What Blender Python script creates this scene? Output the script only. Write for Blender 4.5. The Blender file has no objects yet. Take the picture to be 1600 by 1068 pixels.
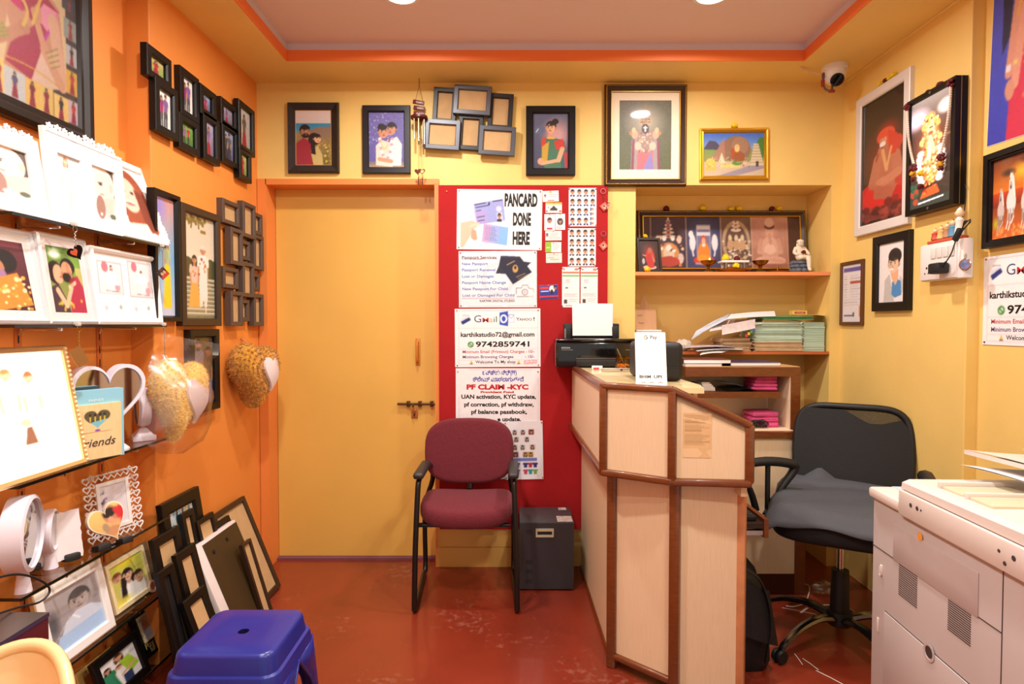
import bpy, bmesh, math, random
import numpy as np
from mathutils import Vector, Matrix
random.seed(7)
SC = bpy.context.scene
COL = SC.collection
PI = math.pi

# ---------------------------------------------------------------- camera
F = 950.0; CX, CY = 800.0, 534.0
PITCH = math.atan(27/950)
CAM = Vector((0, 0, 1.283))
cam = bpy.data.cameras.new('camera'); camo = bpy.data.objects.new('camera', cam); COL.objects.link(camo)
cam.sensor_width = 36; cam.lens = F*36/1600; cam.clip_start = .02
camo.location = CAM; camo.rotation_euler = (PI/2-PITCH, 0, 0)
SC.camera = camo

# ---------------------------------------------------------------- world, exposure
w = bpy.data.worlds.new('daylight'); SC.world = w; w.use_nodes = True
w.node_tree.nodes['Background'].inputs[0].default_value = (1, .93, .86, 1)
w.node_tree.nodes['Background'].inputs[1].default_value = .65
SC.view_settings.view_transform = 'Standard'; SC.view_settings.look = 'None'
SC.view_settings.gamma = 1; SC.view_settings.use_curve_mapping = False
SC.view_settings.exposure = 0.1
LAMP_POWER = 15.5
LAMP_COL = (1, .95, .90)
LAMPS = [(-.45, 2.50), (.81, 2.50), (-.62, 1.35), (.78, 1.15), (-.5, 0.1), (.75, -.1)]

# ---------------------------------------------------------------- pixel rays (real planes in the room)
_c, _s = math.cos(PITCH), math.sin(PITCH)
def ray(px, py):
    a, b = (px-CX)/F, -(py-CY)/F
    return Vector((a, _c+_s*b, -_s+_c*b))
def onY(px, py, Y): d = ray(px, py); return CAM+d*(Y/d.y)
def onX(px, py, X): d = ray(px, py); return CAM+d*(X/d.x)
def onZ(px, py, Z): d = ray(px, py); return CAM+d*((Z-CAM.z)/d.z)

# ---------------------------------------------------------------- materials
def lin(c):
    return tuple(((v/255)/12.92 if v/255 <= .04045 else (((v/255)+.055)/1.055)**2.4) for v in c)
MATS = {}
def mat(name, rgb, rough=.5, metal=0, bump=0, bscale=60, vary=0, vscale=8, spec=.5, coat=0, emit=0, stretch=None, trans=0, sheen=0):
    if name in MATS: return MATS[name]
    m = bpy.data.materials.new(name); m.use_nodes = True; MATS[name] = m
    nt = m.node_tree; b = nt.nodes['Principled BSDF']
    col = (*lin(rgb), 1)
    b.inputs['Base Color'].default_value = col
    b.inputs['Roughness'].default_value = rough; b.inputs['Metallic'].default_value = metal
    b.inputs['Specular IOR Level'].default_value = spec
    b.inputs['Coat Weight'].default_value = coat; b.inputs['Coat Roughness'].default_value = .05
    b.inputs['Transmission Weight'].default_value = trans
    b.inputs['Sheen Weight'].default_value = sheen
    if emit:
        b.inputs['Emission Color'].default_value = col; b.inputs['Emission Strength'].default_value = emit
    if bump or vary:
        tc = nt.nodes.new('ShaderNodeTexCoord'); mp = nt.nodes.new('ShaderNodeMapping')
        nt.links.new(tc.outputs['Object'], mp.inputs[0])
        if stretch: mp.inputs['Scale'].default_value = stretch
    if vary:
        n = nt.nodes.new('ShaderNodeTexNoise'); n.inputs['Scale'].default_value = vscale; n.inputs['Detail'].default_value = 5
        nt.links.new(mp.outputs[0], n.inputs[0])
        r = nt.nodes.new('ShaderNodeMapRange'); r.inputs[1].default_value = .3; r.inputs[2].default_value = .7
        r.inputs[3].default_value = 1-vary; r.inputs[4].default_value = 1+vary
        nt.links.new(n.outputs['Fac'], r.inputs[0])
        x = nt.nodes.new('ShaderNodeVectorMath'); x.operation = 'SCALE'
        x.inputs[0].default_value = col[:3]; nt.links.new(r.outputs[0], x.inputs['Scale'])
        nt.links.new(x.outputs[0], b.inputs['Base Color'])
    if bump:
        n = nt.nodes.new('ShaderNodeTexNoise'); n.inputs['Scale'].default_value = bscale; n.inputs['Detail'].default_value = 3
        nt.links.new(mp.outputs[0], n.inputs[0])
        bp = nt.nodes.new('ShaderNodeBump'); bp.inputs['Strength'].default_value = bump; bp.inputs['Distance'].default_value = .004
        nt.links.new(n.outputs['Fac'], bp.inputs['Height']); nt.links.new(bp.outputs[0], b.inputs['Normal'])
    return m

def colattr_mat(name, rough, coat=0, emit=0):
    m = bpy.data.materials.new(name); m.use_nodes = True; nt = m.node_tree; b = nt.nodes['Principled BSDF']
    a = nt.nodes.new('ShaderNodeVertexColor'); a.layer_name = 'Col'
    nt.links.new(a.outputs[0], b.inputs['Base Color'])
    b.inputs['Roughness'].default_value = rough; b.inputs['Coat Weight'].default_value = coat; b.inputs['Coat Roughness'].default_value = .04
    if emit:
        nt.links.new(a.outputs[0], b.inputs['Emission Color']); b.inputs['Emission Strength'].default_value = emit
    return m
PRINT = colattr_mat('photo_print', .5, 0.0)
GLASSED = colattr_mat('photo_print_behind_glass', .5, .6)
BACKLIT = colattr_mat('backlit_photo_print', .4, .3, 1.0)

YEL = mat('yellow_wall_paint', (238, 203, 118), .55, vary=.05, vscale=3, bump=.15, bscale=40)
ORA = mat('orange_wall_paint', (234, 145, 64), .5, vary=.04, vscale=3, bump=.12, bscale=40)
CEI = mat('ceiling_paint', (226, 204, 196), .8)
WHT = mat('white_gloss_paint', (236, 232, 228), .35)
BLK = mat('black_frame_lacquer', (13, 10, 9), .38, spec=.35)
BLKM = mat('black_matte_plastic', (20, 20, 21), .55)
DKBR = mat('dark_brown_wood', (46, 30, 20), .4, vary=.2, vscale=10, stretch=(1, 1, 8))
TAN = mat('tan_backing_board', (196, 160, 112), .8, vary=.06, vscale=20)
CHROME = mat('chrome_metal', (215, 215, 218), .15, metal=1)
STEEL = mat('brushed_steel', (150, 148, 145), .35, metal=1)
BRASS = mat('aged_brass', (150, 110, 45), .35, metal=1)
GOLD = mat('gold_leaf_moulding', (214, 165, 50), .3, metal=.85)

# ---------------------------------------------------------------- mesh builders
class B:
    """collects shapes into one bmesh"""
    def __init__(s): s.bm = bmesh.new()
    def box(s, c, size, rot=None, bev=0, seg=2, taper=None):
        r = bmesh.ops.create_cube(s.bm, size=1); vs = r['verts']
        for v in vs: v.co = Vector((v.co.x*size[0], v.co.y*size[1], v.co.z*size[2]))
        if taper:
            for v in vs:
                if v.co.z > 0: v.co.x *= taper[0]; v.co.y *= taper[1]
        if bev:
            es = list({e for v in vs for e in v.link_edges})
            r2 = bmesh.ops.bevel(s.bm, geom=es+vs, offset=bev, segments=seg, affect='EDGES', profile=.5)
            vs = list({v for f in r2['faces'] for v in f.verts} | {v for v in vs if v.is_valid})
            seen = set(vs); st = list(vs)
            while st:
                v = st.pop()
                for e in v.link_edges:
                    o = e.other_vert(v)
                    if o not in seen: seen.add(o); st.append(o)
            vs = list(seen)
        M = Matrix.Translation(c) @ (rot.to_4x4() if rot else Matrix.Identity(4))
        for v in vs: v.co = M @ v.co
        return s
    def bb(s, lo, hi, bev=0, seg=2):
        lo, hi = Vector(lo), Vector(hi)
        return s.box((lo+hi)/2, hi-lo, None, bev, seg)
    def tube(s, pts, r, seg=8, closed=False, smooth=0, flat=1.0, caps=True):
        pts = [Vector(p) for p in pts]
        rs = list(r) if hasattr(r, '__len__') else [r]*len(pts)
        if smooth:
            P, R = [], []; n = len(pts)
            rng = range(n if closed else n-1)
            g = lambda i: pts[i % n] if closed else pts[max(0, min(n-1, i))]
            for i in rng:
                p0, p1, p2, p3 = g(i-1), g(i), g(i+1), g(i+2)
                for k in range(smooth):
                    t = k/smooth
                    P.append(.5*((2*p1)+(p2-p0)*t+(2*p0-5*p1+4*p2-p3)*t*t+(3*p1-p0-3*p2+p3)*t**3))
                    R.append(rs[i]*(1-t)+rs[(i+1) % n]*t)
            if not closed: P.append(pts[-1]); R.append(rs[-1])
            pts, rs = P, R
        n = len(pts); rings = []; up = None
        for i, p in enumerate(pts):
            a = pts[(i-1) % n] if (closed or i > 0) else p
            b = pts[(i+1) % n] if (closed or i < n-1) else p
            t = (b-a).normalized()
            if up is None:
                up = Vector((0, 0, 1)) if abs(t.z) < .9 else Vector((1, 0, 0))
            u = (up - t*up.dot(t))
            if u.length < 1e-6: u = t.orthogonal()
            u.normalize(); up = u; v = t.cross(u)
            rings.append([s.bm.verts.new(p+(u*math.cos(2*PI*k/seg)*flat+v*math.sin(2*PI*k/seg))*rs[i]) for k in range(seg)])
        for i in range(n if closed else n-1):
            A, C = rings[i], rings[(i+1) % n]
            for k in range(seg):
                s.bm.faces.new((A[k], A[(k+1) % seg], C[(k+1) % seg], C[k]))
        if not closed and caps:
            s.bm.faces.new(rings[0][::-1]); s.bm.faces.new(rings[-1])
        return s
    def cyl(s, p0, p1, r0, r1=None, seg=16): return s.tube([p0, p1], [r0, r0 if r1 is None else r1], seg)
    def lathe(s, prof, c=(0, 0, 0), seg=20, M=None, sy=1.0):
        rings = []
        for r, z in prof:
            if r < 1e-5: rings.append([s.bm.verts.new((0, 0, z))])
            else: rings.append([s.bm.verts.new((r*math.cos(2*PI*k/seg), sy*r*math.sin(2*PI*k/seg), z)) for k in range(seg)])
        for A, C in zip(rings, rings[1:]):
            for k in range(seg):
                q = [A[k % len(A)], A[(k+1) % len(A)], C[(k+1) % len(C)], C[k % len(C)]]
                q = [v for i, v in enumerate(q) if v not in q[:i]]
                if len(q) > 2:
                    try: s.bm.faces.new(q)
                    except ValueError: pass
        T = Matrix.Translation(c) @ (M.to_4x4() if M else Matrix.Identity(4))
        for R in rings:
            for v in R: v.co = T @ v.co
        return s
    def ball(s, c, r, seg=12, rot=None):
        r = r if hasattr(r, '__len__') else (r, r, r)
        q = bmesh.ops.create_uvsphere(s.bm, u_segments=seg, v_segments=max(5, seg*2//3), radius=1)
        M = Matrix.Translation(c) @ (rot.to_4x4() if rot else Matrix.Identity(4)) @ Matrix.Diagonal((*r, 1))
        for v in q['verts']: v.co = M @ v.co
        return s
    def prism(s, poly, d, M=None, holes=None):
        """poly: 2D outline in XY, extruded 0..d along Z; holes: same-count inner ring not supported"""
        a = [s.bm.verts.new((x, y, 0)) for x, y in poly]; b = [s.bm.verts.new((x, y, d)) for x, y in poly]
        n = len(poly)
        s.bm.faces.new(a[::-1]); s.bm.faces.new(b)
        for i in range(n): s.bm.faces.new((a[i], a[(i+1) % n], b[(i+1) % n], b[i]))
        if M is not None:
            for v in a+b: v.co = M @ v.co
        return s
    def ring(s, outer, inner, d, z0=0, M=None):
        """flat band between two outlines of equal count, thickness d"""
        n = len(outer)
        mk = lambda P, z: [s.bm.verts.new((x, y, z)) for x, y in P]
        oa, ob, ia, ib = mk(outer, z0), mk(outer, z0+d), mk(inner, z0), mk(inner, z0+d)
        for i in range(n):
            j = (i+1) % n
            s.bm.faces.new((oa[i], oa[j], ob[j], ob[i])); s.bm.faces.new((ia[j], ia[i], ib[i], ib[j]))
            s.bm.faces.new((ob[i], ob[j], ib[j], ib[i])); s.bm.faces.new((oa[j], oa[i], ia[i], ia[j]))
        if M is not None:
            for v in oa+ob+ia+ib: v.co = M @ v.co
        return s
    def loft(s, rings, caps=True, closed=True):
        R = [[s.bm.verts.new(p) for p in r] for r in rings]
        for A, C in zip(R, R[1:]):
            n = len(A)
            for k in range(n if closed else n-1):
                s.bm.faces.new((A[k], A[(k+1) % n], C[(k+1) % n], C[k]))
        if caps: s.bm.faces.new(R[0][::-1]); s.bm.faces.new(R[-1])
        return s
    def quad(s, *p): s.bm.faces.new([s.bm.verts.new(q) for q in p]); return s
    def grid(s, fn, nu, nv):
        V = [[s.bm.verts.new(fn(i/nu, j/nv)) for i in range(nu+1)] for j in range(nv+1)]
        for j in range(nv):
            for i in range(nu): s.bm.faces.new((V[j][i], V[j][i+1], V[j+1][i+1], V[j+1][i]))
        return s
    def mould(s, w, h, prof):
        """mitred picture-frame moulding: prof = [(inset, height)...]"""
        R = []
        for i, z in prof:
            x, y = w/2-i, h/2-i
            R.append([s.bm.verts.new(p) for p in ((-x, -y, z), (x, -y, z), (x, y, z), (-x, y, z))])
        for A, C in zip(R, R[1:]):
            for k in range(4): s.bm.faces.new((A[k], A[(k+1) % 4], C[(k+1) % 4], C[k]))
        return s
    def move(s, M):
        s.bm.transform(M); return s

def basis(right, up, loc):
    r = Vector(right).normalized(); n = r.cross(Vector(up)).normalized(); u = n.cross(r)
    M = Matrix((r, u, n)).transposed().to_4x4(); M.translation = Vector(loc)
    return M
def Rz(a): return Matrix.Rotation(a, 4, 'Z')
def Rx(a): return Matrix.Rotation(a, 4, 'X')
def Ry(a): return Matrix.Rotation(a, 4, 'Y')
def TR(x, y, z): return Matrix.Translation((x, y, z))

def link(name, b, m, parent=None, smooth=None):
    bm = b.bm if isinstance(b, B) else b
    bmesh.ops.recalc_face_normals(bm, faces=bm.faces[:])
    me = bpy.data.meshes.new(name); bm.to_mesh(me); bm.free()
    for mm in (m if isinstance(m, (list, tuple)) else [m]): me.materials.append(mm)
    if smooth is not False:
        a = math.radians(35 if smooth is None else smooth)
        me.polygons.foreach_set('use_smooth', [True]*len(me.polygons))
        me.set_sharp_from_angle(angle=a)
    o = bpy.data.objects.new(name, me); COL.objects.link(o)
    if parent is not None: o.parent = parent
    return o
def tag(o, label=None, cat=None, group=None, kind=None):
    if label: o['label'] = label
    if cat: o['category'] = cat
    if group: o['group'] = group
    if kind: o['kind'] = kind
    return o
MW = {}
def thing(name, label, cat, M=None, group=None):
    o = bpy.data.objects.new(name, None); COL.objects.link(o); o.empty_display_size = .05
    M = M if M is not None else Matrix.Identity(4)
    o.matrix_world = M; MW[o] = M.copy()
    return tag(o, label, cat, group)
def thing_at(name, label, cat, loc, group=None): return thing(name, label, cat, Matrix.Translation(loc), group)
def part(name, b, m, parent, world=False, smooth=None, label=None):
    """one part of a thing; world=True when the shape was laid out in room coordinates"""
    if world:
        root = parent
        while root.parent: root = root.parent
        b.move(MW[root].inverted())
    o = link(name, b, m, parent, smooth)
    if label: o['label'] = label
    return o
def solo(name, b, m, label, cat, group=None, smooth=None, loc=None):
    """a thing that is one mesh; origin moved to loc"""
    if loc is not None:
        b.move(Matrix.Translation(-Vector(loc)))
    o = link(name, b, m, None, smooth)
    if loc is not None: o.location = loc
    return tag(o, label, cat, group)
def struct(name, b, m, parent=None, smooth=False):
    o = link(name, b, m, parent, smooth)
    if parent is None: o['kind'] = 'structure'
    return o

# ---------------------------------------------------------------- drawn prints: a colour grid mesh
class Cv:
    """a picture drawn as a grid of coloured vertices; positions 0..1 from the top left, radii in picture heights"""
    def __init__(s, nx, ny, bg=(255, 255, 255)):
        s.nx, s.ny = nx, ny; s.W, s.H = nx*2, ny*2; s.ar = nx/ny
        s.a = np.empty((s.H, s.W, 3)); s.a[:] = bg
        v, u = np.mgrid[0:s.H, 0:s.W]; s.u = (u+.5)/s.W; s.v = (v+.5)/s.H
    def put(s, m, c, al=1.0):
        s.a[m] = s.a[m]*(1-al)+np.array(c)*al; return s
    def rect(s, x0, y0, x1, y1, c, al=1): return s.put((s.u >= x0) & (s.u <= x1) & (s.v >= y0) & (s.v <= y1), c, al)
    def grad(s, c0, c1, y0=0, y1=1, x0=0, x1=1, horiz=False):
        t = np.clip(((s.u-x0)/(x1-x0) if horiz else (s.v-y0)/(y1-y0)), 0, 1)[..., None]
        m = (s.u >= x0) & (s.u <= x1) & (s.v >= y0) & (s.v <= y1)
        s.a[m] = (np.array(c0)*(1-t)+np.array(c1)*t)[m]; return s
    def e(s, cx, cy, rx, ry, c, rot=0, al=1, soft=0):
        x = (s.u-cx)*s.ar; y = s.v-cy
        ca, sa = math.cos(rot), math.sin(rot)
        X = (x*ca+y*sa)/rx; Y = (-x*sa+y*ca)/ry
        d = X*X+Y*Y
        if soft:
            t = (np.clip((1-np.sqrt(d))/soft, 0, 1)*al)[..., None]
            s.a = s.a*(1-t)+np.array(c)*t; return s
        return s.put(d <= 1, c, al)
    def poly(s, pts, c, al=1):
        m = np.zeros((s.H, s.W), bool); n = len(pts)
        for i in range(n):
            x0, y0 = pts[i]; x1, y1 = pts[(i+1) % n]
            if y0 == y1: continue
            m ^= ((s.v < y0) != (s.v < y1)) & (s.u < (x1-x0)*(s.v-y0)/(y1-y0)+x0)
        return s.put(m, c, al)
    def line(s, x0, y0, x1, y1, w, c, al=1):
        X, Y = s.u*s.ar, s.v; ax, bx = x0*s.ar, x1*s.ar
        dx, dy = bx-ax, y1-y0; L = dx*dx+dy*dy+1e-9
        t = np.clip(((X-ax)*dx+(Y-y0)*dy)/L, 0, 1)
        return s.put((X-ax-t*dx)**2+(Y-y0-t*dy)**2 <= (w/2)**2, c, al)
    def noise(s, amp, cell=3, x0=0, y0=0, x1=1, y1=1, seed=1):
        r = np.random.RandomState(seed)
        g = r.rand(s.H//cell+2, s.W//cell+2)
        k = np.kron(g, np.ones((cell, cell)))[:s.H, :s.W]
        m = (s.u >= x0) & (s.u <= x1) & (s.v >= y0) & (s.v <= y1)
        s.a[m] += ((k-.5)*2*amp)[m][:, None]; return s
    def spots(s, n, r, cols, x0=0, y0=0, x1=1, y1=1, seed=1, al=1, soft=0):
        q = random.Random(seed)
        for i in range(n):
            k = r*q.uniform(.6, 1.3)
            s.e(q.uniform(x0, x1), q.uniform(y0, y1), k, k*q.uniform(.6, 1), q.choice(cols), 0, al, soft)
        return s
    def head(s, cx, cy, r, skin=(196, 145, 110), hair=(28, 20, 18), style='short', turn=0, lips=(150, 70, 65)):
        """cx,cy face centre; r = half face height"""
        ar = s.ar; o = lambda dx: cx+dx*r/ar
        dk = tuple(k*.8 for k in skin); w = .76*r
        if style == 'long':
            for k in (-1, 1): s.e(o(.68*k), cy+.55*r, .36*r, 1.25*r, hair)
            s.e(o(0), cy+1.1*r, .36*r, .6*r, dk)
        if style == 'bun': s.e(o(-.55*turn if turn else 0), cy-.85*r, .6*r, .5*r, hair)
        s.e(o(0), cy-.22*r, .88*r, .98*r, hair)
        if style == 'beard': s.e(o(.05*turn), cy+.25*r, .76*r, .82*r, hair)
        s.e(o(-.82), cy+.1*r, .13*r, .24*r, dk); s.e(o(.82), cy+.1*r, .13*r, .24*r, dk)
        s.e(o(.1*turn), cy+.08*r, w, .93*r, skin)
        if style == 'beard':
            s.e(o(.1*turn), cy+.72*r, .6*r, .38*r, hair); s.e(o(.15*turn), cy+.42*r, .42*r, .1*r, hair)
        s.e(o(.1*turn), cy-.62*r, .72*r, .34*r, hair)
        for k in (-1, 1):
            x = o(.32*k+.25*turn); s.e(x, cy+.0*r, .15*r, .075*r, (245, 240, 235)); s.e(x, cy, .08*r, .085*r, (30, 18, 15))
            s.e(x, cy-.19*r, .2*r, .05*r, hair)
        s.e(o(-.5+.1*turn), cy+.15*r, .45*r, .8*r, dk, al=.5, soft=1.0); s.e(o(.3+.1*turn), cy-.15*r, .4*r, .5*r, tuple(min(255, k*1.12) for k in skin), al=.5, soft=1.0)
        for k in (-1, 1): x = o(.32*k+.25*turn); s.e(x, cy+.0*r, .14*r, .06*r, (235, 228, 222)); s.e(x, cy, .075*r, .075*r, (30, 18, 15))
        s.e(o(.28*turn), cy+.28*r, .11*r, .15*r, dk); s.e(o(.24*turn), cy+.56*r, .26*r, .085*r, lips)
        return s
    def body(s, cx, ytop, w, ybot, c, neck=(190, 140, 105), shade=True):
        """shoulders and trunk below a head; w in heights"""
        ar = s.ar; a = w/ar
        s.rect(cx-.16*a, ytop-.28*w, cx+.16*a, ytop+.12*w, neck)
        s.poly([(cx-.18*a, ytop), (cx-.42*a, ytop+.12*w), (cx-.5*a, ytop+.35*w), (cx-.52*a, ybot), (cx+.52*a, ybot), (cx+.5*a, ytop+.35*w), (cx+.42*a, ytop+.12*w), (cx+.18*a, ytop), (cx, ytop+.16*w)], c)
        return s
    def stand(s, cx, yfoot, h, top, low, skin=(190, 140, 105), hair=(28, 20, 18), dress=False, style='short'):
        """a small standing figure"""
        ar = s.ar; r = h*.075; yh = yfoot-h+r
        y1, y2 = yfoot-h+2*r, yfoot-h*.47
        if dress: s.poly([(cx-.09*h/ar, y2-.02*h), (cx+.09*h/ar, y2-.02*h), (cx+.17*h/ar, yfoot), (cx-.17*h/ar, yfoot)], low)
        else:
            for k in (-1, 1): s.poly([(cx+k*.005*h/ar, y2-.04*h), (cx+k*.1*h/ar, y2-.04*h), (cx+k*.09*h/ar, yfoot), (cx+k*.02*h/ar, yfoot)], low)
        s.poly([(cx-.05*h/ar, y1), (cx-.12*h/ar, y1+.05*h), (cx-.1*h/ar, y2), (cx+.1*h/ar, y2), (cx+.12*h/ar, y1+.05*h), (cx+.05*h/ar, y1)], top)
        for k in (-1, 1): s.line(cx+k*.115*h/ar, y1+.07*h, cx+k*.1*h/ar, y2+.02*h, .045*h, skin)
        for k in (-1, 1): s.line(cx+k*.11*h/ar, y1+.06*h, cx+k*.12*h/ar, y1+.17*h, .055*h, top)
        return s.head(cx, yh+.1*r, r, skin, hair, style)
    def final(s, blur=1):
        a = np.clip(s.a+np.random.RandomState(3).randn(s.H, s.W, 1)*5, 0, 255)/255
        for ax in (0, 1):
            for _ in range(blur):
                p = np.concatenate([a.take([0], ax), a, a.take([-1], ax)], ax); n = a.shape[ax]
                a = (p.take(range(0, n), ax)+2*p.take(range(1, n+1), ax)+p.take(range(2, n+2), ax))/4
        a = a.reshape(s.ny, 2, s.nx, 2, 3).mean((1, 3))
        return np.where(a <= .04045, a/12.92, ((a+.055)/1.055)**2.4)

def print_part(cv, w, h, parent, m=None, name='picture', z=0.0, M=None, bend=None):
    """the drawn print as a child; centred in local XY, facing +Z"""
    a = cv.final(); ny, nx = a.shape[:2]
    xs = np.linspace(-w/2, w/2, nx); ys = np.linspace(h/2, -h/2, ny)
    co = np.zeros((ny, nx, 3), np.float32); co[..., 0] = xs[None]; co[..., 1] = ys[:, None]; co[..., 2] = z
    if bend is not None: co[..., 2] += bend(np.linspace(-1, 1, nx)[None, :], np.linspace(1, -1, ny)[:, None])
    i = np.arange(ny*nx).reshape(ny, nx)
    q = np.stack([i[1:, :-1], i[1:, 1:], i[:-1, 1:], i[:-1, :-1]], -1).reshape(-1, 4)
    me = bpy.data.meshes.new(name)
    me.vertices.add(ny*nx); me.vertices.foreach_set('co', co.ravel())
    me.loops.add(q.size); me.loops.foreach_set('vertex_index', q.ravel().astype(np.int32))
    me.polygons.add(len(q)); me.polygons.foreach_set('loop_start', np.arange(0, q.size, 4, dtype=np.int32))
    me.update(calc_edges=True)
    at = me.color_attributes.new('Col', 'FLOAT_COLOR', 'POINT')
    c = np.ones((ny*nx, 4), np.float32); c[:, :3] = a.reshape(-1, 3); at.data.foreach_set('color', c.ravel())
    me.materials.append(m or PRINT)
    if M is not None: me.transform(M)
    o = bpy.data.objects.new(name, me); COL.objects.link(o); o.parent = parent
    return o

# ---------------------------------------------------------------- lettering
def text_bm(lines, b=None):
    """lines: (string, x, y, height, align, xscale, weight); adds flat letters to a bmesh in XY"""
    b = b or B()
    for t, x, y, h, al, xs, wt in lines:
        c = bpy.data.curves.new('lettering', 'FONT'); c.body = t; c.size = 1; c.align_x = 'LEFT'
        c.resolution_u = 3; c.fill_mode = 'FRONT'; c.offset = wt
        o = bpy.data.objects.new('lettering', c); COL.objects.link(o)
        dg = bpy.context.evaluated_depsgraph_get(); ev = o.evaluated_get(dg); me = ev.to_mesh()
        n0 = len(b.bm.verts); b.bm.from_mesh(me); b.bm.verts.ensure_lookup_table()
        vs = b.bm.verts[n0:]
        if vs:
            x0 = min(v.co.x for v in vs); x1 = max(v.co.x for v in vs)
            k = h/.72
            # xs > 1.5 means: fit the line to this fraction x 0.01 m wide; else a stretch
            fx = k*xs if xs < 1.5 else (xs*.001)/max(x1-x0, 1e-6)
            wdt = (x1-x0)*fx
            ox = {'L': 0, 'C': -wdt/2, 'R': -wdt}[al]
            for v in vs: v.co = Vector((x+ox+(v.co.x-x0)*fx, y+v.co.y*k, 0))
        ev.to_mesh_clear(); bpy.data.objects.remove(o); bpy.data.curves.remove(c)
    return b
def ink(rgb): return mat('ink_%d_%d_%d' % rgb, rgb, .5)
def lettering(lines, rgb, parent, z=.0012, M=None, name='lettering'):
    b = text_bm(lines); b.move((M if M is not None else Matrix.Identity(4)) @ TR(0, 0, z))
    return part(name, b, ink(rgb), parent, smooth=False)

FRAME_PROF = lambda bw, d: [(0, 0), (0, d*.9), (bw*.08, d), (bw*.85, d), (bw, d*.75), (bw, 0)]
def framed(name, label, M, w, h, cv, bw=.02, d=.02, fm=None, matb=0, group=None, pm=None, prof=None, cat='picture frame', pz=None, matcol=None):
    """a framed print: frame, (mat_board), picture.  Origin at the back face centre, facing +Z"""
    t = thing(name, label, cat, M, group)
    part('frame', B().mould(w, h, prof(bw, d) if prof else FRAME_PROF(bw, d)), fm or BLK, t, smooth=20)
    iw, ih = w-2*bw, h-2*bw
    z = pz if pz is not None else d*.45
    if matb:
        part('mat_board', B().mould(iw+.004, ih+.004, [(0, z-.001), (0, z), (matb, z), (matb, z-.003)]), matcol or WHT, t, smooth=False)
        iw, ih = iw-2*matb, ih-2*matb; z -= .002
    if cv is not None: print_part(cv, iw+.004, ih+.004, t, pm or GLASSED, z=z)
    return t
# ================================================================ the room
XL, XR, XRN, YB, YD, YN = -1.33, 1.728, 1.774, 3.20, 3.31, 3.47
ZS = onY(860, 129.5, YB).z     # soffit
TY = onZ(850, 95.5, ZS).y
Z1 = onY(850, 79, TY).z; ZC = Z1+.012
Y0 = -1.6
FLOOR = mat('red_oxide_floor', (130, 47, 28), .3, vary=.2, vscale=2.2, bump=.08, bscale=14, coat=.25)
nt = FLOOR.node_tree; bs = nt.nodes['Principled BSDF']; old = bs.inputs['Base Color'].links[0].from_socket
tc = nt.nodes.new('ShaderNodeTexCoord'); n1 = nt.nodes.new('ShaderNodeTexNoise'); n1.inputs['Scale'].default_value = 34; n1.inputs['Detail'].default_value = 6; n2 = nt.nodes.new('ShaderNodeTexNoise'); n2.inputs['Scale'].default_value = 2.6
ml = nt.nodes.new('ShaderNodeMath'); ml.operation = 'MULTIPLY'; r_ = nt.nodes.new('ShaderNodeMapRange'); r_.inputs[1].default_value = .33; r_.inputs[2].default_value = .45; r_.inputs[4].default_value = .22
mxc = nt.nodes.new('ShaderNodeMix'); mxc.data_type = 'RGBA'; mxc.inputs[7].default_value = (*lin((196, 150, 130)), 1)
for n_ in (n1, n2): nt.links.new(tc.outputs['Object'], n_.inputs[0])
nt.links.new(n1.outputs['Fac'], ml.inputs[0]); nt.links.new(n2.outputs['Fac'], ml.inputs[1]); nt.links.new(ml.outputs[0], r_.inputs[0]); nt.links.new(r_.outputs[0], mxc.inputs[0]); nt.links.new(old, mxc.inputs[6]); nt.links.new(mxc.outputs[2], bs.inputs['Base Color'])
struct('floor', B().bb((XL-.2, Y0, -.1), (XRN+.2, YN+.15, 0)), FLOOR)
struct('ceiling', B().bb((XL-.2, Y0, ZC+.02), (XRN+.2, YN+.1, ZC+.1)), CEI)
# lowered border round the ceiling tray
b = B()
ty, tl, tr, tn = TY, onY(447, 93, TY).x, onY(1257, 97, TY).x, .3
b.bb((XL-.1, ty, ZS), (XRN+.1, YB+.2, ZC+.03)); b.bb((XL-.1, tn-.3, ZS), (tl, ty, ZC+.03)); b.bb((tr, tn-.3, ZS), (XRN+.1, ty, ZC+.03))
struct('trim_1', b, YEL)
b = B(); z1 = Z1
b.bb((tl, ty-.006, ZS), (tr, ty, z1)); b.bb((tl, tn-.3, ZS), (tl+.006, ty, z1)); b.bb((tr-.006, tn-.3, ZS), (tr, ty, z1))
struct('trim_2', b, mat('orange_tray_edge', (243, 128, 58), .5))
b = B(); b.bb((tl, ty-.004, z1), (tr, ty+.001, ZC+.02)); b.bb((tl-.001, tn-.3, z1), (tl+.004, ty, ZC+.02)); b.bb((tr-.004, tn-.3, z1), (tr+.001, ty, ZC+.02))
struct('trim_3', b, mat('pale_lilac_tray_strip', (214, 205, 220), .6))
# left wall with its pilaster
XA, YSTEP = -1.413, 2.258
struct('wall_left', B().bb((XL-.2, YSTEP, 0), (XL, YN, ZC+.05), bev=.004), ORA)
struct('wall_left_near', B().bb((XA-.12, Y0, 0), (XA, YSTEP+.01, ZC+.05)), ORA)
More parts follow.
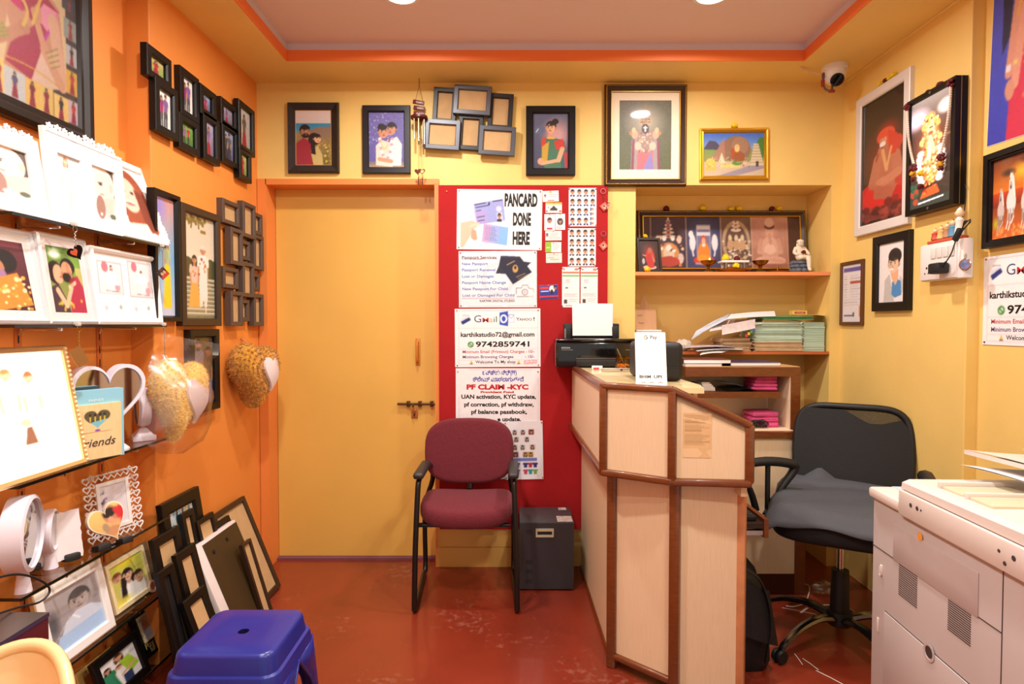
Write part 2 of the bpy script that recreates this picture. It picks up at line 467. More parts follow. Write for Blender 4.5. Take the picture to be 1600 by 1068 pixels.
# back wall with door opening and niche
dx0, dx1, dz = -1.285, -.40, 2.014
nx0, nx1, nz = .647, 1.671, 2.012
b = B()
b.bb((XL, YB, 0), (dx0, YN, ZC)); b.bb((dx0, YB, dz), (dx1, YN, ZC)); b.bb((dx1, YB, 0), (nx0, YN, ZC))
b.bb((nx0, YB, nz), (nx1, YN, ZC)); b.bb((nx1, YB, 0), (XRN+.12, YN, ZC)); b.bb((nx0, YN, 0), (nx1, YN+.08, nz))
b.bb((dx0, YD+.05, 0), (dx1, YN, dz))
struct('wall_back', b, YEL)
struct('wall_right', B().bb((XR, 2.315, 0), (XR+.2, YN, ZC), bev=.004), YEL)
struct('wall_right_near', B().bb((XRN, Y0, 0), (XRN+.15, 2.315, ZC)), YEL)
# door frame and leaf
OTR = mat('orange_door_trim', (232, 138, 66), .45)
b = B(); t = .028
b.bb((dx0-.042, YB-.012, 0), (dx0+.004, YD, dz+t)); b.bb((dx0, YB-.012, dz-.002), (dx1+.02, YD, dz+t)); b.bb((dx1-.004, YB-.012, 0), (dx1+.02, YD, dz))
struct('trim_5', b, OTR)
door = struct('door_1', B().bb((dx0+.004, YD, .012), (dx1-.004, YD+.045, dz), bev=.003), mat('yellow_door_enamel', (226, 178, 86), .38, vary=.05, vscale=2.5))
struct('trim_6', B().bb((dx0+.004, YD-.03, 0), (dx1-.004, YD+.045, .012)), mat('lilac_cement_sill', (120, 70, 80), .6))
# door furniture
p = onY(653, 528, YD); q = onY(653, 570, YD)
b = B(); b.box((p+q)/2+Vector((0, -.004, 0)), (.026, .006, p.z-q.z), bev=.002); b.tube([p+Vector((0, -.006, -.02)), p+Vector((0, -.03, -.03)), q+Vector((0, -.03, .03)), q+Vector((0, -.006, .02))], .006, 8, smooth=4)
link('door_handle', b, mat('amber_handle', (205, 130, 50), .3), door)
a1 = onY(622, 630, YD); a2 = onY(678, 630, YD)
b = B(); b.cyl(a1+Vector((0, -.018, 0)), a2+Vector((.01, -.018, 0)), .007, seg=10)
for k in (.3, .62, .95): b.box(a1.lerp(a2, k)+Vector((0, -.012, 0)), (.018, .026, .03), bev=.003)
b.cyl(a1.lerp(a2, .45)+Vector((0, -.018, 0)), a1.lerp(a2, .45)+Vector((0, -.045, -.012)), .005, seg=8)
link('door_bolt', b, mat('bronze_bolt', (92, 58, 28), .4, metal=.6), door)
c = onY(648, 645, YD)
b = B(); b.box(c+Vector((0, -.006, 0)), (.036, .008, .05), bev=.003); b.box(c+Vector((0, -.012, .018)), (.024, .014, .018), bev=.002)
hasp = link('door_hasp', b, mat('copper_hasp', (196, 120, 58), .4, metal=.4), door)
b = B(); b.ring([(.004*math.cos(k), .01*math.sin(k)) for k in np.linspace(0, 6.28, 12)[:-1]], [(.001*math.cos(k), .004*math.sin(k)) for k in np.linspace(0, 6.28, 12)[:-1]], .002, 0, basis((1, 0, 0), (0, 0, 1), c+Vector((0, -.0105, -.008))))
link('keyhole', b, BLKM, hasp)
# niche shelves (painted slabs)
struct('trim_7', B().bb((nx0, YB-.004, 1.542), (nx1-.004, YN, 1.560)), mat('orange_shelf_paint', (240, 150, 92), .5))
struct('trim_8', B().bb((nx0, YB-.004, 1.127), (nx1-.004, YN, 1.142)), mat('brown_orange_shelf', (186, 98, 50), .5))
# yellow panel below the notice board (two boards with a seam)
b = B(); b.bb((-.393, YB-.012, 0), (.05, YB, .105)); b.bb((-.393, YB-.012, .108), (.05, YB, .36))
struct('trim_9', b, mat('yellow_skirting_board', (228, 180, 92), .5))
# cornice line on the right wall
struct('trim_10', B().tube([(XR-.004, 3.19, ZS-.004), (XR-.004, 2.32, ZS-.004)], .006, 6), YEL)

# ---------------------------------------------------------------- downlights
LENS = mat('lit_downlight_lens', (255, 250, 240), .5, emit=22)
for i, (x, y) in enumerate(LAMPS):
    z = ZC+.02
    lab = ['round recessed downlight in the ceiling, left one above the notice board wall', 'round recessed downlight in the ceiling, right one towards the camera corner'] if i < 2 else None
    t = thing_at('downlight', lab[i] if lab else ['round recessed downlight in the ceiling over the display shelves', 'round recessed downlight in the ceiling over the copier', 'round recessed downlight by the shop entrance, left', 'round recessed downlight by the shop entrance, right'][i-2], 'light', (x, y, z), 'ceiling downlights')
    part('rim', B().lathe([(.078, 0), (.078, -.006), (.062, -.009), (.058, 0)], seg=28), WHT, t)
    part('lens', B().lathe([(.058, -.0035), (0, -.0035)], seg=28), LENS, t)
    L = bpy.data.lights.new('downlight_beam', 'AREA'); L.shape = 'DISK'; L.size = .11
    L.energy = LAMP_POWER*(1.55 if i == 2 else 1); L.color = LAMP_COL; L.spread = math.radians(170)
    o = bpy.data.objects.new('downlight_beam', L); COL.objects.link(o); o.location = (0, 0, -.014); o.parent = t
# ================================================================ left wall: hung frames
def facing(nt, mx, lo, hi, pw):
    lw = nt.nodes.new('ShaderNodeLayerWeight'); lw.inputs['Blend'].default_value = .5
    p = nt.nodes.new('ShaderNodeMath'); p.operation = 'POWER'; p.inputs[1].default_value = pw
    r = nt.nodes.new('ShaderNodeMapRange'); r.inputs[3].default_value = lo; r.inputs[4].default_value = hi
    nt.links.new(lw.outputs['Facing'], p.inputs[0]); nt.links.new(p.outputs[0], r.inputs[0]); nt.links.new(r.outputs[0], mx.inputs[0])
def left_M(pxa, pxb, pya, pyb, X=XL, yfar=True):
    """frame on a plane x = X seen between pixel columns pxa..pxb; pya, pyb top and bottom at the far (right) edge"""
    A = onX(pxa, pyb, X); Bq = onX(pxb, pyb, X); T = onX(pxb, pya, X)
    w = Bq.y-A.y; h = T.z-Bq.z
    return basis((0, 1, 0), (0, 0, 1), (X, (A.y+Bq.y)/2, (T.z+Bq.z)/2)), w, h
SK = (200, 148, 112); SK2 = (172, 118, 86); HB = (26, 18, 16)

# big collage poster frame, near wall
cv = Cv(190, 260, (60, 44, 46)); qp = lambda P: [(.55+.45*x/520, 1-((580+220*x/520)-y)*(.000457+.000073*x/520)/1.036) for x, y in P]
def ql(x0, y0, x1, y1, w, c): (a, b_), (d, e_) = qp([(x0, y0), (x1, y1)]); cv.line(a, b_, d, e_, w*.4/790, c)
def qe(x, y, rx, ry, c, **k): (a, b_), = qp([(x, y)]); cv.e(a, b_, rx*.4/790, ry*.4/790, c, **k)
cv.e(.6, .3, .3, .25, (184, 60, 90)); cv.rect(0, 0, .45, 1, (206, 170, 150))
cv.poly(qp([(0, 0), (440, 0), (440, 560), (380, 570), (0, 420)]), (226, 196, 150))
cv.poly(qp([(60, 0), (330, 0), (400, 100), (440, 560), (300, 570), (60, 420), (100, 200)]), (206, 146, 116))
cv.poly(qp([(90, 0), (300, 0), (260, 60), (170, 110), (110, 60)]), (206, 40, 110)); cv.poly(qp([(160, 60), (300, 0), (400, 120), (290, 310), (215, 510), (70, 400), (100, 300), (240, 190)]), (170, 40, 76)); cv.poly(qp([(300, 60), (400, 120), (330, 240), (250, 130)]), (236, 150, 176)); cv.poly(qp([(395, 110), (330, 240), (290, 312), (310, 240)]), (200, 40, 180)); cv.poly(qp([(215, 510), (290, 310), (340, 420), (430, 560), (300, 572)]), (226, 190, 170))
ql(360, 170, 410, 540, 90, (226, 176, 146)); ql(400, 540, 300, 330, 70, (216, 160, 126)); ql(300, 330, 240, 110, 50, (214, 156, 122)); ql(80, 0, 40, 260, 60, (206, 150, 116)); ql(40, 270, 180, 210, 60, (200, 140, 108)); qe(180, 205, 44, 34, (196, 134, 102)); qe(262, 130, 30, 60, (210, 150, 116))
for k in range(7): ql(310+5*k, 350+15*k, 385+2*k, 325+17*k, 7, (214, 190, 130) if k % 2 else (150, 140, 90))
for k in range(4): ql(22+8*k, 200+22*k, 66+8*k, 190+22*k, 10, (150, 160, 60))
for k in range(30):
    t_ = k/29; qe(150+50*math.sin(t_*2.6), 8+180*t_, 12, 11, (226, 186, 90)); qe(290-60*t_, 10+170*t_, 11, 10, (226, 186, 90)); qe(80+300*t_, 380+170*t_-20*math.sin(t_*3), 6, 6, (216, 170, 80))
for i, (x0, y0, x1, y1) in enumerate([(420, 0, 520, 140), (430, 130, 520, 300), (440, 290, 520, 450), (440, 440, 520, 620), (0, 370, 60, 600), (60, 430, 180, 650), (180, 490, 260, 690), (262, 530, 350, 730), (352, 580, 450, 770), (450, 620, 522, 790), (0, 0, 30, 180), (0, 180, 26, 390)]):
    (a_, b_), (c_, d_) = qp([(x0, y0), (x1, y1)])
    cv.rect(a_, b_, c_, d_, [(60, 60, 70), (150, 160, 150), (190, 190, 190), (226, 176, 60), (246, 206, 120), (206, 206, 206), (236, 190, 100), (230, 196, 110), (240, 200, 120), (206, 180, 190)][i % 10])
    xm = (a_+c_)/2; hh_ = min(d_-b_, .11); cv.stand(xm, d_-.002, hh_*.92, [(130, 30, 44), (150, 36, 60), (40, 36, 44), (196, 60, 50), (170, 60, 40), (90, 80, 120)][i % 6], (150, 40, 60), SK, HB, dress=True, style='long')
cv.a = cv.a*.8-8
X = XA; A = onX(150, 237, X+.03)
M_, w_, h_ = basis((0, 1, 0), (0, 0, 1), (X, A.y-.42, A.z+.58)), .84, 1.16
framed('framed_photo', 'huge black frame of a bride in a magenta sari, above the glass shelves', M_, w_, h_, cv, bw=.062, d=.035, fm=mat('black_satin_frame', (26, 18, 15), .3), prof=lambda bw, d: [(0, 0), (0, d*.7), (bw*.2, d), (bw*.5, d), (bw*.7, d*.7), (bw*.9, d*.72), (bw, d*.4), (bw, 0)], pz=.015)

# multi-opening collage frames of small dark frames
def multi(name, label, M, cells, pics, d=.022, bw=.022, fm=BLK, group=None, lift=None, cat='picture frame', matp=PRINT):
    """cells: (x0,y0,x1,y1) in metres, local, origin at centre; pics: colour or Cv"""
    t = thing(name, label, cat, M, group)
    for i, (x0, y0, x1, y1) in enumerate(cells):
        z = (lift[i] if lift else (i % 2)*.008)
        w, h = x1-x0, y1-y0; Q = TR((x0+x1)/2, (y0+y1)/2, z)
        f = part('frame', B().mould(w, h, FRAME_PROF(bw, d)).move(Q), fm[i] if isinstance(fm, list) else fm, t, smooth=20)
        iw, ih = w-2*bw+.003, h-2*bw+.003
        if isinstance(pics[i], Cv): print_part(pics[i], iw, ih, f, matp, M=Q @ TR(0, 0, d*.4))
        else: part('backing_card', B().box((0, 0, d*.4), (iw, ih, .002)).move(Q), pics[i], f, smooth=False)
    return t
def portrait_cv(i, nx=26, ny=36, two=False):
    bgs = [((206, 190, 120), (120, 150, 70)), ((235, 232, 228), (222, 220, 215)), ((150, 170, 210), (90, 80, 110)), ((120, 160, 80), (70, 110, 40)), ((170, 160, 190), (110, 100, 120)), ((205, 205, 200), (170, 165, 160))]
    c = Cv(nx, ny); c.grad(*bgs[i % 6]); c.noise(10, 3, seed=i)
    tops = [(170, 40, 40), (40, 36, 40), (150, 40, 110), (60, 70, 80), (120, 90, 150), (90, 90, 95)]
    if two:
        c.stand(.36, .97, .82, tops[(i+1) % 6], (50, 48, 60), SK, dress=i % 2 == 0, style='long'); c.stand(.64, .97, .9, tops[(i+3) % 6], (45, 45, 55), SK)
    else: c.stand(.5, .98, .85, tops[i % 6], (150, 40, 50), SK, dress=True, style='long')
    return c
def px_cells(M, X, rects):
    """pixel quads (px0, px1, top at px1, bottom at px1) -> local cells on plane x = X"""
    Mi = M.inverted(); out = []
    for a, b_, yt, yb in rects:
        p = Mi @ onX(b_, yt, X); q = Mi @ onX(b_, yb, X); r = Mi @ onX(a, yb, X)
        out.append((r.x, q.y, p.x, p.y))
    return out
Xf = XL+.03
def left_multi(label, rects, pics, name='framed_collage', **k):
    a = onX((rects[0][0]+rects[-1][1])/2, rects[0][3], Xf)
    M = basis((0, 1, 0), (0, 0, 1), (XL, a.y, a.z))
    return multi(name, label, M, px_cells(M, Xf, rects), pics, **k)
left_multi('black two-photo frame high on the orange wall, nearest the shelves', [(233, 270, 95, 142), (243, 277, 143, 221)], [portrait_cv(0), portrait_cv(1, two=True)], bw=.03, group=None, d=.026)
left_multi('black four-photo staggered frame, middle of three high on the orange wall', [(285, 313, 124, 196), (313, 337, 148, 192), (283, 314, 194, 246), (318, 342, 190, 260)], [portrait_cv(1, two=True), portrait_cv(2), portrait_cv(3, 36, 28, two=True), portrait_cv(4)], bw=.03, d=.026)
left_multi('black four-photo staggered frame nearest the door corner', [(348, 373, 170, 210), (373, 397, 174, 246), (350, 374, 205, 265), (374, 392, 240, 287)], [portrait_cv(4, 36, 28), portrait_cv(5), portrait_cv(2, two=True), portrait_cv(0)], bw=.027, d=.026)
GRB = mat('grey_brown_frame', (84, 66, 56), .5); 
r12 = [(349, 375, 320, 356), (377, 396, 322, 375), (395, 409, 336, 369), (358, 376, 360, 416), (377, 391, 378, 408), (395, 409, 370, 423),
       (350, 373, 420, 452), (377, 394, 412, 465), (394, 406, 428, 455), (358, 376, 456, 509), (377, 390, 468, 502), (395, 409, 460, 509)]
left_multi('brown frame of twelve empty openings beside the door', r12, [TAN]*12, name='framed_collage', fm=GRB, bw=.021, d=.03, lift=[.0, .012, .004, .012, 0, .01, 0, .012, 0, .012, 0, .01])

# woman in a yellow skirt on blue
cv = Cv(50, 90); cv.grad((214, 150, 140), (120, 180, 225), 0, .5); cv.grad((120, 180, 225), (200, 205, 230), .5, 1); cv.e(.2, .1, .3, .2, (150, 140, 215), soft=.8)
cv.stand(.62, .92, .62, (170, 190, 150), (236, 206, 40), SK, (120, 70, 40), dress=True, style='long'); cv.poly([(.5, .56), (.76, .56), (.82, .93), (.42, .93)], (236, 206, 36))
M_, w_, h_ = left_M(245, 285, 309, 502, Xf)
M_.translation.x = XL
framed('framed_photo', 'tall black frame of a woman in a yellow skirt, behind the glass shelf ends', M_, w_, h_, cv, bw=.022, d=.03, prof=lambda bw, d: [(0, 0), (0, d), (bw*.7, d), (bw*.75, d*.9), (bw, d*.5), (bw, 0)])
# couple on the steps
cv = Cv(60, 130); cv.grad((206, 196, 176), (222, 212, 190), 0, .45); cv.rect(0, .45, 1, 1, (118, 116, 84)); cv.noise(12, 4, 0, .45, 1, 1)
for x, w in ((.02, .12), (.86, .16)): cv.e(x, .52, .1, .12, (70, 78, 48)); cv.e(1-x, .55, .1, .14, (60, 66, 44))
for k in range(9): y = .6+.042*k; cv.rect(0, y, 1, y+.014, (212, 206, 190)); cv.rect(0, y+.014, 1, y+.03, (150, 144, 110))
for k in range(10): cv.e(.06+.07*k, .03+.02*(k % 3), .02, .03, (120, 104, 50))
cv.line(.2, .1, .28, .06, .02, (116, 98, 44)); cv.line(.3, .04, .26, .13, .02, (116, 98, 44)); cv.line(.48, .04, .5, .12, .02, (116, 98, 44)); cv.rect(.55, .13, .72, .16, (130, 110, 54))
cv.stand(.35, .89, .5, (220, 190, 170), (222, 168, 80), SK, dress=True, style='long'); cv.stand(.62, .88, .6, (236, 232, 224), (232, 226, 214), SK, (225, 220, 212)); cv.poly([(.5, .4), (.74, .4), (.76, .82), (.5, .82)], (236, 230, 222)); cv.spots(14, .012, [(170, 50, 60), (200, 120, 60)], .28, .38, .72, .6, 3)
cv.line(.68, .8, .7, .93, .015, (230, 220, 200))
M_, w_, h_ = left_M(287, 347, 338, 509, Xf); M_.translation.x = XL
framed('framed_photo', 'dark brown frame of a wedding couple on garden steps', M_, w_, h_, cv, bw=.033, d=.03, fm=mat('dark_umber_frame', (52, 36, 26), .4))
# two men
cv = Cv(44, 80, (104, 92, 66)); cv.rect(0, .45, 1, 1, (84, 66, 46)); cv.rect(.6, .36, 1, .5, (226, 196, 70)); cv.rect(.62, .5, 1, .56, (60, 46, 34))
cv.stand(.34, 1.06, 1.02, (126, 118, 124), (84, 78, 72), SK2, HB, style='beard'); cv.stand(.78, 1.05, .9, (96, 78, 60), (86, 120, 190), SK2)
M_, w_, h_ = left_M(300, 345, 514, 637, Xf); M_.translation.x = XL
framed('framed_photo', 'black frame of two standing men, hung lowest on the orange wall', M_, w_, h_, cv, bw=.034, d=.03, pz=.012)

# ---------------------------------------------------------------- heart cushions
def heart2(t):
    x = 16*math.sin(t)**3; y = 13*math.cos(t)-5*math.cos(2*t)-2*math.cos(3*t)-math.cos(4*t)
    return x/16, (y+2.5)/16
def heart_outline(w, h, n=40): return [(heart2(2*PI*k/n)[0]*w/2, heart2(2*PI*k/n)[1]*h/1.85) for k in range(n)]
def heart_solid(w, h, d, rings=7, n=44):
    b = B(); R = []
    for i in range(-rings, rings+1):
        a = i/rings*PI/2*.98; k = math.cos(a)**.55
        R.append([(x*k, y*k, d/2*math.sin(a)) for x, y in heart_outline(w, h, n)])
    b.loft(R); return b
FURG = mat('golden_plush_fur', (200, 138, 34), .95, vary=.4, vscale=60, bump=1.0, bscale=140, sheen=.5)
FURY = mat('yellow_plush_fur', (250, 214, 116), .95, vary=.15, vscale=60, bump=1.0, bscale=140, sheen=.5)
SATIN = mat('white_satin_patch', (226, 214, 214), .5)
def fur(b, n, L, seed, amp=.012):
    """roughen a plush surface with short tufts"""
    r = random.Random(seed); bm = b.bm; bmesh.ops.recalc_face_normals(bm, faces=bm.faces[:]); bm.normal_update()
    fs = [f for f in bm.faces]; ar = [f.calc_area() for f in fs]
    for f in r.choices(fs, ar, k=n):
        q = [r.random() for _ in f.verts]; s = sum(q); c = Vector()
        for v, k in zip(f.verts, q): c += v.co*(k/s)
        nrm = (f.normal+Vector((r.uniform(-1, 1), r.uniform(-1, 1), r.uniform(-1.2, .4)))*.7).normalized()
        t = f.normal.orthogonal().normalized(); t.rotate(Matrix.Rotation(r.uniform(0, 6.28), 3, f.normal)); t *= amp*.22
        try: bm.faces.new([bm.verts.new(c-t), bm.verts.new(c+t), bm.verts.new(c+nrm*L*r.uniform(.6, 1.2))])
        except ValueError: pass
    return b
c = onX(397, 588, -1.235)
M_ = basis((.2, .98, 0), (0, 0, 1), c) @ Matrix.Rotation(-.12, 4, 'Z')
t = thing('heart_cushion', 'golden plush heart cushion with a white heart patch, hung by the door', 'cushion', M_)
part('plush_body', fur(heart_solid(.29, .31, .15), 6500, .013, 5, .009), FURG, t, smooth=60)
b = B(); R = [[(x, y+.012, .070-2.6*x*x-2.2*y*y) for x, y in heart_outline(.135*k, .165*k)] for k in (1, .8, .6, .4, .2, .04)]
b.loft([[(x, y, z-.012) for x, y, z in R[0]]]+R, caps=True); part('heart_patch', b.move(TR(0.022, 0, .022) @ Ry(.12)), SATIN, t, smooth=60)
a1 = onX(377, 528, XL+.004)
part('hanging_loop', B().tube([a1, a1+Vector((.02, .03, -.03)), onX(388, 548, -1.26)], .004, 6), mat('pink_ribbon', (222, 150, 120), .6), t, world=True)

c = onX(277, 626, -1.23)
M_ = basis((.30, .95, 0), (0, 0, 1), c) @ Matrix.Rotation(-.16, 4, 'Z')
t = thing('heart_cushion', 'pale yellow heart cushion wrapped in clear plastic beside the shelf ends', 'cushion', M_)
part('plush_body', fur(heart_solid(.23, .31, .12), 4200, .008, 6, .007), FURY, t, smooth=60)
b = B(); R = [[(x, y+.012, .062-2.6*x*x-2.2*y*y) for x, y in heart_outline(.125*k, .165*k)] for k in (1, .8, .6, .4, .2, .04)]
b.loft([[(x, y, z-.012) for x, y, z in R[0]]]+R, caps=True); part('heart_patch', b.move(TR(0.03, -.01, .008) @ Ry(.2)), SATIN, t, smooth=60)
m = bpy.data.materials.new('clear_plastic_film'); m.use_nodes = True; nt = m.node_tree; nt.nodes.clear()
o_ = nt.nodes.new('ShaderNodeOutputMaterial'); mx = nt.nodes.new('ShaderNodeMixShader'); tr_ = nt.nodes.new('ShaderNodeBsdfTransparent'); gl = nt.nodes.new('ShaderNodeBsdfGlossy'); gl.inputs['Roughness'].default_value = .12
tr_.inputs[0].default_value = (.95, .90, .89, 1); gl.inputs['Roughness'].default_value = .25; facing(nt, mx, .16, .4, 2); nt.links.new(tr_.outputs[0], mx.inputs[1]); nt.links.new(gl.outputs[0], mx.inputs[2]); nt.links.new(mx.outputs[0], o_.inputs[0])
FILM = m
rr = random.Random(4)
b = B(); jit = {}
def film(u, v):
    x = -.135+.27*u; y = -.19+.42*v; k = math.sin(PI*u)*min(1, math.sin(PI*min(1, max(0, v*1.25)))+.1)
    if v < .12: x = x*(.35+v*5.2)
    return (x+rr.uniform(-.004, .004), y, .115*max(0, k)**.6+rr.uniform(-.006, .006) if v < .85 else .03+rr.uniform(-.012, .012))
b.grid(film, 14, 18); part('plastic_bag', b, FILM, t, smooth=60)
# ================================================================ glass shelves and what stands on them
KS = 1.0645
XS, YE, YS = -1.278, 2.254, 1.565
SHELF_Z = [onX(262, y, XS).z for y in (385, 507, 683, 807, 920, 1024)]
m = bpy.data.materials.new('shelf_glass'); m.use_nodes = True; nt = m.node_tree; nt.nodes.clear()
o_ = nt.nodes.new('ShaderNodeOutputMaterial'); mx = nt.nodes.new('ShaderNodeMixShader'); tr_ = nt.nodes.new('ShaderNodeBsdfTransparent'); gl = nt.nodes.new('ShaderNodeBsdfGlossy'); gl.inputs['Roughness'].default_value = .02
tr_.inputs[0].default_value = (.93, .95, .92, 1); facing(nt, mx, .04, .75, 3.5); nt.links.new(tr_.outputs[0], mx.inputs[1]); nt.links.new(gl.outputs[0], mx.inputs[2]); nt.links.new(mx.outputs[0], o_.inputs[0])
SGLASS = m
EDGE = mat('dark_glass_edge', (18, 26, 20), .15)
NAMES = ['glass wall shelf carrying white lace frames, topmost of the stack', 'glass wall shelf at eye height under the couple photo frames', 'glass wall shelf carrying the heart mirror and lit frame', 'glass wall shelf carrying the lace heart frame and ring mirror', 'glass wall shelf carrying the framed man in a blue shirt', 'lowest glass wall shelf, near the blue stool']
STD = mat('orange_shelf_standard', (205, 110, 50), .5)
for z, lab in zip(SHELF_Z, NAMES):
    t = thing_at('glass_shelf', lab, 'shelf', ((XA+XS)/2, (YS+YE)/2, z), 'glass display shelves')
    part('pane', B().bb((XA+.001, YS, z-.008), (XS-.0015, YE, z)), SGLASS, t, world=True, smooth=False)
    b = B(); b.bb((XS-.0015, YS, z-.0082), (XS, YE, z+.0002)); b.bb((XA+.001, YS-.0015, z-.0082), (XS, YS, z+.0002)); part('polished_edge', b, EDGE, t, world=True, smooth=False)
    for y in (1.735, 2.076):
        b = B(); b.tube([(XA+.004, y, z-.03), (XA+.012, y, z-.012), (XS-.03, y, z-.0135), (XS-.006, y, z-.0135)], .004, 6); part('bracket', b, CHROME, t, world=True)
for y in (1.735, 2.076):
    t = thing_at('shelf_standard', 'slotted orange upright behind the glass shelves, %s' % ('towards the shop front' if y < 1.9 else 'beside the heart mirror'), 'shelf upright', (XA+.006, y, 0), 'slotted shelf uprights')
    part('channel', B().bb((XA, y-.012, .02), (XA+.004, y+.012, 1.6)), STD, t, world=True, smooth=False)
    b = B()
    for k in range(34): b.bb((XA+.004, y-.0025, .06+k*.045), (XA+.0045, y+.0025, .085+k*.045))
    part('slots', b, BLKM, t, world=True, smooth=False)

def shelf_M(i, pxa, pxb, Xb, lean, pytop):
    """leaning frame on shelf i: bottom corners at pixel columns pxa, pxb, top at pytop above pxb"""
    z = SHELF_Z[i]
    Xb *= KS; lean *= KS
    ya = Xb/((pxa-CX)/F); yb = Xb/((pxb-CX)/F)
    d = ray(pxb, pytop); T = CAM+d*((Xb-lean)/d.x)
    # exact columns: solve with the true ray for depth
    for _ in range(2):
        pass
    h = T.z-z; L = math.hypot(h, lean)
    M = basis((0, 1, 0), (-lean, 0, h), (Xb, (ya+yb)/2, z+.0005))
    return M @ TR(0, L/2, 0), yb-ya, L
WFR = mat('white_frame_lacquer', (244, 242, 240), .35)
SILV = mat('silver_white_frame', (226, 224, 226), .25, metal=.25)
def easel(t, h, d=.06):
    part('back_strut', B().bb((-.02, -h*.45, -.004), (.02, h*.2, 0)), WFR, t, smooth=False)
def faded(c, k=.45):
    k *= .35; c.a = c.a*(1-k)+255*k; return c
def lace_flowers(n, w, x0, y, seed, r=.011):
    """a row of small pierced flower discs"""
    b = B(); q = random.Random(seed)
    for i in range(n):
        cx, cy, rr = x0+w*(i+.5)/n, y+q.uniform(-.004, .008), r*q.uniform(.75, 1.25)
        out = []; inn = []
        for k in range(40):
            a = 2*PI*k/40; f = rr*(1+.22*math.cos(8*a)); out.append((cx+f*math.cos(a), cy+f*math.sin(a))); inn.append((cx+.28*rr*math.cos(a), cy+.28*rr*math.sin(a)))
        b.ring(out, inn, .003, .008+.001*(i % 2))
    return b
# --- shelf 1: white lace frames
def woman_sepia(nx, ny, seed):
    c = Cv(nx, ny); c.grad((250, 244, 238), (236, 220, 212))
    c.e(.9, .3, .26, .34, (70, 52, 44)); c.e(.58, .33, .28, .32, (244, 214, 196)); c.e(.86, .34, .05, .09, (226, 180, 160)); c.poly([(.35, .6), (1, .5), (1, .9), (.3, .9)], (228, 190, 176)); c.e(.35, .75, .12, .22, (150, 104, 92))
    c.line(.3, .3, .5, .28, .02, (50, 40, 40)); c.e(.42, .32, .05, .02, (40, 34, 34)); c.e(.45, .5, .06, .02, (214, 140, 130)); c.spots(12, .05, [(240, 220, 225), (214, 190, 196), (230, 200, 205)], 0, .82, 1, 1, seed); c.e(.85, .88, .09, .05, (70, 80, 60))
    return faded(c, .35)
M_, w_, h_ = shelf_M(0, -45, 76, -1.225, .03, 232)
t = framed('framed_photo', 'white lace-topped frame of a sepia portrait, nearest end of the top shelf', M_, w_, h_, woman_sepia(50, 64, 1), bw=.045, d=.014, fm=WFR, group='white lace frames on the top shelf', pm=PRINT, pz=.004)
part('lace_trim', lace_flowers(9, w_*.9, -w_*.45, h_/2+.001, 1), WFR, t)
M_, w_, h_ = shelf_M(0, 78, 198, -1.225, .02, 254)
t = thing('framed_photo', 'white double lace frame of two pale portraits, middle of the top shelf', 'picture frame', M_, 'white lace frames on the top shelf')
f_ = part('frame', B().ring([(-w_/2, -h_/2), (w_/2, -h_/2), (w_/2, h_/2), (-w_/2, h_/2)], [(-w_*.48, -h_*.46), (w_*.48, -h_*.46), (w_*.48, h_*.46), (-w_*.48, h_*.46)], .014), WFR, t, smooth=False)
b = B()
x_ = [-w_*.48, -w_*.36, -w_*.08, w_*.06, w_*.38, w_*.48]
b.bb((x_[0], -h_*.46, .002), (x_[1], h_*.46, .012)); b.bb((x_[2], -h_*.46, .002), (x_[3], h_*.46, .012)); b.bb((x_[4], -h_*.46, .002), (x_[5], h_*.46, .012))
b.bb((x_[1], h_*.27, .002), (x_[2], h_*.46, .012)); b.bb((x_[3], h_*.28, .002), (x_[4], h_*.46, .012)); b.bb((x_[1], -h_*.46, .002), (x_[2], -h_*.33, .012)); b.bb((x_[3], -h_*.46, .002), (x_[4], -h_*.34, .012))
part('mat_board', b, WFR, t, smooth=False)
c = Cv(30, 48); c.grad((240, 232, 226), (250, 246, 242)); c.rect(.55, 0, 1, .4, (214, 216, 222)); c.stand(.42, .95, .9, (248, 240, 234), (250, 244, 240), (240, 200, 176), (190, 120, 70), dress=True, style='long'); c.line(.5, .6, .5, .98, .05, (236, 190, 176))
print_part(faded(c, .3), x_[2]-x_[1], h_*.62, t, PRINT, z=.004, M=TR((x_[1]+x_[2])/2, -h_*.03, 0))
print_part(woman_sepia(40, 62, 5), x_[4]-x_[3], h_*.63, t, PRINT, z=.004, M=TR((x_[3]+x_[4])/2, -h_*.03, 0))
part('lace_trim', lace_flowers(10, w_*.86, -w_*.45, h_/2+.003, 3, .014), WFR, t)
M_, w_, h_ = shelf_M(0, 192, 262, -1.21, .085, 284)
c = Cv(44, 56, (248, 244, 242)); c.e(.5, .45, .32, .4, (150, 72, 44)); c.poly([(.3, .3), (.75, .2), (1, .9), (.2, 1)], (158, 78, 50)); c.e(.44, .42, .2, .25, (240, 200, 180)); c.e(.42, .54, .1, .035, (250, 245, 240)); c.e(.42, .55, .1, .02, (214, 110, 104)); c.e(.34, .37, .035, .02, (50, 40, 40)); c.e(.55, .38, .035, .02, (50, 40, 40)); c.poly([(.62, .3), (.8, .35), (.95, .95), (.66, .85)], (130, 60, 40)); c.poly([(.15, .85), (.7, .8), (.8, 1), (.1, 1)], (246, 226, 212))
t = framed('framed_photo', 'white leaning frame of a smiling redheaded woman, far end of the top shelf', M_, w_, h_, c, bw=.024, d=.012, fm=WFR, pm=PRINT, pz=.004, group='white lace frames on the top shelf')
part('lace_trim', lace_flowers(8, h_*.62, -h_*.46, 0, 8, .013).move(TR(w_/2-.002, 0, 0) @ Rz(PI/2)), WFR, t)

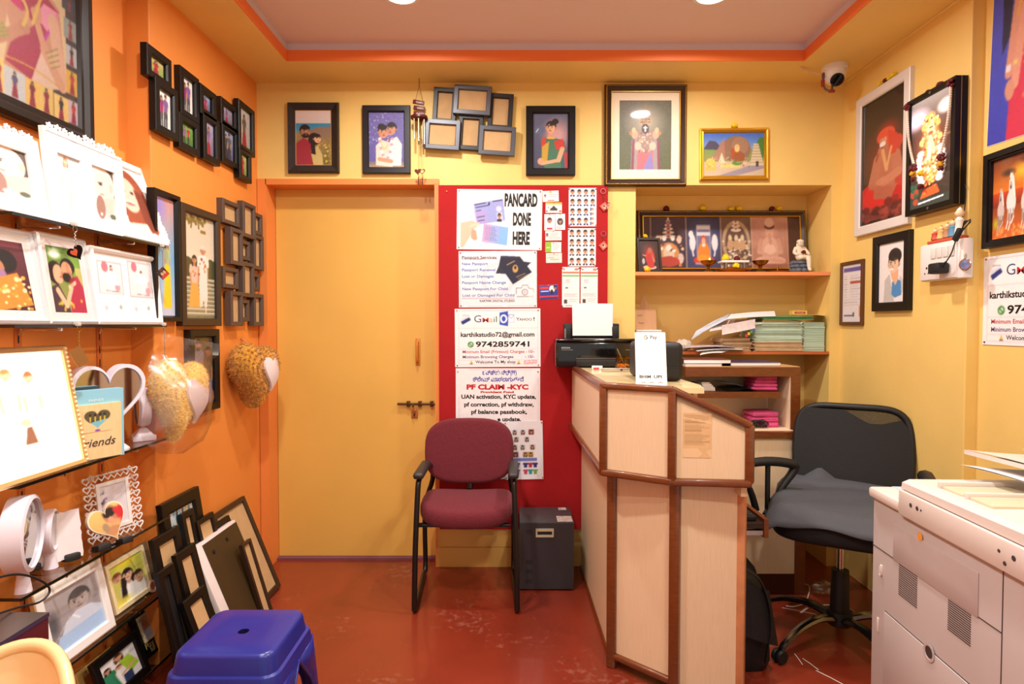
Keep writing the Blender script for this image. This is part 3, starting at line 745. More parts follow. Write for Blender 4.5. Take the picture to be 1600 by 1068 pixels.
# --- shelf 2
def couple_green(nx, ny):
    c = Cv(nx, ny); c.grad((90, 130, 50), (150, 140, 80)); c.e(.25, .12, .18, .1, (240, 250, 230), soft=.6); c.e(.75, .3, .3, .3, (120, 160, 60), soft=.8); c.rect(.8, .3, 1, 1, (220, 190, 120), .6)
    c.e(.2, .4, .17, .17, (36, 24, 24)); c.e(.28, .42, .12, .14, (222, 164, 130)); c.e(.58, .3, .17, .13, (26, 20, 20)); c.e(.54, .37, .13, .15, (206, 146, 112)); c.e(.52, .46, .1, .07, (40, 28, 26)); c.e(.34, .46, .03, .012, (180, 70, 70))
    c.poly([(.6, .48), (.84, .42), (1, .62), (.98, 1), (.5, 1)], (166, 40, 66)); c.poly([(.02, .62), (.24, .56), (.42, .8), (.5, 1), (0, 1)], (66, 44, 54)); c.line(.2, .66, .4, .88, .09, (226, 176, 140)); c.line(.42, .86, .62, .6, .08, (226, 176, 140)); c.line(.56, .6, .74, .53, .06, (236, 190, 156)); c.spots(9, .05, [(240, 214, 60)], .1, .8, .9, .95, 4, .8, .7)
    return c
def couple_gold(nx, ny):
    c = Cv(nx, ny); c.grad((96, 40, 50), (60, 24, 28)); c.rect(.4, .0, .9, .1, (110, 50, 60)); c.e(.55, .3, .18, .16, (22, 16, 18)); c.e(.38, .4, .1, .12, SK2); c.poly([(.05, .5), (.5, .42), (.7, .9), (0, 1)], (150, 110, 150)); c.poly([(.3, .55), (.75, .45), (.98, .9), (.2, 1)], (196, 130, 50)); c.spots(40, .03, [(230, 170, 70), (214, 140, 50), (246, 220, 160)], .2, .5, .95, .97, 3)
    return c
SF = lambda bw, d: [(0, 0), (0, d*.8), (bw*.2, d), (bw*.35, d*.6), (bw*.9, d*.55), (bw, d*.5), (bw, 0)]
M_, w_, h_ = shelf_M(1, -40, 71, -1.225, .045, 370)
framed('framed_photo', 'silver-white frame of a couple with a gold sari, on the eye-height shelf end', M_, w_, h_, couple_gold(60, 80), bw=.036, d=.02, fm=SILV, prof=SF, pm=PRINT)
M_, w_, h_ = shelf_M(1, 71, 147, -1.225, .035, 381)
framed('framed_photo', 'silver-white frame of a couple touching noses outdoors', M_, w_, h_, couple_green(56, 70), bw=.034, d=.02, fm=SILV, prof=SF, pm=PRINT)
M_, w_, h_ = shelf_M(1, 147, 250, -1.225, .02, 405)
t = thing('framed_photo', 'wide white double frame of a ballerina with pink balloons', 'picture frame', M_)
part('frame', B().mould(w_, h_, [(0, 0), (0, .014), (.008, .018), (.016, .012), (.016, 0)]), WFR, t, smooth=20)
cv = Cv(100, 68, (252, 250, 250))
for x0, y0, x1, y1 in ((.07, .14, .42, .6), (.54, .08, .93, .62)):
    cv.rect(x0-.008, y0-.012, x1+.008, y1+.012, (150, 146, 150)); cv.rect(x0, y0, x1, y1, (228, 222, 226)); xm = (x0+x1)/2+.02
    cv.e(x0+.1, y0+.07, .07, .08, (214, 110, 126)); cv.e(x0+.06, y0+.22, .08, .1, (240, 236, 236), soft=.5); cv.e(x1-.08, y1-.1, .06, .06, (222, 150, 160)); cv.stand(xm, y1-.02, .4, (246, 240, 240), (244, 240, 242), (236, 196, 180), (60, 40, 36), style='long'); cv.poly([(xm-.05, y0+.17), (xm+.05, y0+.17), (xm+.11, y0+.33), (xm-.11, y0+.33)], (250, 246, 248)); cv.line(xm-.1, y1-.04, xm+.12, y1-.03, .012, (120, 116, 124))
for x0 in (.08, .55):
    for k in range(20):
        a = k/19; cv.e(x0+.32*a, .76-.07*abs(math.sin(a*7)), .006, .006, (120, 110, 112))
    cv.e(x0+.06, .82, .05, .05, (226, 190, 190), soft=.5); cv.e(x0+.28, .8, .05, .05, (150, 160, 160), soft=.6)
print_part(faded(cv, .15), w_-.03, h_-.03, t, PRINT, z=.006)

# --- shelf 3
M_, w_, h_ = shelf_M(2, -60, 128, -1.21, .06, 538)
cv = Cv(90, 110, (255, 250, 238)); cv.stand(.42, .75, .62, (250, 232, 206), (250, 240, 222), (236, 190, 140), (186, 116, 56)); cv.stand(.62, .75, .58, (246, 222, 190), (250, 236, 214), (236, 190, 140), (166, 84, 40), dress=True, style='bun'); cv.poly([(.52, .62), (.57, .62), (.6, .76), (.48, .76)], (120, 70, 44)); cv.e(.52, .58, .04, .03, (240, 180, 130))
cv = faded(cv, .25)
t = thing('lit_photo_display', 'glowing white photo frame of a pale couple with a golden rim', 'picture frame', M_)
part('frame', B().mould(w_, h_, [(0, -.02), (0, .012), (.006, .018), (.016, .014), (.018, 0)]), mat('pale_gold_rim', (238, 205, 140), .25, metal=.7), t, smooth=20)
print_part(cv, w_-.034, h_-.034, t, BACKLIT, name='backlit_picture', z=.008)
b = B()
for k in range(26): b.ball((w_/2-.008, -h_/2+.012+(h_-.024)*k/25, .018), .0042, 6)
part('crystal_edging', b, mat('clear_crystal_beads', (250, 232, 190), .08, metal=.3), t)
part('base_block', B().bb((-w_/2, -h_/2, -.05), (w_/2, -h_/2+.012, .0)), mat('pale_gold_rim', (238, 205, 140)), t, smooth=False)
# heart mirror
zs = SHELF_Z[2]
WPL = mat('white_lavender_plastic', (228, 222, 234), .35)
MIRR = mat('mirror_glass', (190, 190, 190), .03, metal=1)
c = onX(167, 624, -1.335); H_ = c.z-zs
M_ = basis((.45, .89, 0), (0, 0, 1), (c.x, c.y, zs))
t = thing('heart_mirror', 'white heart-shaped mirror on a stand behind the blue gift box', 'mirror', M_)
o1 = heart_outline(.235, .235, 60); i1 = [(x*.9, y*.9) for x, y in o1]
part('rim', B().ring(o1, i1, .04, -.02, TR(0, H_, 0) @ Rx(0) @ Matrix(((1, 0, 0, 0), (0, 1, 0, 0), (0, 0, 1, 0), (0, 0, 0, 1)))), WPL, t, smooth=40)
part('mirror_face', B().prism(i1, .004, TR(0, H_, .01)), MIRR, t, smooth=False)
part('stand', B().lathe([(.045, 0), (.045, .006), (.03, .02), (.012, .04), (.01, .07), (0, .07)], seg=24, M=Matrix.Rotation(-PI/2, 3, 'X')).move(TR(0.02, 0, 0)), WPL, t)
# round side-on mirror
c = onX(223, 640, -1.34)
M_ = Matrix.Translation((c.x, c.y, zs)) @ Rz(.68)
t = thing('round_mirror', 'white round table mirror seen edge-on at the shelf end', 'mirror', M_)
hh = c.z-zs
part('rim', B().lathe([(.064, -.02), (.07, -.012), (.07, .014), (.066, .02), (0, .02)], seg=36, M=Matrix.Rotation(PI/2, 3, 'Y')).move(TR(0, 0, hh+.012)), WPL, t)
part('mirror_face', B().lathe([(.062, -.016), (0, -.016)], seg=36, M=Matrix.Rotation(PI/2, 3, 'Y')).move(TR(0, 0, hh+.012)), MIRR, t)
b = B().box((0, 0, .01), (.075, .075, .02), bev=.004); b.loft([[(-.03, -.03, .02), (.03, -.03, .02), (.03, .03, .02), (-.03, .03, .02)], [(-.01, -.01, .045), (.01, -.01, .045), (.01, .01, .045), (-.01, .01, .045)]]); b.cyl((0, 0, .04), (0, 0, .06), .007)
part('stand', b, WPL, t)
# blue gift box with a wooden Friends plaque
M_ = basis((.45, .89, 0), (0, 0, 1), (-1.288, onX(148, 690, -1.295).y, zs))
w_, h_ = .165, onX(150, 608, -1.30).z-zs
t = thing('gift_box', 'light blue boxed wooden friendship plaque in front of the heart mirror', 'gift box', M_)
part('box', B().bb((-w_/2, 0, -.03), (w_/2, h_, .0)), mat('light_blue_card', (140, 200, 222), .5), t, smooth=False)
part('plaque', B().bb((-w_/2+.008, .004, 0), (w_/2-.012, h_*.8, .008)), mat('pale_pine_wood', (238, 204, 150), .5, vary=.08, vscale=12, stretch=(6, 1, 1)), t, smooth=False)
cv = Cv(44, 36, (238, 204, 150)); hp = [(.5+.48*x*2/2, .44-.6*y) for x, y in [(heart2(2*PI*k/50)[0]*.95, heart2(2*PI*k/50)[1]*.78) for k in range(50)]]
cv.poly(hp, (70, 66, 60)); c2 = Cv(44, 36); mask = (np.abs(cv.a-np.array((70, 66, 60))).sum(2) < 5)
cv.a[mask & (cv.v > .5-.2*(cv.u-.5))] = (120, 190, 210); cv.a[mask & (cv.v < .45)] = (90, 84, 60)
for x in (.25, .42, .6, .75): cv.line(x, .2, x, .5, .05, (230, 200, 70)); cv.e(x, .22, .05, .07, (40, 36, 34))
cv.e(.5, .93, .12, .05, (130, 80, 170))
print_part(cv, .082, .066, t, PRINT, z=.009, name='heart_picture', M=TR(-.002, h_*.56, 0))
lettering([('friends', -.056, h_*.2, .026, 'L', 1.05, .004)], (52, 60, 66), t, z=.0095, M=Matrix(((1, .3, 0, -.012), (0, 1, 0, 0), (0, 0, 1, 0), (0, 0, 0, 1))))
lettering([('FRIENDS', .0, h_*.84, .007, 'C', 1.2, .0)], (235, 245, 250), t, z=.0012)

# --- shelf 4
zs = SHELF_Z[3]
M_ = basis((.28, .96, 0), (-.12, 0.02, 1), (-1.32, onX(187, 820, -1.315).y, zs))
w_ = .2; h_ = .218
t = thing('lace_heart_photo', 'white frame with a border of cut-out hearts, on the ring mirror shelf', 'picture frame', M_ @ TR(.012, h_/2, -.02))
b = B(); n_ = 0
def heart_ring(cx, cy, r, rot):
    o = [(heart2(2*PI*k/26)[0]*r, heart2(2*PI*k/26)[1]*r) for k in range(26)]
    ca, sa = math.cos(rot), math.sin(rot)
    R_ = lambda P, s: [(cx+(x*ca-y*sa)*s, cy+(x*sa+y*ca)*s) for x, y in P]
    b.ring(R_(o, 1), R_(o, .66), .004)
for k in range(8):
    y = -h_/2+h_*(k+.5)/8
    for s in (-1, 1): heart_ring(s*(w_/2-.011), y, .0145, 0); heart_ring(s*(w_/2-.028), y+.011, .011, PI)
for k in range(6):
    x = -w_/2+.03+(w_-.06)*(k+.5)/6
    for s in (-1, 1): heart_ring(x, s*(h_/2-.011), .0145, 0)
part('heart_lace', b, WFR, t)
part('frame', B().mould(w_*.6, h_*.74, [(0, 0), (0, .006), (.012, .006), (.012, 0)]), WFR, t, smooth=False)
cv = Cv(36, 48, (226, 222, 230)); cv.spots(12, .035, [(170, 130, 190), (206, 160, 200), (90, 100, 100)], .0, .3, .25, .62, 2); cv.line(.45, .35, .8, .25, .01, (180, 178, 190)); cv.line(.6, .38, .85, .33, .01, (180, 178, 190)); cv.spots(8, .02, [(80, 90, 100)], .05, .12, .2, .4, 5)
print_part(cv, w_*.5, h_*.64, t, PRINT, z=.002)
# heart stone plaque
def stone_print(nx, ny, kind):
    c = Cv(nx, ny, (222, 190, 120))
    if kind: c.grad((236, 204, 120), (214, 160, 96)); c.e(.62, .3, .2, .22, (190, 130, 90)); c.e(.6, .25, .16, .12, (24, 14, 16)); c.poly([(.7, .2), (1, .2), (1, .7), (.8, .7)], (206, 36, 50)); c.line(.55, .45, .75, .55, .1, (226, 160, 120)); c.e(.5, .7, .2, .12, (200, 140, 96)); c.e(.36, .55, .08, .12, (170, 140, 110)); c.e(.7, .8, .1, .08, (238, 170, 130)); c.e(.56, .45, .08, .1, (220, 160, 124))
    return c
M_ = basis((.42, .90, 0), (-.25, .0, 1), (-1.288, onX(172, 828, -1.29).y, zs+.006))
t = thing('heart_photo_plaque', 'cream heart-shaped photo plaque of a couple on a black stand', 'photo plaque', M_)
o1 = heart_outline(.118, .125, 60)
Hh = Rz(.35)
part('stone', B().prism(o1, .012, TR(0, .068, 0) @ Rz(.3)), mat('cream_stone', (236, 224, 200), .5), t, smooth=30)
cvp = stone_print(40, 44, 1)
# clip the picture to the heart by building it as a fan of the outline
ap = cvp.final(); b = B(); bm = b.bm; o2 = [(x*.92, y*.92) for x, y in o1]; lay = bm.verts.layers.float_color.new('Col')
rings = []
for s in np.linspace(1, .02, 18):
    r_ = []
    for x, y in o2:
        v = bm.verts.new((x*s, y*s, 0)); iu = min(39, max(0, int((x*s/.118+.5)*40))); iv = min(43, max(0, int((.5-y*s/.13)*44))); v[lay] = (*ap[iv, iu], 1); r_.append(v)
    rings.append(r_)
for A_, C_ in zip(rings, rings[1:]):
    for k in range(60): bm.faces.new((A_[k], A_[(k+1) % 60], C_[(k+1) % 60], C_[k]))
b.move(TR(0, .068, .0125) @ Rz(.3)); part('picture', b, GLASSED, t, smooth=False)
b = B().bb((-.055, -.008, -.01), (-.015, .012, .03), bev=.003); b.bb((.02, -.008, -.01), (.055, .012, .03), bev=.003); b.bb((-.05, -.008, -.025), (.05, 0, -.01)); part('stand', b, BLKM, t)
# white photo slab behind the ring mirror
M_ = basis((.55, .83, 0), (-.22, .0, 1), (-1.362, onX(80, 832, -1.36).y, zs+.004))
t = thing('photo_slab', 'blank white deckle-edged slab on a black stand behind the ring mirror', 'photo plaque', M_)
q = random.Random(3); o1 = []
for i in range(4):
    a, c_ = [(-.08, 0), (.08, 0), (.08, .14), (-.08, .14)][i], [(.08, 0), (.08, .14), (-.08, .14), (-.08, 0)][i]
    for k in range(12): o1.append((a[0]+(c_[0]-a[0])*k/12+q.uniform(-.002, .002), a[1]+(c_[1]-a[1])*k/12+q.uniform(-.002, .002)))
part('slab', B().prism(o1, .01, TR(0, .004, 0)), mat('white_stone', (232, 224, 226), .5, vary=.03, vscale=30), t, smooth=30)
part('stand', B().bb((.03, -.004, -.02), (.07, .018, .025), bev=.005).bb((-.07, -.004, -.02), (-.03, .018, .025), bev=.005), BLKM, t)
# ring mirrors
def ringmirror(label, px, pytop, pybot, X, yaw, wide):
    a = onX(px, pytop, X); c_ = onX(px, pybot, X); R_ = (a.z-c_.z)/2
    M = Matrix.Translation((X, a.y, zs)) @ Rz(yaw)
    t = thing('ring_mirror', label, 'mirror', M, 'white ring mirrors')
    h0 = (a.z+c_.z)/2-zs
    part('rim', B().lathe([(R_*.9, -wide/2), (R_, -wide/2+.004), (R_, wide/2-.004), (R_*.9, wide/2), (R_*.9, -wide/2)], seg=48, M=Matrix.Rotation(PI/2, 3, 'Y')).move(TR(0, 0, h0)), WPL, t)
    part('mirror_face', B().lathe([(R_*.9, wide*.34), (0, wide*.34)], seg=40, M=Matrix.Rotation(PI/2, 3, 'Y')).move(TR(0, 0, h0)), MIRR, t)
    if h0-R_ > .004: part('stand', B().cyl((0, 0, 0), (0, 0, h0-R_+.004), .02, .012), WPL, t)
    return t
ringmirror('large white ring mirror with a thick rim, near end of its shelf', 33, 775, 893, -1.305, .42, .055)
ringmirror('small white ring mirror standing just behind the large ring', 77, 796, 862, -1.355, .45, .03)

# --- shelf 5
zs = SHELF_Z[4]
M_, w_, h_ = shelf_M(4, 62, 166, -1.225, .045, 864)
cv = Cv(64, 84); cv.grad((176, 168, 172), (150, 146, 150)); cv.e(.1, .5, .12, .3, (90, 90, 96), soft=.7); cv.head(.62, .33, .18, (186, 176, 174), (84, 82, 84), 'short', -.4, (140, 120, 122)); cv.poly([(.3, .58), (.5, .48), (.78, .5), (1, .62), (1, 1), (.05, 1)], (204, 214, 232)); cv.poly([(.15, .74), (1, .72), (1, 1), (.05, 1)], (170, 202, 240)); cv.line(.45, .52, .55, .62, .03, (236, 240, 246)); cv.line(.05, .8, .4, .5, .006, (236, 236, 240))
t = framed('framed_photo', 'white frame with wooden sides of a smiling man in a light blue shirt', M_, w_, h_, cv, bw=.03, d=.016, fm=WFR, pm=GLASSED)
part('wood_edge', B().mould(w_+.008, h_+.008, [(0, 0), (0, .012), (.004, .012), (.004, 0)]), mat('light_oak_edge', (190, 150, 96), .5), t, smooth=False)
M_, w_, h_ = shelf_M(4, 166, 238, -1.235, .04, 838)
t = thing('framed_photo', 'brown board with a cream family photo frame and a pink medallion', 'picture frame', M_)
part('board', B().bb((-w_/2, -h_/2, 0), (w_/2, h_/2, .008)), mat('taupe_board', (112, 88, 62), .6), t, smooth=False)
cv = Cv(40, 52); cv.grad((206, 214, 90), (236, 224, 130)); cv.e(.5, .1, .3, .1, (240, 226, 60), soft=.6); cv.head(.2, .33, .11, (226, 170, 140), (130, 70, 50)); cv.body(.48, .5, .42, 1, (250, 246, 240)); cv.head(.48, .38, .13, (236, 190, 160), (40, 26, 26), 'long'); cv.poly([(.28, .4), (.4, .4), (.36, .9), (.2, .9)], (40, 26, 26)); cv.body(.78, .68, .4, 1, (252, 248, 240)); cv.head(.76, .55, .12, (230, 180, 146), (66, 44, 34)); cv.e(.2, .9, .3, .12, (236, 220, 90), soft=.7)
part('inner_frame', B().mould(w_*.82, h_*.88, [(0, .008), (0, .016), (.014, .016), (.014, .008)]).move(TR(-.012, .008, 0)), mat('cream_wood', (236, 214, 166), .5), t, smooth=False)
print_part(cv, w_*.82-.026, h_*.88-.026, t, GLASSED, z=.011, M=TR(-.012, .008, 0))
part('medallion', B().lathe([(.022, 0), (.022, .006), (.015, .006), (.014, .002)], seg=28).move(TR(w_*.33, -h_*.34, .016)), mat('cream_wood', (236, 214, 166)), t)
part('medallion_centre', B().lathe([(.0145, .003), (0, .003)], seg=28).move(TR(w_*.33, -h_*.34, .016)), mat('dusty_pink', (196, 96, 108), .6), t, label='dusty pink round medallion centre')
part('brass_pin', B().ball((w_*.18, -h_*.46, .009), .004, 8).ball((w_*.46, -h_*.2, .009), .004, 8), GOLD, t)
# black cable dangling in front
pts = [onX(x, y, -1.17) for x, y in ((-15, 962), (30, 948), (62, 940), (77, 925), (72, 912), (48, 900), (20, 897), (-15, 905))]
solo('cable', B().tube(pts, .0028, 6, smooth=5), BLKM, 'thin black cable looping in front of the glass shelf with the blue-shirt photo', 'cable', loc=pts[2])

# --- shelf 6
M_, w_, h_ = shelf_M(5, 172, 228, -1.222, .05, 956)
M_, w_, h_ = shelf_M(5, 152, 222, -1.212, .05, 972)
cv = Cv(40, 56, (232, 228, 226)); cv.stand(.18, 1.1, .9, (40, 120, 80), (40, 100, 70), SK, HB, style='long'); cv.poly([(0, .5), (.3, .45), (.42, 1), (0, 1)], (40, 122, 84)); cv.head(.52, .14, .09, (220, 160, 124), (90, 50, 34), 'long'); cv.poly([(.5, .3), (.78, .26), (.98, .7), (.7, .8)], (166, 206, 50)); cv.head(.46, .42, .07, (236, 186, 150), (110, 70, 50)); cv.poly([(.38, .52), (.58, .5), (.62, .72), (.4, .72)], (240, 238, 236)); cv.rect(.5, .72, .75, 1, (46, 60, 100)); cv.line(.5, .68, .9, .56, .06, (226, 170, 136))
framed('framed_photo', 'black frame of a mother, father and child, on the lowest shelf', M_, w_, h_, cv, bw=.028, d=.016)
M_, w_, h_ = shelf_M(5, 214, 246, -1.26, .05, 935)
t = thing('framed_photo', 'black keepsake board with gold script behind the family photo', 'picture frame', M_)
part('board', B().bb((-w_/2, -h_/2, 0), (w_/2, h_/2, .01)), BLK, t, smooth=False)
part('inner_frame', B().mould(w_*.55, h_*.6, [(0, .01), (0, .016), (.008, .016), (.008, .01)]).move(TR(0, h_*.15, 0)), mat('cream_wood', (236, 214, 166)), t, smooth=False)
cv = Cv(16, 24); cv.grad((200, 196, 200), (170, 180, 210)); cv.e(.5, .35, .2, .2, SK)
print_part(cv, w_*.55-.012, h_*.6-.012, t, PRINT, z=.012, M=TR(0, h_*.15, 0))
lettering([('Play', -w_*.3, -h_*.3, .022, 'L', 1, .0), ('ful', -w_*.15, -h_*.42, .02, 'L', 1, .0)], (226, 200, 130), t, z=.0115)
M_, w_, h_ = shelf_M(5, 120, 176, -1.262, .04, 1000)
framed('framed_photo', 'gold-edged frame half hidden behind the family photo', M_, w_, h_*.9, None, bw=.03, d=.014, fm=mat('old_gold_frame', (206, 170, 96), .4, metal=.3))
# dark red wooden box at the frame edge
a = onX(62, 960, -1.10)
b = B().bb((-1.28, a.y-.3, a.z-.1), (-1.08, a.y, a.z-.004)); t = thing_at('wooden_box', 'dark red wooden box with a steel top edge, behind the cream chair', 'box', (-1.18, a.y-.15, a.z-.1))
part('box', b, mat('red_mahogany', (92, 34, 16), .3, vary=.15, vscale=6, coat=.4), t, world=True, smooth=False)
part('steel_edge', B().bb((-1.282, a.y-.3, a.z-.004), (-1.078, a.y+.001, a.z+.006)), STEEL, t, world=True, smooth=False)

# --- keychains hanging from the shelf edges
def keychain(label, px, py0, py1, pend, X=XS+.006, chain=STEEL, drop=None, kind='heart', cat='keychain', picked=None):
    P0 = onX(px, py0, X); P1 = onX(px, py1, X)
    t = thing_at('keychain', label, cat, P0, 'keychains hanging from the shelf edges')
    part('clip', B().box(P0+Vector((-.004, 0, .004)), (.016, .014, .012), bev=.002), mat('clear_clip', (196, 190, 180), .3), t, world=True)
    r_ = .0085
    part('split_ring', B().tube([P0+Vector((0, r_*math.cos(a), -r_-.002+r_*math.sin(a))) for a in np.linspace(0, 2*PI, 17)[:-1]], .0011, 6, closed=True), chain, t, world=True)
    b = B(); z0 = P0.z-2*r_-.002; n = max(2, int((z0-P1.z)/.0045))
    for k in range(n):
        zc = z0-(k+.5)*(z0-P1.z)/n; ax = (k % 2)*PI/2
        b.tube([Vector((P0.x+.0022*math.cos(a)*math.cos(ax), P0.y+.0022*math.cos(a)*math.sin(ax), zc+.0036*math.sin(a))) for a in np.linspace(0, 2*PI, 9)[:-1]], .0007, 4, closed=True)
    part('chain', b, chain, t, world=True)
    pend(t, P1); return t
def pend_heart(t, P):
    M = basis((.3, .95, 0), (0, .25, 1), P+Vector((0, .004, -.018)))
    b = B().prism(heart_outline(.05, .042, 40), .004, M @ Rz(.55)); part('heart_tag', b, mat('black_acrylic', (16, 10, 10), .1), t, world=True)
    b = B().prism(heart_outline(.024, .022, 30), .0005, M @ TR(-.007, 0, .0042) @ Rz(.55)); part('tag_photo', b, mat('ember_red_print', (170, 66, 36), .3), t, world=True)
keychain('keychain with a black heart tag hanging below the top shelf', 117, 352, 386, pend_heart)
def pend_square(t, P):
    M = basis((.5, .86, 0), (0, 0, 1), P+Vector((0, 0, -.02))) @ Rz(.78)
    part('photo_tag', B().bb((-.017, -.017, 0), (.017, .017, .003)).move(M), BLK, t, world=True, smooth=False)
    cv = Cv(20, 20, (150, 50, 30)); cv.e(.25, .35, .3, .35, (26, 16, 14)); cv.e(.75, .3, .25, .25, (26, 16, 14)); cv.e(.35, .5, .15, .2, SK); cv.e(.68, .5, .14, .2, SK); cv.rect(0, .75, 1, 1, (190, 40, 40))
    print_part(cv, .032, .032, t, GLASSED, name='tag_photo', z=0, M=MW[t].inverted() @ M @ TR(0, 0, .0034))
keychain('keychain with a diamond-set photo tag at the top shelf end', 254, 385, 418, pend_square)
def pend_tag(t, P):
    M = basis((.4, .9, 0), (0, 0, 1), P+Vector((0, .0, -.03))) @ Rz(.5)
    part('brown_tag', B().bb((-.018, -.028, 0), (.018, .028, .002)).move(M), mat('olive_brown_tag', (136, 90, 38), .5), t, world=True, smooth=False)
keychain('keychain with a plain brown tag hanging before the heart mirror', 123, 508, 541, pend_tag, chain=BRASS)
def pend_charm(t, P):
    part('charm', B().ball(P+Vector((0, 0, -.02)), (.004, .007, .022), 10), STEEL, t, world=True)
keychain('keychain with a silver charm hanging over the wrapped cushion', 257, 508, 556, pend_charm)
# ================================================================ back wall
def back_M(px0, px1, py0, py1, Y=YB, rot=0):
    a = onY(px0, py1, Y-.015); c = onY(px1, py0, Y-.015)
    M = basis((1, 0, 0), (0, 0, 1), ((a.x+c.x)/2, Y, (a.z+c.z)/2))
    return M @ Matrix.Rotation(rot, 4, 'Z'), c.x-a.x, c.z-a.z
# couple on the beach
cv = Cv(70, 110); cv.grad((226, 206, 200), (206, 196, 190), 0, .25); cv.grad((40, 130, 170), (60, 150, 180), .24, .42); cv.grad((150, 124, 84), (120, 104, 40), .4, 1); cv.noise(18, 3, 0, .45, 1, 1, 2); cv.e(.85, .4, .3, .1, (134, 110, 90)); cv.spots(60, .02, [(190, 160, 60), (90, 90, 40), (200, 180, 90)], .4, .6, 1, 1, 5)
cv.poly([(.0, .62), (.22, .5), (.42, .56), (.6, 1), (0, 1)], (150, 30, 50)); cv.poly([(.42, .72), (.62, .64), (.74, .8), (.76, 1), (.5, 1)], (200, 176, 110)); cv.head(.27, .385, .105, SK2, (16, 12, 14), 'beard', 1); cv.e(.52, .52, .1, .11, (20, 14, 16)); cv.poly([(.42, .5), (.52, .48), (.56, .8), (.44, .78)], (20, 14, 16)); cv.head(.6, .515, .075, (230, 176, 130), (20, 14, 16), 'short', 1)
M_, w_, h_ = back_M(450, 529, 160, 270)
RIB = mat('ribbed_espresso_frame', (34, 20, 16), .3, bump=1.0, bscale=2, stretch=(160, 160, 1))
t = framed('framed_photo', 'ribbed dark frame of a couple in dark red by the sea, above the door', M_, w_, h_, cv, bw=.04, d=.028, fm=RIB, prof=lambda bw, d: [(0, 0), (0, d*.6), (bw*.15, d), (bw*.9, d*.55), (bw, d*.5), (bw, 0)])
part('gilt_fillet', B().mould(w_-.078, h_-.078, [(0, .013), (.001, .0145), (.003, .0145), (.004, .011)]), mat('gilt_fillet', (226, 190, 110), .3, metal=.6), t, smooth=False)
# couple with garlands
cv = Cv(62, 96); cv.grad((112, 106, 176), (86, 80, 150)); cv.noise(16, 2, seed=4); cv.spots(50, .01, [(190, 190, 230)], 0, 0, .6, .6, 3); cv.grad((110, 96, 120), (176, 150, 110), .88, 1)
cv.poly([(.2, .6), (.36, .5), (.6, .55), (.66, .98), (.2, .95)], (226, 206, 190)); cv.poly([(.6, .5), (.78, .44), (.92, .58), (.9, .96), (.56, .96)], (222, 216, 214)); cv.head(.4, .36, .11, (206, 142, 110), (24, 16, 20), 'bun', .5); cv.head(.64, .31, .105, (196, 138, 108), (22, 16, 18), 'short', -1)
for k in range(16):
    a = k/15*PI; cv.e(.48-.17*math.cos(a), .48+.36*math.sin(a)*(.5+.5*math.sin(a)), .028, .024, (226, 150, 176) if k % 2 else (244, 226, 226))
    cv.e(.44-.1*math.cos(a), .46+.2*math.sin(a), .012, .012, (226, 190, 90))
cv.line(.3, .84, .62, .88, .07, (206, 146, 112))
M_, w_, h_ = back_M(567, 641, 165, 271)
framed('framed_photo', 'flat black frame of a couple wearing flower garlands, left of the wind chime', M_, w_, h_, cv, bw=.033, d=.025, fm=mat('slate_black_frame', (22, 22, 26), .35))
# woman in a sari
cv = Cv(62, 100); cv.grad((96, 100, 130), (56, 60, 84)); cv.e(.68, .38, .32, .36, (196, 150, 150), soft=.8); cv.e(.2, .3, .12, .1, (90, 100, 130), soft=.5)
cv.poly([(.28, .46), (.48, .42), (.82, .48), (.95, .7), (.96, 1), (.35, 1), (.22, .8)], (60, 110, 84)); cv.poly([(.7, .46), (.88, .5), (.98, 1), (.8, 1)], (40, 90, 90)); cv.poly([(.58, .5), (.84, .46), (.9, .62), (.66, .66)], (190, 50, 40)); cv.poly([(.24, .46), (.38, .42), (.36, .62), (.24, .62)], (190, 60, 40)); cv.poly([(.26, .6), (.46, .5), (.4, .9), (.26, .9)], (190, 150, 50)); cv.poly([(.86, .7), (.98, .7), (1, 1), (.9, 1)], (170, 50, 60))
cv.line(.82, .64, .72, .84, .08, (214, 160, 124)); cv.line(.72, .84, .26, .9, .06, (214, 160, 124)); cv.e(.22, .86, .05, .06, (206, 150, 116)); cv.rect(.42, .36, .6, .46, (206, 150, 116)); cv.line(.4, .44, .6, .45, .02, (226, 180, 80)); cv.e(.63, .15, .055, .05, (26, 18, 18)); cv.head(.51, .26, .1, (222, 166, 130), (26, 18, 18), 'short', -.6); cv.e(.46, .205, .012, .012, (220, 200, 120)); cv.line(.1, .34, .16, .28, .012, (230, 230, 235))
M_, w_, h_ = back_M(822, 899, 166, 274)
framed('framed_photo', 'plain black frame of a smiling woman in a green sari, beside the gilt deity frame', M_, w_, h_, cv, bw=.037, d=.025)
# six-opening collage, hung crooked
M0, _, _ = back_M(664, 804, 137, 244, rot=-.065)
GRF = mat('pewter_frame', (86, 88, 96), .4, metal=.35); CHF = mat('charcoal_frame', (36, 34, 36), .45)
cells, fms, lifts = [], [], []
for (a, b_, c_, d_, g) in ((677, 713, 138, 192, 0), (710, 767, 137, 181, 1), (763, 801, 147, 202, 0), (665, 719, 190, 235, 1), (716, 754, 180, 234, 0), (749, 805, 200, 244, 1)):
    p = M0.inverted() @ onY((a+b_)/2, (c_+d_)/2, YB-.02); hw, hh = (b_-a)*3.18/950/2, (d_-c_)*3.18/950/2
    cells.append((p.x-hw, p.y-hh, p.x+hw, p.y+hh)); fms.append(GRF if g else CHF); lifts.append(.026 if g else .004)
multi('framed_collage', 'crooked grey and black collage frame of six empty openings beside the wind chime', M0, cells, [TAN]*6, d=.024, bw=.024, fm=fms, lift=lifts)
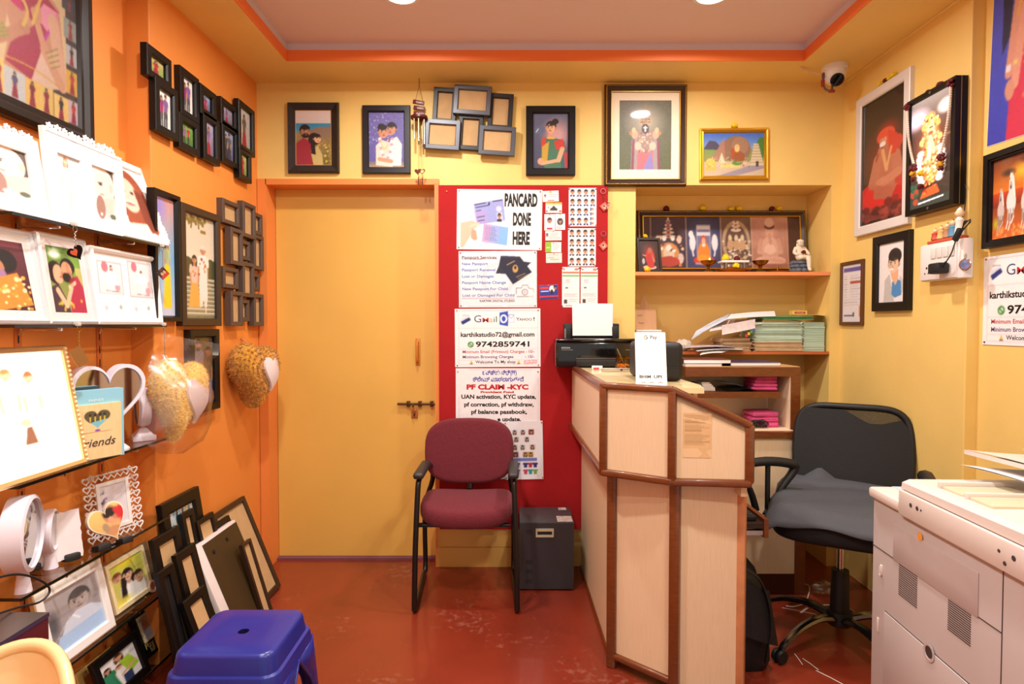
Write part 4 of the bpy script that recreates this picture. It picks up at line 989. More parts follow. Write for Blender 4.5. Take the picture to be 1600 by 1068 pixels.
# large deity frame: a generic crowned standing temple figure
cv = Cv(96, 122); cv.grad((96, 92, 70), (84, 92, 58)); cv.e(.22, .22, .2, .3, (110, 108, 100), soft=.9); cv.noise(5, 4); cv.e(.5, .3, .34, .3, (170, 160, 140), soft=.8)
cv.poly([(.34, .5), (.24, .56), (.22, .98), (.36, .98)], (150, 140, 136)); cv.poly([(.62, .5), (.76, .56), (.78, .98), (.66, .98)], (150, 140, 136)); cv.poly([(.36, .45), (.64, .45), (.66, .98), (.34, .98)], (206, 100, 110)); cv.poly([(.5, .9), (.62, .7), (.66, .98), (.46, .98)], (130, 120, 180)); cv.poly([(.25, .56), (.3, .54), (.28, .98), (.23, .98)], (130, 60, 80)); cv.poly([(.72, .54), (.77, .56), (.79, .98), (.74, .98)], (130, 60, 80))
cv.e(.5, .58, .13, .15, (150, 124, 112)); cv.spots(70, .012, [(196, 170, 140), (116, 92, 84), (216, 200, 176), (176, 110, 106)], .38, .44, .62, .74, 3)
cv.poly([(.4, .34), (.6, .34), (.58, .2), (.52, .13), (.48, .13), (.42, .2)], (150, 112, 76)); cv.e(.5, .1, .02, .04, (150, 112, 76))
for k in range(5): cv.e(.5, .33-.045*k, .1-.015*k, .012, (196, 166, 120))
cv.spots(40, .008, [(216, 196, 150), (120, 90, 80)], .42, .16, .58, .34, 5); cv.e(.5, .4, .055, .07, (58, 44, 56)); cv.e(.47, .385, .014, .008, (230, 226, 226)); cv.e(.53, .385, .014, .008, (230, 226, 226)); cv.e(.5, .44, .02, .006, (170, 70, 70)); cv.rect(.485, .36, .515, .44, (240, 236, 236)); 
for s in (-1, 1): cv.e(.5+s*.2, .48, .05, .06, (196, 160, 130)); cv.e(.5+s*.22, .42, .03, .04, (210, 180, 140)); cv.e(.5+s*.14, .64, .05, .06, (206, 180, 160)); cv.e(.5+s*.28, .46, .02, .03, (190, 120, 80))
cv.grad((230, 218, 200), (236, 224, 204), .97, 1)
M_, w_, h_ = back_M(944, 1073, 133, 291)
OGD = mat('dark_gilt_moulding', (50, 28, 18), .35)
t = framed('framed_photo', 'large dark and gilt frame with a cream mount around a crowned temple figure', M_, w_, h_, cv, bw=.038, d=.035, fm=OGD, matb=.042, matcol=mat('cream_mount', (240, 226, 200), .7), prof=lambda bw, d: [(0, 0), (0, d*.7), (bw*.12, d*.9), (bw*.35, d), (bw*.7, d*.8), (bw, d*.5), (bw, 0)], cat='picture frame')
def beads(w, h, inset, z, r, n):
    b = B(); 
    for s in (0, 1):
        L = (w if s == 0 else h)-2*inset; k = max(4, int(n*L/(w-2*inset)))
        for i in range(k):
            q = -L/2+L*(i+.5)/k
            for sg in (-1, 1):
                p = (q, sg*(h/2-inset), z) if s == 0 else (sg*(w/2-inset), q, z)
                b.ball(p, (r*1.5 if s == 0 else r, r if s == 0 else r*1.5, r), 6)
    return b
ob = beads(w_, h_, .009, .033, .0028, 50); part('gilt_beading', ob, GOLD, t)
part('inner_gilt_line', B().mould(w_-.066, h_-.066, [(0, .024), (.001, .0265), (.004, .0265), (.005, .02)]), GOLD, t, smooth=False)
# golden landscape frame with hills and a temple tower
cv = Cv(96, 66); cv.grad((60, 100, 190), (140, 180, 220), 0, .5); cv.grad((120, 150, 80), (150, 140, 90), .38, .7); cv.poly([(0, .38), (.1, .18), (.2, .2), (.34, .4)], (74, 70, 90)); cv.e(.54, .38, .34, .3, (140, 106, 84)); cv.e(.6, .3, .2, .2, (156, 120, 94)); cv.poly([(.14, .62), (.3, .2), (.34, .14), (.36, .62)], (166, 120, 100)); cv.e(.95, .35, .12, .24, (70, 120, 50)); cv.rect(0, .66, 1, 1, (196, 176, 150)); cv.poly([(.2, 1), (.9, .7), (1, .72), (1, .82), (.5, 1)], (150, 140, 150))
cv.poly([(.76, .76), (.82, .26), (.9, .26), (.99, .76)], (206, 190, 156)); 
for k in range(7): cv.line(.82-.009*k, .3+.065*k, .9+.013*k, .3+.065*k, .014, (150, 130, 100))
cv.rect(.86, .66, .9, .78, (70, 56, 44)); cv.poly([(.24, .7), (.3, .45), (.36, .7)], (226, 206, 170)); cv.rect(.04, .66, .2, .86, (220, 180, 80)); cv.e(.12, .66, .1, .08, (226, 190, 90)); cv.rect(.28, .72, .6, .8, (226, 196, 110)); cv.e(.5, .48, .08, .13, (170, 80, 50)); cv.e(.58, .56, .14, .13, (150, 84, 50)); cv.e(.55, .36, .06, .09, (236, 190, 110)); cv.e(.55, .32, .03, .05, (226, 170, 130)); cv.e(.42, .5, .05, .08, (140, 110, 80)); cv.e(.55, .7, .12, .05, (90, 140, 60)); cv.spots(60, .012, [(240, 220, 160), (120, 90, 60), (190, 110, 60), (240, 236, 220)], .05, .55, .75, .8, 8)
M_, w_, h_ = back_M(1093, 1202, 200, 281, rot=.01)
t = framed('framed_photo', 'golden landscape frame of a temple among boulders, above the niche', M_, w_, h_, cv, bw=.024, d=.02, fm=GOLD, prof=lambda bw, d: [(0, 0), (0, d*.8), (bw*.2, d), (bw*.5, d*.75), (bw*.8, d*.9), (bw, d*.5), (bw, 0)])
part('rope_beading', beads(w_, h_, .007, .019, .0026, 50), GOLD, t)
# flower heads
def flower(label, c, r, col, group='loose flower heads', rot=None, seed=1):
    q = random.Random(seed); b = B()
    for i in range(int(34)):
        a = q.uniform(0, 6.28); e = q.uniform(-.25, 1.5); d = Vector((math.cos(a)*math.cos(e), math.sin(a)*math.cos(e), math.sin(e)))
        b.ball(d*r*.62, (r*.42, r*.42, r*.16), 6, rot=d.to_track_quat('Z', 'Y').to_matrix() @ Matrix.Rotation(q.uniform(0, 3), 3, 'Z') @ Matrix.Rotation(.6, 3, 'X'))
    b.ball((0, 0, 0), r*.6, 8)
    bm = b.bm; bmesh.ops.translate(bm, verts=bm.verts[:], vec=(0, 0, r*.62))
    return solo('flower_head', b, mat('marigold_petals' if col == 'y' else 'dark_red_petals', (238, 200, 20) if col == 'y' else (96, 12, 18), .7, vary=.15, vscale=80), label, 'flower', group, loc=None, smooth=60), c
def put_flower(label, c, r, col, seed=1):
    o, c = flower(label, c, r, col, seed=seed); o.location = c; return o
p = onY(1147, 201, YB-.012); put_flower('yellow flower head on top of the golden landscape frame', p, .02, 'y', 3)
# wind chime
top = onY(655, 124, YB-.06); top.z = ZS
def wc(px, py): return onY(px, py, YB-.06)
t = thing_at('wind_chime', 'wooden and metal wind chime hanging above the red board edge', 'wind chime', top)
MAR = mat('maroon_wood', (92, 14, 22), .4)
part('hook', B().tube([top, wc(655, 133)], .0018, 6), BLKM, t, world=True)
b = B(); b.tube([wc(655, 133), wc(649, 158)], .001, 5); b.tube([wc(655, 133), wc(661, 160)], .001, 5); part('cord', b, BLKM, t, world=True)
for k, (y, dx) in enumerate(((160, -1), (169, 0), (178, 0))):
    c = wc(655+dx, y); f = part('plaque', B().box(c, (.058, .008, .021), Ry(.16 if k < 2 else .08).to_3x3(), bev=.002), MAR, t, world=True)
    lettering([(('Good', 'luck', 'Home')[k], 0, -.004, .008, 'C', 1.0, .0)], (236, 200, 190), t, z=0, M=MW[t].inverted() @ basis((1, 0, -.16), (0, 0, 1), c+Vector((0, -.0045, 0))))
c = wc(655, 184); part('disc', B().cyl(c+Vector((0, 0, -.005)), c+Vector((0, 0, .006)), .043, .043, 24), MAR, t, world=True)
for k, (dx, y1) in enumerate(((-7, 219), (-3, 213), (0, 222), (4, 228), (8, 226), (2, 214))):
    a = wc(655+dx, 187)+Vector((0, (-.02, .02, -.025, .02, -.01, .025)[k], 0)); e = wc(655+dx, y1); e.x, e.y = a.x, a.y
    part('chime_tube', B().cyl(e, a, .0042, .0042, 10), mat('brass_silver_tube', (190, 170, 130), .2, metal=1), t, world=True)
part('pendant_cord', B().tube([wc(654, 187), wc(654, 264)], .0007, 4).tube([wc(659, 187), wc(659, 262)], .0007, 4), BRASS, t, world=True)
HM = mat('brown_heart_wood', (96, 44, 24), .45)
for k, (x, y) in enumerate(((653, 269), (659, 268))):
    c = wc(x, y); M = basis((1, .2*(k*2-1), 0), (0, 0, 1), c+Vector((0, -.004+.008*k, 0)))
    b = B(); o1 = heart_outline(.034, .03, 30); b.prism(o1, .003, M) if k == 0 else b.ring(o1, [(x_*.66, y_*.66) for x_, y_ in o1], .003, 0, M)
    hp_ = part('heart_pendant', b, HM, t, world=True)
    d = wc(x+1, 279); part('striker', B().tube([d+Vector((0, 0, .03)), d+Vector((0, 0, .012)), d, d+Vector((0, 0, -.03))], [.0006, .0012, .003, .0035], 8), HM, t, world=True)
# security camera on the lowered border
cc = onZ(1304, 104, ZS)
t = thing_at('security_camera', 'white dome security camera on the ceiling border corner', 'camera', cc)
part('base', B().lathe([(.058, 0), (.058, -.016), (.054, -.02), (0, -.02)], seg=28), WHT, t)
D = Vector((-.1, -.75, -.62)).normalized(); R3 = D.to_track_quat('Z', 'Y').to_matrix()
b = B().lathe([(.05, -.018), (.052, -.03), (.047, -.062), (.03, -.08), (0, -.084)], seg=28); part('dome', b, WHT, t)
b = B().lathe([(.03, 0), (.032, .012), (.026, .02), (0, .021)], (0, 0, 0), 24, R3); part('lens', b.move(TR(*(Vector((0, 0, -.048))+D*.036))), mat('black_lens', (6, 6, 8), .08), t)
b = B(); pts = [cc+Vector(v) for v in ((-.03, .02, -.02), (-.06, .02, -.03), (-.1, .03, -.012), (-.15, .01, -.012), (-.165, 0, -.002))]
part('white_cable', b.tube(pts, .0045, 8, smooth=5), mat('cream_cable', (232, 196, 160), .5), t, world=True)
b = B(); pts = [cc+Vector(v) for v in ((-.05, 0, -.03), (-.06, -.01, -.07), (-.05, -.01, -.11), (-.02, -.01, -.12), (-.01, 0, -.09))]
part('grey_cable', b.tube(pts, .005, 8, smooth=5), mat('grey_cable', (90, 84, 80), .5), t, world=True)
b = B(); b.box(cc+Vector((-.062, -.012, -.085)), (.014, .014, .034), bev=.003); b.box(cc+Vector((-.055, 0, -.045)), (.012, .012, .024), bev=.003); b.box(cc+Vector((-.018, -.01, -.122)), (.03, .012, .014), bev=.003)
part('connector', b, mat('red_tape', (150, 40, 34), .6), t, world=True)

# ---------------------------------------------------------------- red notice board
a = onY(685, 289, YB-.022); c = onY(950, 289, YB-.022); YBD = YB-.022
RED = mat('red_felt_board', (166, 6, 12), .85, bump=.2, bscale=300, vary=.05, vscale=10)
t = thing_at('notice_board', 'tall red felt notice board right of the door', 'notice board', ((a.x+c.x)/2, YB, .2))
part('felt', B().bb((a.x, YBD, .205), (c.x, YB-.004, a.z)), RED, t, world=True, smooth=False)
part('backing_edge', B().bb((a.x-.003, YB-.004, .2), (c.x+.003, YB, a.z+.003)), mat('dark_red_edge', (96, 10, 12), .6), t, world=True, smooth=False)
b = B()
for x, y in ((698, 299), (872, 293), (879, 294), (889, 315), (943, 395), (862, 415), (706, 437)): p = onY(x, y, YBD); b.ball(p+Vector((0, -.002, 0)), (.004, .004, .004), 8)
for i, (x, y) in enumerate(((698, 299),)):
    p = onY(x, y, YBD); part('push_pin', B().ball(p+Vector((0, -.003, 0)), .004, 8), mat('orange_pin', (240, 160, 60), .4), t, world=True)
b.bm.free()

class Poster:
    """a sheet pinned flat; (x0,y0,x1,y1) is its own drawing frame"""
    def __init__(s, name, label, cat, M, w, h, fr, cv, group=None, pins=None, m=None):
        s.fr = fr; s.w = w; s.h = h; s.k = w/(fr[2]-fr[0]); s.ky = h/(fr[3]-fr[1])
        s.t = thing(name, label, cat, M, group)
        part('sheet', B().bb((-w/2, -h/2, .0004), (w/2, h/2, .0012)), mat('white_paper', (242, 238, 234), .6), s.t, smooth=False)
        if cv is not None: print_part(cv, w-.0006, h-.0006, s.t, m or PRINT, z=.0016)
        if pins:
            for i, (px, py) in enumerate(((.025, .97), (.975, .97), (.025, .03), (.975, .03))):
                part('push_pin', B().ball(((px-.5)*w, (py-.5)*h, .003), .0035, 8), mat('pin_%d' % (i % 3), [(30, 40, 110), (200, 60, 30), (30, 30, 36)][(i+pins) % 3], .4), s.t)
    def txt(s, lines, rgb, wt=0):
        out = []
        for (st, x0, x1, yb, cap) in lines:
            out.append((st, (x0-(s.fr[0]+s.fr[2])/2)*s.k, ((s.fr[1]+s.fr[3])/2-yb)*s.ky, cap*s.ky, 'L', max(1.6, (x1-x0)*s.k*1000), wt))
        lettering(out, rgb, s.t, z=.0021)
    def cv(fr, nx):
        pass
def nrm(fr, pts): return [((x-fr[0])/(fr[2]-fr[0]), (y-fr[1])/(fr[3]-fr[1])) for x, y in pts]
def board_M(px0, px1, py0, py1, rot=0, Y=None):
    Y = Y or YBD; a = onY(px0, py1, Y); c = onY(px1, py0, Y)
    return basis((1, 0, 0), (0, 0, 1), ((a.x+c.x)/2, Y, (a.z+c.z)/2)) @ Matrix.Rotation(rot, 4, 'Z'), c.x-a.x, c.z-a.z
BK = (12, 12, 14)
# PANCARD poster
fr = (182, 60, 890, 556); N = lambda *p: nrm(fr, p)
cv = Cv(142, 100, (244, 240, 236)); 
for q_ in (((215, 66), (880, 66)), ((215, 66), (215, 545)), ((880, 66), (880, 545)), ((215, 545), (880, 545))): (x0, y0), (x1, y1) = N(*q_); cv.line(x0, y0, x1, y1, .006, (190, 186, 186))
cv.poly(N((320, 180), (565, 135), (585, 315), (350, 352)), (150, 158, 214)); cv.poly(N((322, 240), (420, 220), (440, 335), (350, 352)), (176, 150, 206), .6)
for x0, y0, x1, y1, c_ in ((330, 190, 420, 172, (70, 66, 90)), (340, 212, 440, 192, (70, 70, 120)), (480, 160, 555, 148, (70, 66, 90)), (350, 292, 410, 281, (90, 90, 120)), (360, 322, 410, 312, (90, 90, 120)), (345, 240, 380, 233, (90, 90, 120))): (a, b_), (c, d) = N((x0, y0), (x1, y1)); cv.line(a, b_, c, d, .018, c_)
(x, y), = N((448, 180)); cv.e(x, y, .016, .03, (60, 50, 90)); (x, y), = N((530, 220)); cv.e(x, y, .045, .05, (206, 204, 220)); cv.poly(N((510, 255), (558, 246), (566, 318), (520, 326)), (190, 200, 220)); (x, y), = N((536, 300)); cv.body(x, y, .08, y+.05, (40, 44, 60)); (x, y), = N((535, 276)); cv.head(x, y, .034, SK2, HB)
cv.poly(N((405, 340), (612, 370), (600, 520), (392, 490)), (156, 170, 226)); cv.poly(N((405, 340), (470, 350), (450, 500), (392, 490)), (196, 160, 206)); cv.poly(N((540, 360), (612, 370), (600, 520), (520, 508)), (130, 180, 236))
for k in range(9): (a, b_), (c, d) = N((415, 365+13*k), (500+(k % 3)*8, 376+13*k)); cv.line(a, b_, c, d, .007, (110, 110, 150))
cv.poly(N((215, 336), (310, 316), (362, 340), (350, 372), (310, 400), (300, 440), (240, 538), (215, 540)), (226, 186, 160)); cv.poly(N((310, 384), (345, 400), (356, 470), (330, 482), (300, 460)), (206, 156, 130)); cv.line(*N((300, 362))[0], *N((360, 346))[0], .05, (236, 198, 172))
M_, w_, h_ = board_M(714, 847, 296, 390, -.012)
P = Poster('poster', 'white poster with big black letters and two blue cards held by a hand', 'poster', M_, w_, h_, fr, cv, pins=1)
P.txt([('PANCARD', 577, 850, 193, 101), ('DONE', 648, 798, 350, 100), ('HERE', 648, 790, 507, 102)], BK, .05)
# passport poster
fr = (195, 575, 850, 1040)
cv = Cv(126, 90, (232, 228, 232)); N = lambda *p: nrm(fr, p)
cv.e(.5, .5, .3, .3, (222, 216, 222)); cv.e(.5, .5, .22, .22, (232, 228, 232))
cv.poly(N((505, 760), (555, 640), (640, 650), (800, 672), (690, 770)), (40, 42, 60)); cv.poly(N((650, 850), (805, 750), (815, 790), (660, 868)), (222, 220, 224)); cv.poly(N((548, 615), (706, 622), (806, 750), (648, 850), (533, 690)), (30, 34, 56)); cv.poly(N((548, 615), (706, 622), (712, 632), (556, 628)), (56, 60, 84))
(x, y), = N((668, 722)); cv.e(x, y, .05, .07, (196, 150, 80)); cv.e(x, y-.02, .02, .03, (30, 34, 56)); cv.line(*N((600, 690))[0], *N((660, 660))[0], .02, (170, 130, 80)); cv.line(*N((676, 790))[0], *N((750, 760))[0], .014, (170, 130, 80)); cv.line(*N((690, 806))[0], *N((768, 770))[0], .01, (170, 130, 80))
GR = (110, 106, 112)
for p, q_ in (((675, 930), (675, 880)), ((675, 880), (720, 880)), ((720, 880), (728, 856)), ((728, 856), (770, 856)), ((770, 856), (778, 880)), ((778, 880), (820, 890)), ((820, 890), (820, 910)), ((680, 950), (815, 948))): cv.line(*N(p)[0], *N(q_)[0], .01, GR)
(x, y), = N((747, 914)); cv.e(x, y, .056, .056, GR); cv.e(x, y, .044, .044, (238, 234, 238)); cv.e(x, y, .03, .03, (200, 196, 200))
cv.line(*N((222, 644))[0], *N((512, 640))[0], .008, (150, 60, 60)); cv.line(*N((225, 965))[0], *N((660, 963))[0], .006, (150, 60, 60)); 
for q_ in (((205, 585), (840, 580)), ((205, 585), (210, 1030)), ((840, 580), (845, 1025)), ((210, 1030), (845, 1025))): cv.line(*N(q_[0])[0], *N(q_[1])[0], .005, (170, 166, 172))
M_, w_, h_ = board_M(717, 839, 392, 480, .004)
P = Poster('poster', 'white poster listing passport services beside dark blue passports', 'poster', M_, w_, h_, fr, cv, pins=2)
P.txt([('Passport Services', 222, 512, 638, 24)], (50, 44, 60), .014)
P.txt([('New Passport', 222, 440, 690, 23), ('Passport Renewal', 222, 502, 740, 23), ('Lost or Damages', 222, 488, 793, 23), ('Passport Name Change', 222, 590, 845, 23), ('New Passport For Child', 225, 605, 897, 23), ('Lost or Damaged For Child', 225, 660, 950, 23)], (70, 110, 190), .014)
P.txt([('KARTHIK DIGITAL STUDIO', 370, 662, 995, 20)], BK, .012)
# mail poster
def mail_poster(label, M, w, h):
    fr = (115, 42, 600, 382); N = lambda *p: nrm(fr, p)
    cv = Cv(132, 92, (244, 240, 240)); LN = (214, 190, 196)
    for p, q_ in (((138, 55), (584, 55)), ((138, 55), (138, 366)), ((584, 55), (584, 366)), ((138, 366), (584, 366)), ((138, 155), (584, 155)), ((138, 275), (584, 275)), ((138, 340), (584, 340))): cv.line(*N(p)[0], *N(q_)[0], .006, LN)
    cv.poly(N((150, 118), (198, 92), (208, 108), (160, 135)), (36, 50, 120)); cv.poly(N((150, 118), (190, 96), (196, 86), (158, 96)), (214, 216, 224))
    cv.poly(N((368, 66), (417, 58), (417, 145), (368, 136)), (44, 78, 180)); cv.rect(*N((417, 78))[0], *N((452, 124))[0], (120, 140, 200)); cv.rect(*N((419, 81))[0], *N((450, 121))[0], (246, 246, 250)); cv.line(*N((419, 82))[0], *N((434, 102))[0], .008, (120, 140, 200)); cv.line(*N((434, 102))[0], *N((450, 82))[0], .008, (120, 140, 200))
    (x, y), = N((392, 102)); cv.e(x, y, .06, .075, (250, 250, 252)); cv.e(x, y, .033, .046, (44, 78, 180))
    (x, y), = N((205, 250)); cv.e(x, y, .05, .05, (60, 140, 60)); cv.e(x, y, .03, .03, (230, 240, 230)); cv.line(x-.012, y-.015, x+.012, y+.018, .02, (60, 140, 60))
    for px in (208, 475): (x, y), = N((px, 353)); cv.poly([(x, y-.035), (x+.02, y+.03), (x-.02, y+.03)], (226, 180, 60)); cv.rect(x-.016, y+.02, x+.016, y+.03, (60, 60, 90))
    for p, q_ in (((508, 347), (574, 342)), ((574, 342), (574, 358)), ((574, 358), (508, 363)), ((508, 363), (508, 347)), ((516, 356), (566, 352))): cv.line(*N(p)[0], *N(q_)[0], .008, (206, 90, 96))
    P = Poster('poster', label, 'poster', M, w, h, fr, cv, pins=1)
    P.txt([('G', 225, 265, 120, 42)], (70, 80, 130)); P.txt([('M', 272, 307, 120, 26)], (196, 40, 36), .02); P.txt([('a', 310, 330, 120, 34)], (230, 170, 60)); P.txt([('i', 335, 341, 120, 32)], (60, 80, 150)); P.txt([('l', 348, 354, 120, 36)], (90, 130, 80))
    P.txt([('Y', 462, 482, 112, 19), ('AHOO', 480, 552, 112, 15), ('!', 560, 568, 112, 20)], (60, 50, 90), .01)
    P.txt([('karthikstudio72@gmail.com', 148, 566, 204, 26), ('9742859741', 233, 537, 263, 31)], BK, .026)
    P.txt([('Minimum Email (Printout) Charges', 158, 508, 300, 17), ('- 10/-', 516, 565, 300, 17)], (190, 60, 70), .014)
    P.txt([('Minimum Browsing Charges', 158, 446, 330, 17), ('- 10/-', 512, 565, 330, 17)], (96, 70, 130), .014)
    P.txt([('Welcome To My shop', 230, 458, 360, 17)], (50, 50, 60), .014); P.txt([('EMAIL', 160, 200, 84, 8)], (150, 150, 170))
    return P
M_, w_, h_ = board_M(711, 844.5, 482, 573, .006)
mail_poster('white mail and phone number poster pinned on the red board', M_, w_, h_)
# provident fund poster
fr = (120, 388, 602, 1020)
cv = Cv(60, 80, (242, 238, 238))
for p, q_ in (((140, 400), (586, 396)), ((140, 400), (142, 1010)), ((586, 396), (590, 1010))): cv.line(*nrm(fr, [p])[0], *nrm(fr, [q_])[0], .005, (206, 200, 204))
M_, w_, h_ = board_M(712.5, 844, 575, 748)
P = Poster('poster', 'white poster with blue and red headings, partly behind the maroon chair', 'poster', M_, w_, h_, fr, cv, pins=3)
P.txt([('ಭವಿಷ್ಯ ನಿಧಿ(PF)', 272, 468, 424, 24), ('ಕ್ಲೇಮ್ ಮಾಡಲಾಗುತ್ತದೆ', 218, 508, 462, 24)], (50, 60, 170), .025)
P.txt([('PF CLAIM -KYC', 182, 535, 507, 27), ('Provident Fund', 262, 452, 528, 11)], (190, 20, 26), .05)
P.txt([('UAN activation, KYC update,', 152, 578, 560, 23), ('pf correction, pf withdraw,', 168, 565, 604, 23), ('pf balance passbook,', 208, 527, 646, 23), ('e update,', 358, 493, 688, 23)], BK, .035)
# picture-gift poster overlapping it
fr = (405, 688, 620, 1025); cv = Cv(60, 92, (236, 232, 234)); N = lambda *p: nrm(fr, p)
q = random.Random(9)
for y, xs in ((752, (420, 462, 508, 555)), (793, (420, 470, 530)), (838, (420, 462, 505, 560)), (880, (425, 465, 520, 550))):
    for x_ in xs:
        (x, y2), = N((x_, y)); cv.rect(x-.07, y2-.045, x+.07, y2+.045, [(206, 190, 180), (150, 60, 60), (210, 210, 216), (190, 160, 90)][q.randrange(4)]); cv.head(x, y2, .028, SK, HB, 'long')
cv.rect(*N((425, 900))[0], *N((585, 918))[0], (110, 120, 190))
for j, y in enumerate((940, 978)):
    for i, x_ in enumerate((430, 475, 520, 547, 573)):
        (x, y2), = N((x_, y)); c_ = [(40, 40, 80), (60, 60, 120), (50, 50, 110), (170, 40, 60), (40, 40, 110), (190, 60, 120), (60, 90, 160), (190, 60, 90), (40, 140, 150), (110, 160, 70)][j*5+i]
        cv.rect(x-.04, y2-.035, x+.04, y2+.045, c_); cv.rect(x-.065, y2-.035, x+.065, y2-.005, c_)
M_, w_, h_ = board_M(789, 848.5, 657.5, 748.5, .02, YBD-.004)
Poster('poster', 'small white sheet of tiny gift and shirt pictures, right of the maroon chair back', 'poster', M_, w_, h_, fr, cv, pins=1)
# identity cards down the board
def card(label, rect, cv, rot=0, group='identity cards on the red board', name='identity_card', cat='card', lift=0):
    M, w, h = board_M(*rect, rot, YBD-lift)
    P = Poster(name, label, cat, M, w, h, (0, 0, 100, 100), cv, group); part('push_pin', B().ball((0, h*.46, .003), .003, 8), mat('orange_pin', (240, 160, 60), .4), P.t); return P
def lines_cv(nx, ny, bg, bars, photo=None):
    c = Cv(nx, ny, bg)
    for x0, y0, x1, y1, col in bars: c.rect(x0, y0, x1, y1, col)
    if photo: c.rect(photo[0]-.07, photo[1]-.16, photo[0]+.07, photo[1]+.2, photo[2]); c.head(photo[0], photo[1], .1, SK2, HB)
    return c
G1 = (150, 146, 150)
card('white card with a small portrait, topmost of the cards', (848, 873, 298, 315), lines_cv(34, 22, (236, 232, 230), [(.35, .12, .6, .2, (226, 190, 120)), (.4, .34, .9, .38, G1), (.4, .5, .8, .54, G1), (.3, .85, .7, .9, (190, 60, 60))], (.16, .45, (190, 200, 210))), .04)
c = lines_cv(34, 22, (240, 236, 226), [(0, 0, 1, .2, (236, 180, 50)), (.05, .75, .12, .9, (60, 60, 60)), (.82, .75, .95, .9, (200, 80, 60))]); c.poly([(.25, .75), (.5, .3), (.75, .75)], (60, 56, 60)); c.rect(.3, .55, .7, .78, (60, 56, 60)); c.e(.18, .5, .08, .08, G1)
card('card with a yellow top band and dark tower emblem', (852.5, 878, 316, 332.5), c)
c = lines_cv(22, 34, (238, 236, 236), [(.25, .82, .75, .92, (206, 40, 50))]); c.head(.5, .4, .16, (170, 130, 110), (60, 40, 36)); 
card('upright white card with a face above a red badge', (850.5, 867, 334.5, 360), c)
c = lines_cv(22, 34, (238, 236, 236), [(.1, .86, .7, .9, G1), (.1, .76, .6, .79, G1)]); c.e(.5, .48, .2, .22, (90, 90, 96)); c.head(.5, .46, .13, (176, 140, 120), (40, 36, 40), 'long')
card('upright white card with a grey oval portrait', (867.5, 883, 334, 359), c, .01)
card('pale card with a tiny dark photo, below the two upright cards', (852, 877.5, 360.5, 375.5), lines_cv(34, 20, (232, 224, 220), [(.35, .3, .8, .36, (220, 150, 120)), (.3, .5, .7, .54, G1), (.2, .7, .9, .74, G1)], (.12, .4, (120, 120, 120))), .015)
card('half green, half white card', (852, 877, 378, 394), lines_cv(34, 22, (236, 234, 230), [(0, 0, .38, 1, (140, 186, 60)), (.08, .5, .3, .58, (206, 226, 160)), (.45, .15, .75, .2, G1), (.45, .35, .9, .39, G1), (.45, .5, .85, .54, G1), (.45, .66, .8, .7, G1)]), -.01)
card('grey-green card at the bottom of the card column', (853, 878, 395, 410.5), lines_cv(34, 22, (214, 214, 206), [(.1, .2, .8, .26, (170, 180, 150)), (.1, .45, .5, .5, (110, 160, 90)), (.3, .62, .8, .68, (220, 150, 100))]), .01)
c = Cv(40, 30); c.grad((40, 60, 160), (60, 40, 120)); c.rect(.05, .12, .5, .3, (220, 60, 60)); c.rect(.08, .4, .5, .46, (220, 220, 240)); c.rect(.0, .75, 1, .85, (206, 60, 60)); c.e(.68, .3, .2, .24, (236, 232, 230)); c.head(.84, .24, .12, SK2, HB); c.e(.66, .5, .1, .16, (30, 24, 26)); 
card('blue visiting card with a couple picture, alone low on the red board', (843, 872, 445, 467), c, .06, group=None, name='visiting_card')
# sheets of passport photos
def sheet(label, rect, shirts, bgc, cut=False, rot=0):
    c = Cv(66, 92, (240, 238, 240))
    for j in range(4):
        for i in range(4):
            x, y = .14+.24*i, .13+.245*j
            if cut and i == 3 and j >= 2:
                for k in (0, 1): c.rect(x-.09, y-.11+.12*k, x+.04, y-.02+.12*k, (200, 206, 216)); c.e(x, y-.07+.12*k, .03, .025, SK2); c.rect(x-.09, y-.11+.12*k, x-.05, y-.02+.12*k, shirts)
                continue
            c.rect(x-.1, y-.11, x+.1, y+.1, bgc); c.body(x, y+.05, .13, y+.1, shirts); c.rect(x-.015, y+.05, x+.015, y+.1, (236, 236, 240)); c.head(x, y-.02, .058, SK, HB)
    M, w, h = board_M(*rect, rot)
    return Poster('photo_sheet', label, 'photo sheet', M, w, h, (0, 0, 1, 1), c, 'sheets of passport photos', pins=1)
sheet('upper sheet of passport photos in navy suits, one row cut sideways', (888.5, 932, 293.5, 353.5), (40, 44, 96), (214, 218, 226), True)
sheet('lower sheet of passport photos in dark shirts', (887.5, 931, 356.5, 416), (36, 38, 48), (220, 214, 220))
def aad(label, rect):
    c = Cv(40, 96, (238, 232, 230)); c.rect(.02, .12, .98, .16, (200, 110, 80)); c.rect(.02, .16, .98, .2, (240, 238, 236)); c.rect(.02, .2, .98, .24, (120, 180, 110)); c.e(.82, .06, .05, .03, (220, 120, 110)); c.rect(.1, .04, .16, .08, (90, 84, 90))
    for k in range(4): c.rect(.2, .3+.03*k, .2+.3-(k % 2)*.08, .312+.03*k, (170, 166, 170))
    c.rect(.2, .5, .35, .53, (80, 80, 80))
    for k in range(3): c.rect(.12, .66+.03*k, .9-(k % 2)*.12, .67+.03*k, (176, 170, 172))
    c.rect(.12, .8, .3, .9, (70, 66, 66)); c.rect(.4, .79, .9, .8, (176, 170, 172)); c.rect(.4, .84, .8, .85, (176, 170, 172)); c.rect(.2, .95, .8, .965, (200, 120, 110))
    M, w, h = board_M(*rect)
    return Poster('identity_letter', label, 'card', M, w, h, (0, 0, 1, 1), c, 'orange and green banded letters', pins=2)
aad('left of two long white letters with orange and green bands', (878, 905.5, 417, 480)); aad('right of two long white letters, half behind the printer paper', (907, 934, 417.5, 479))
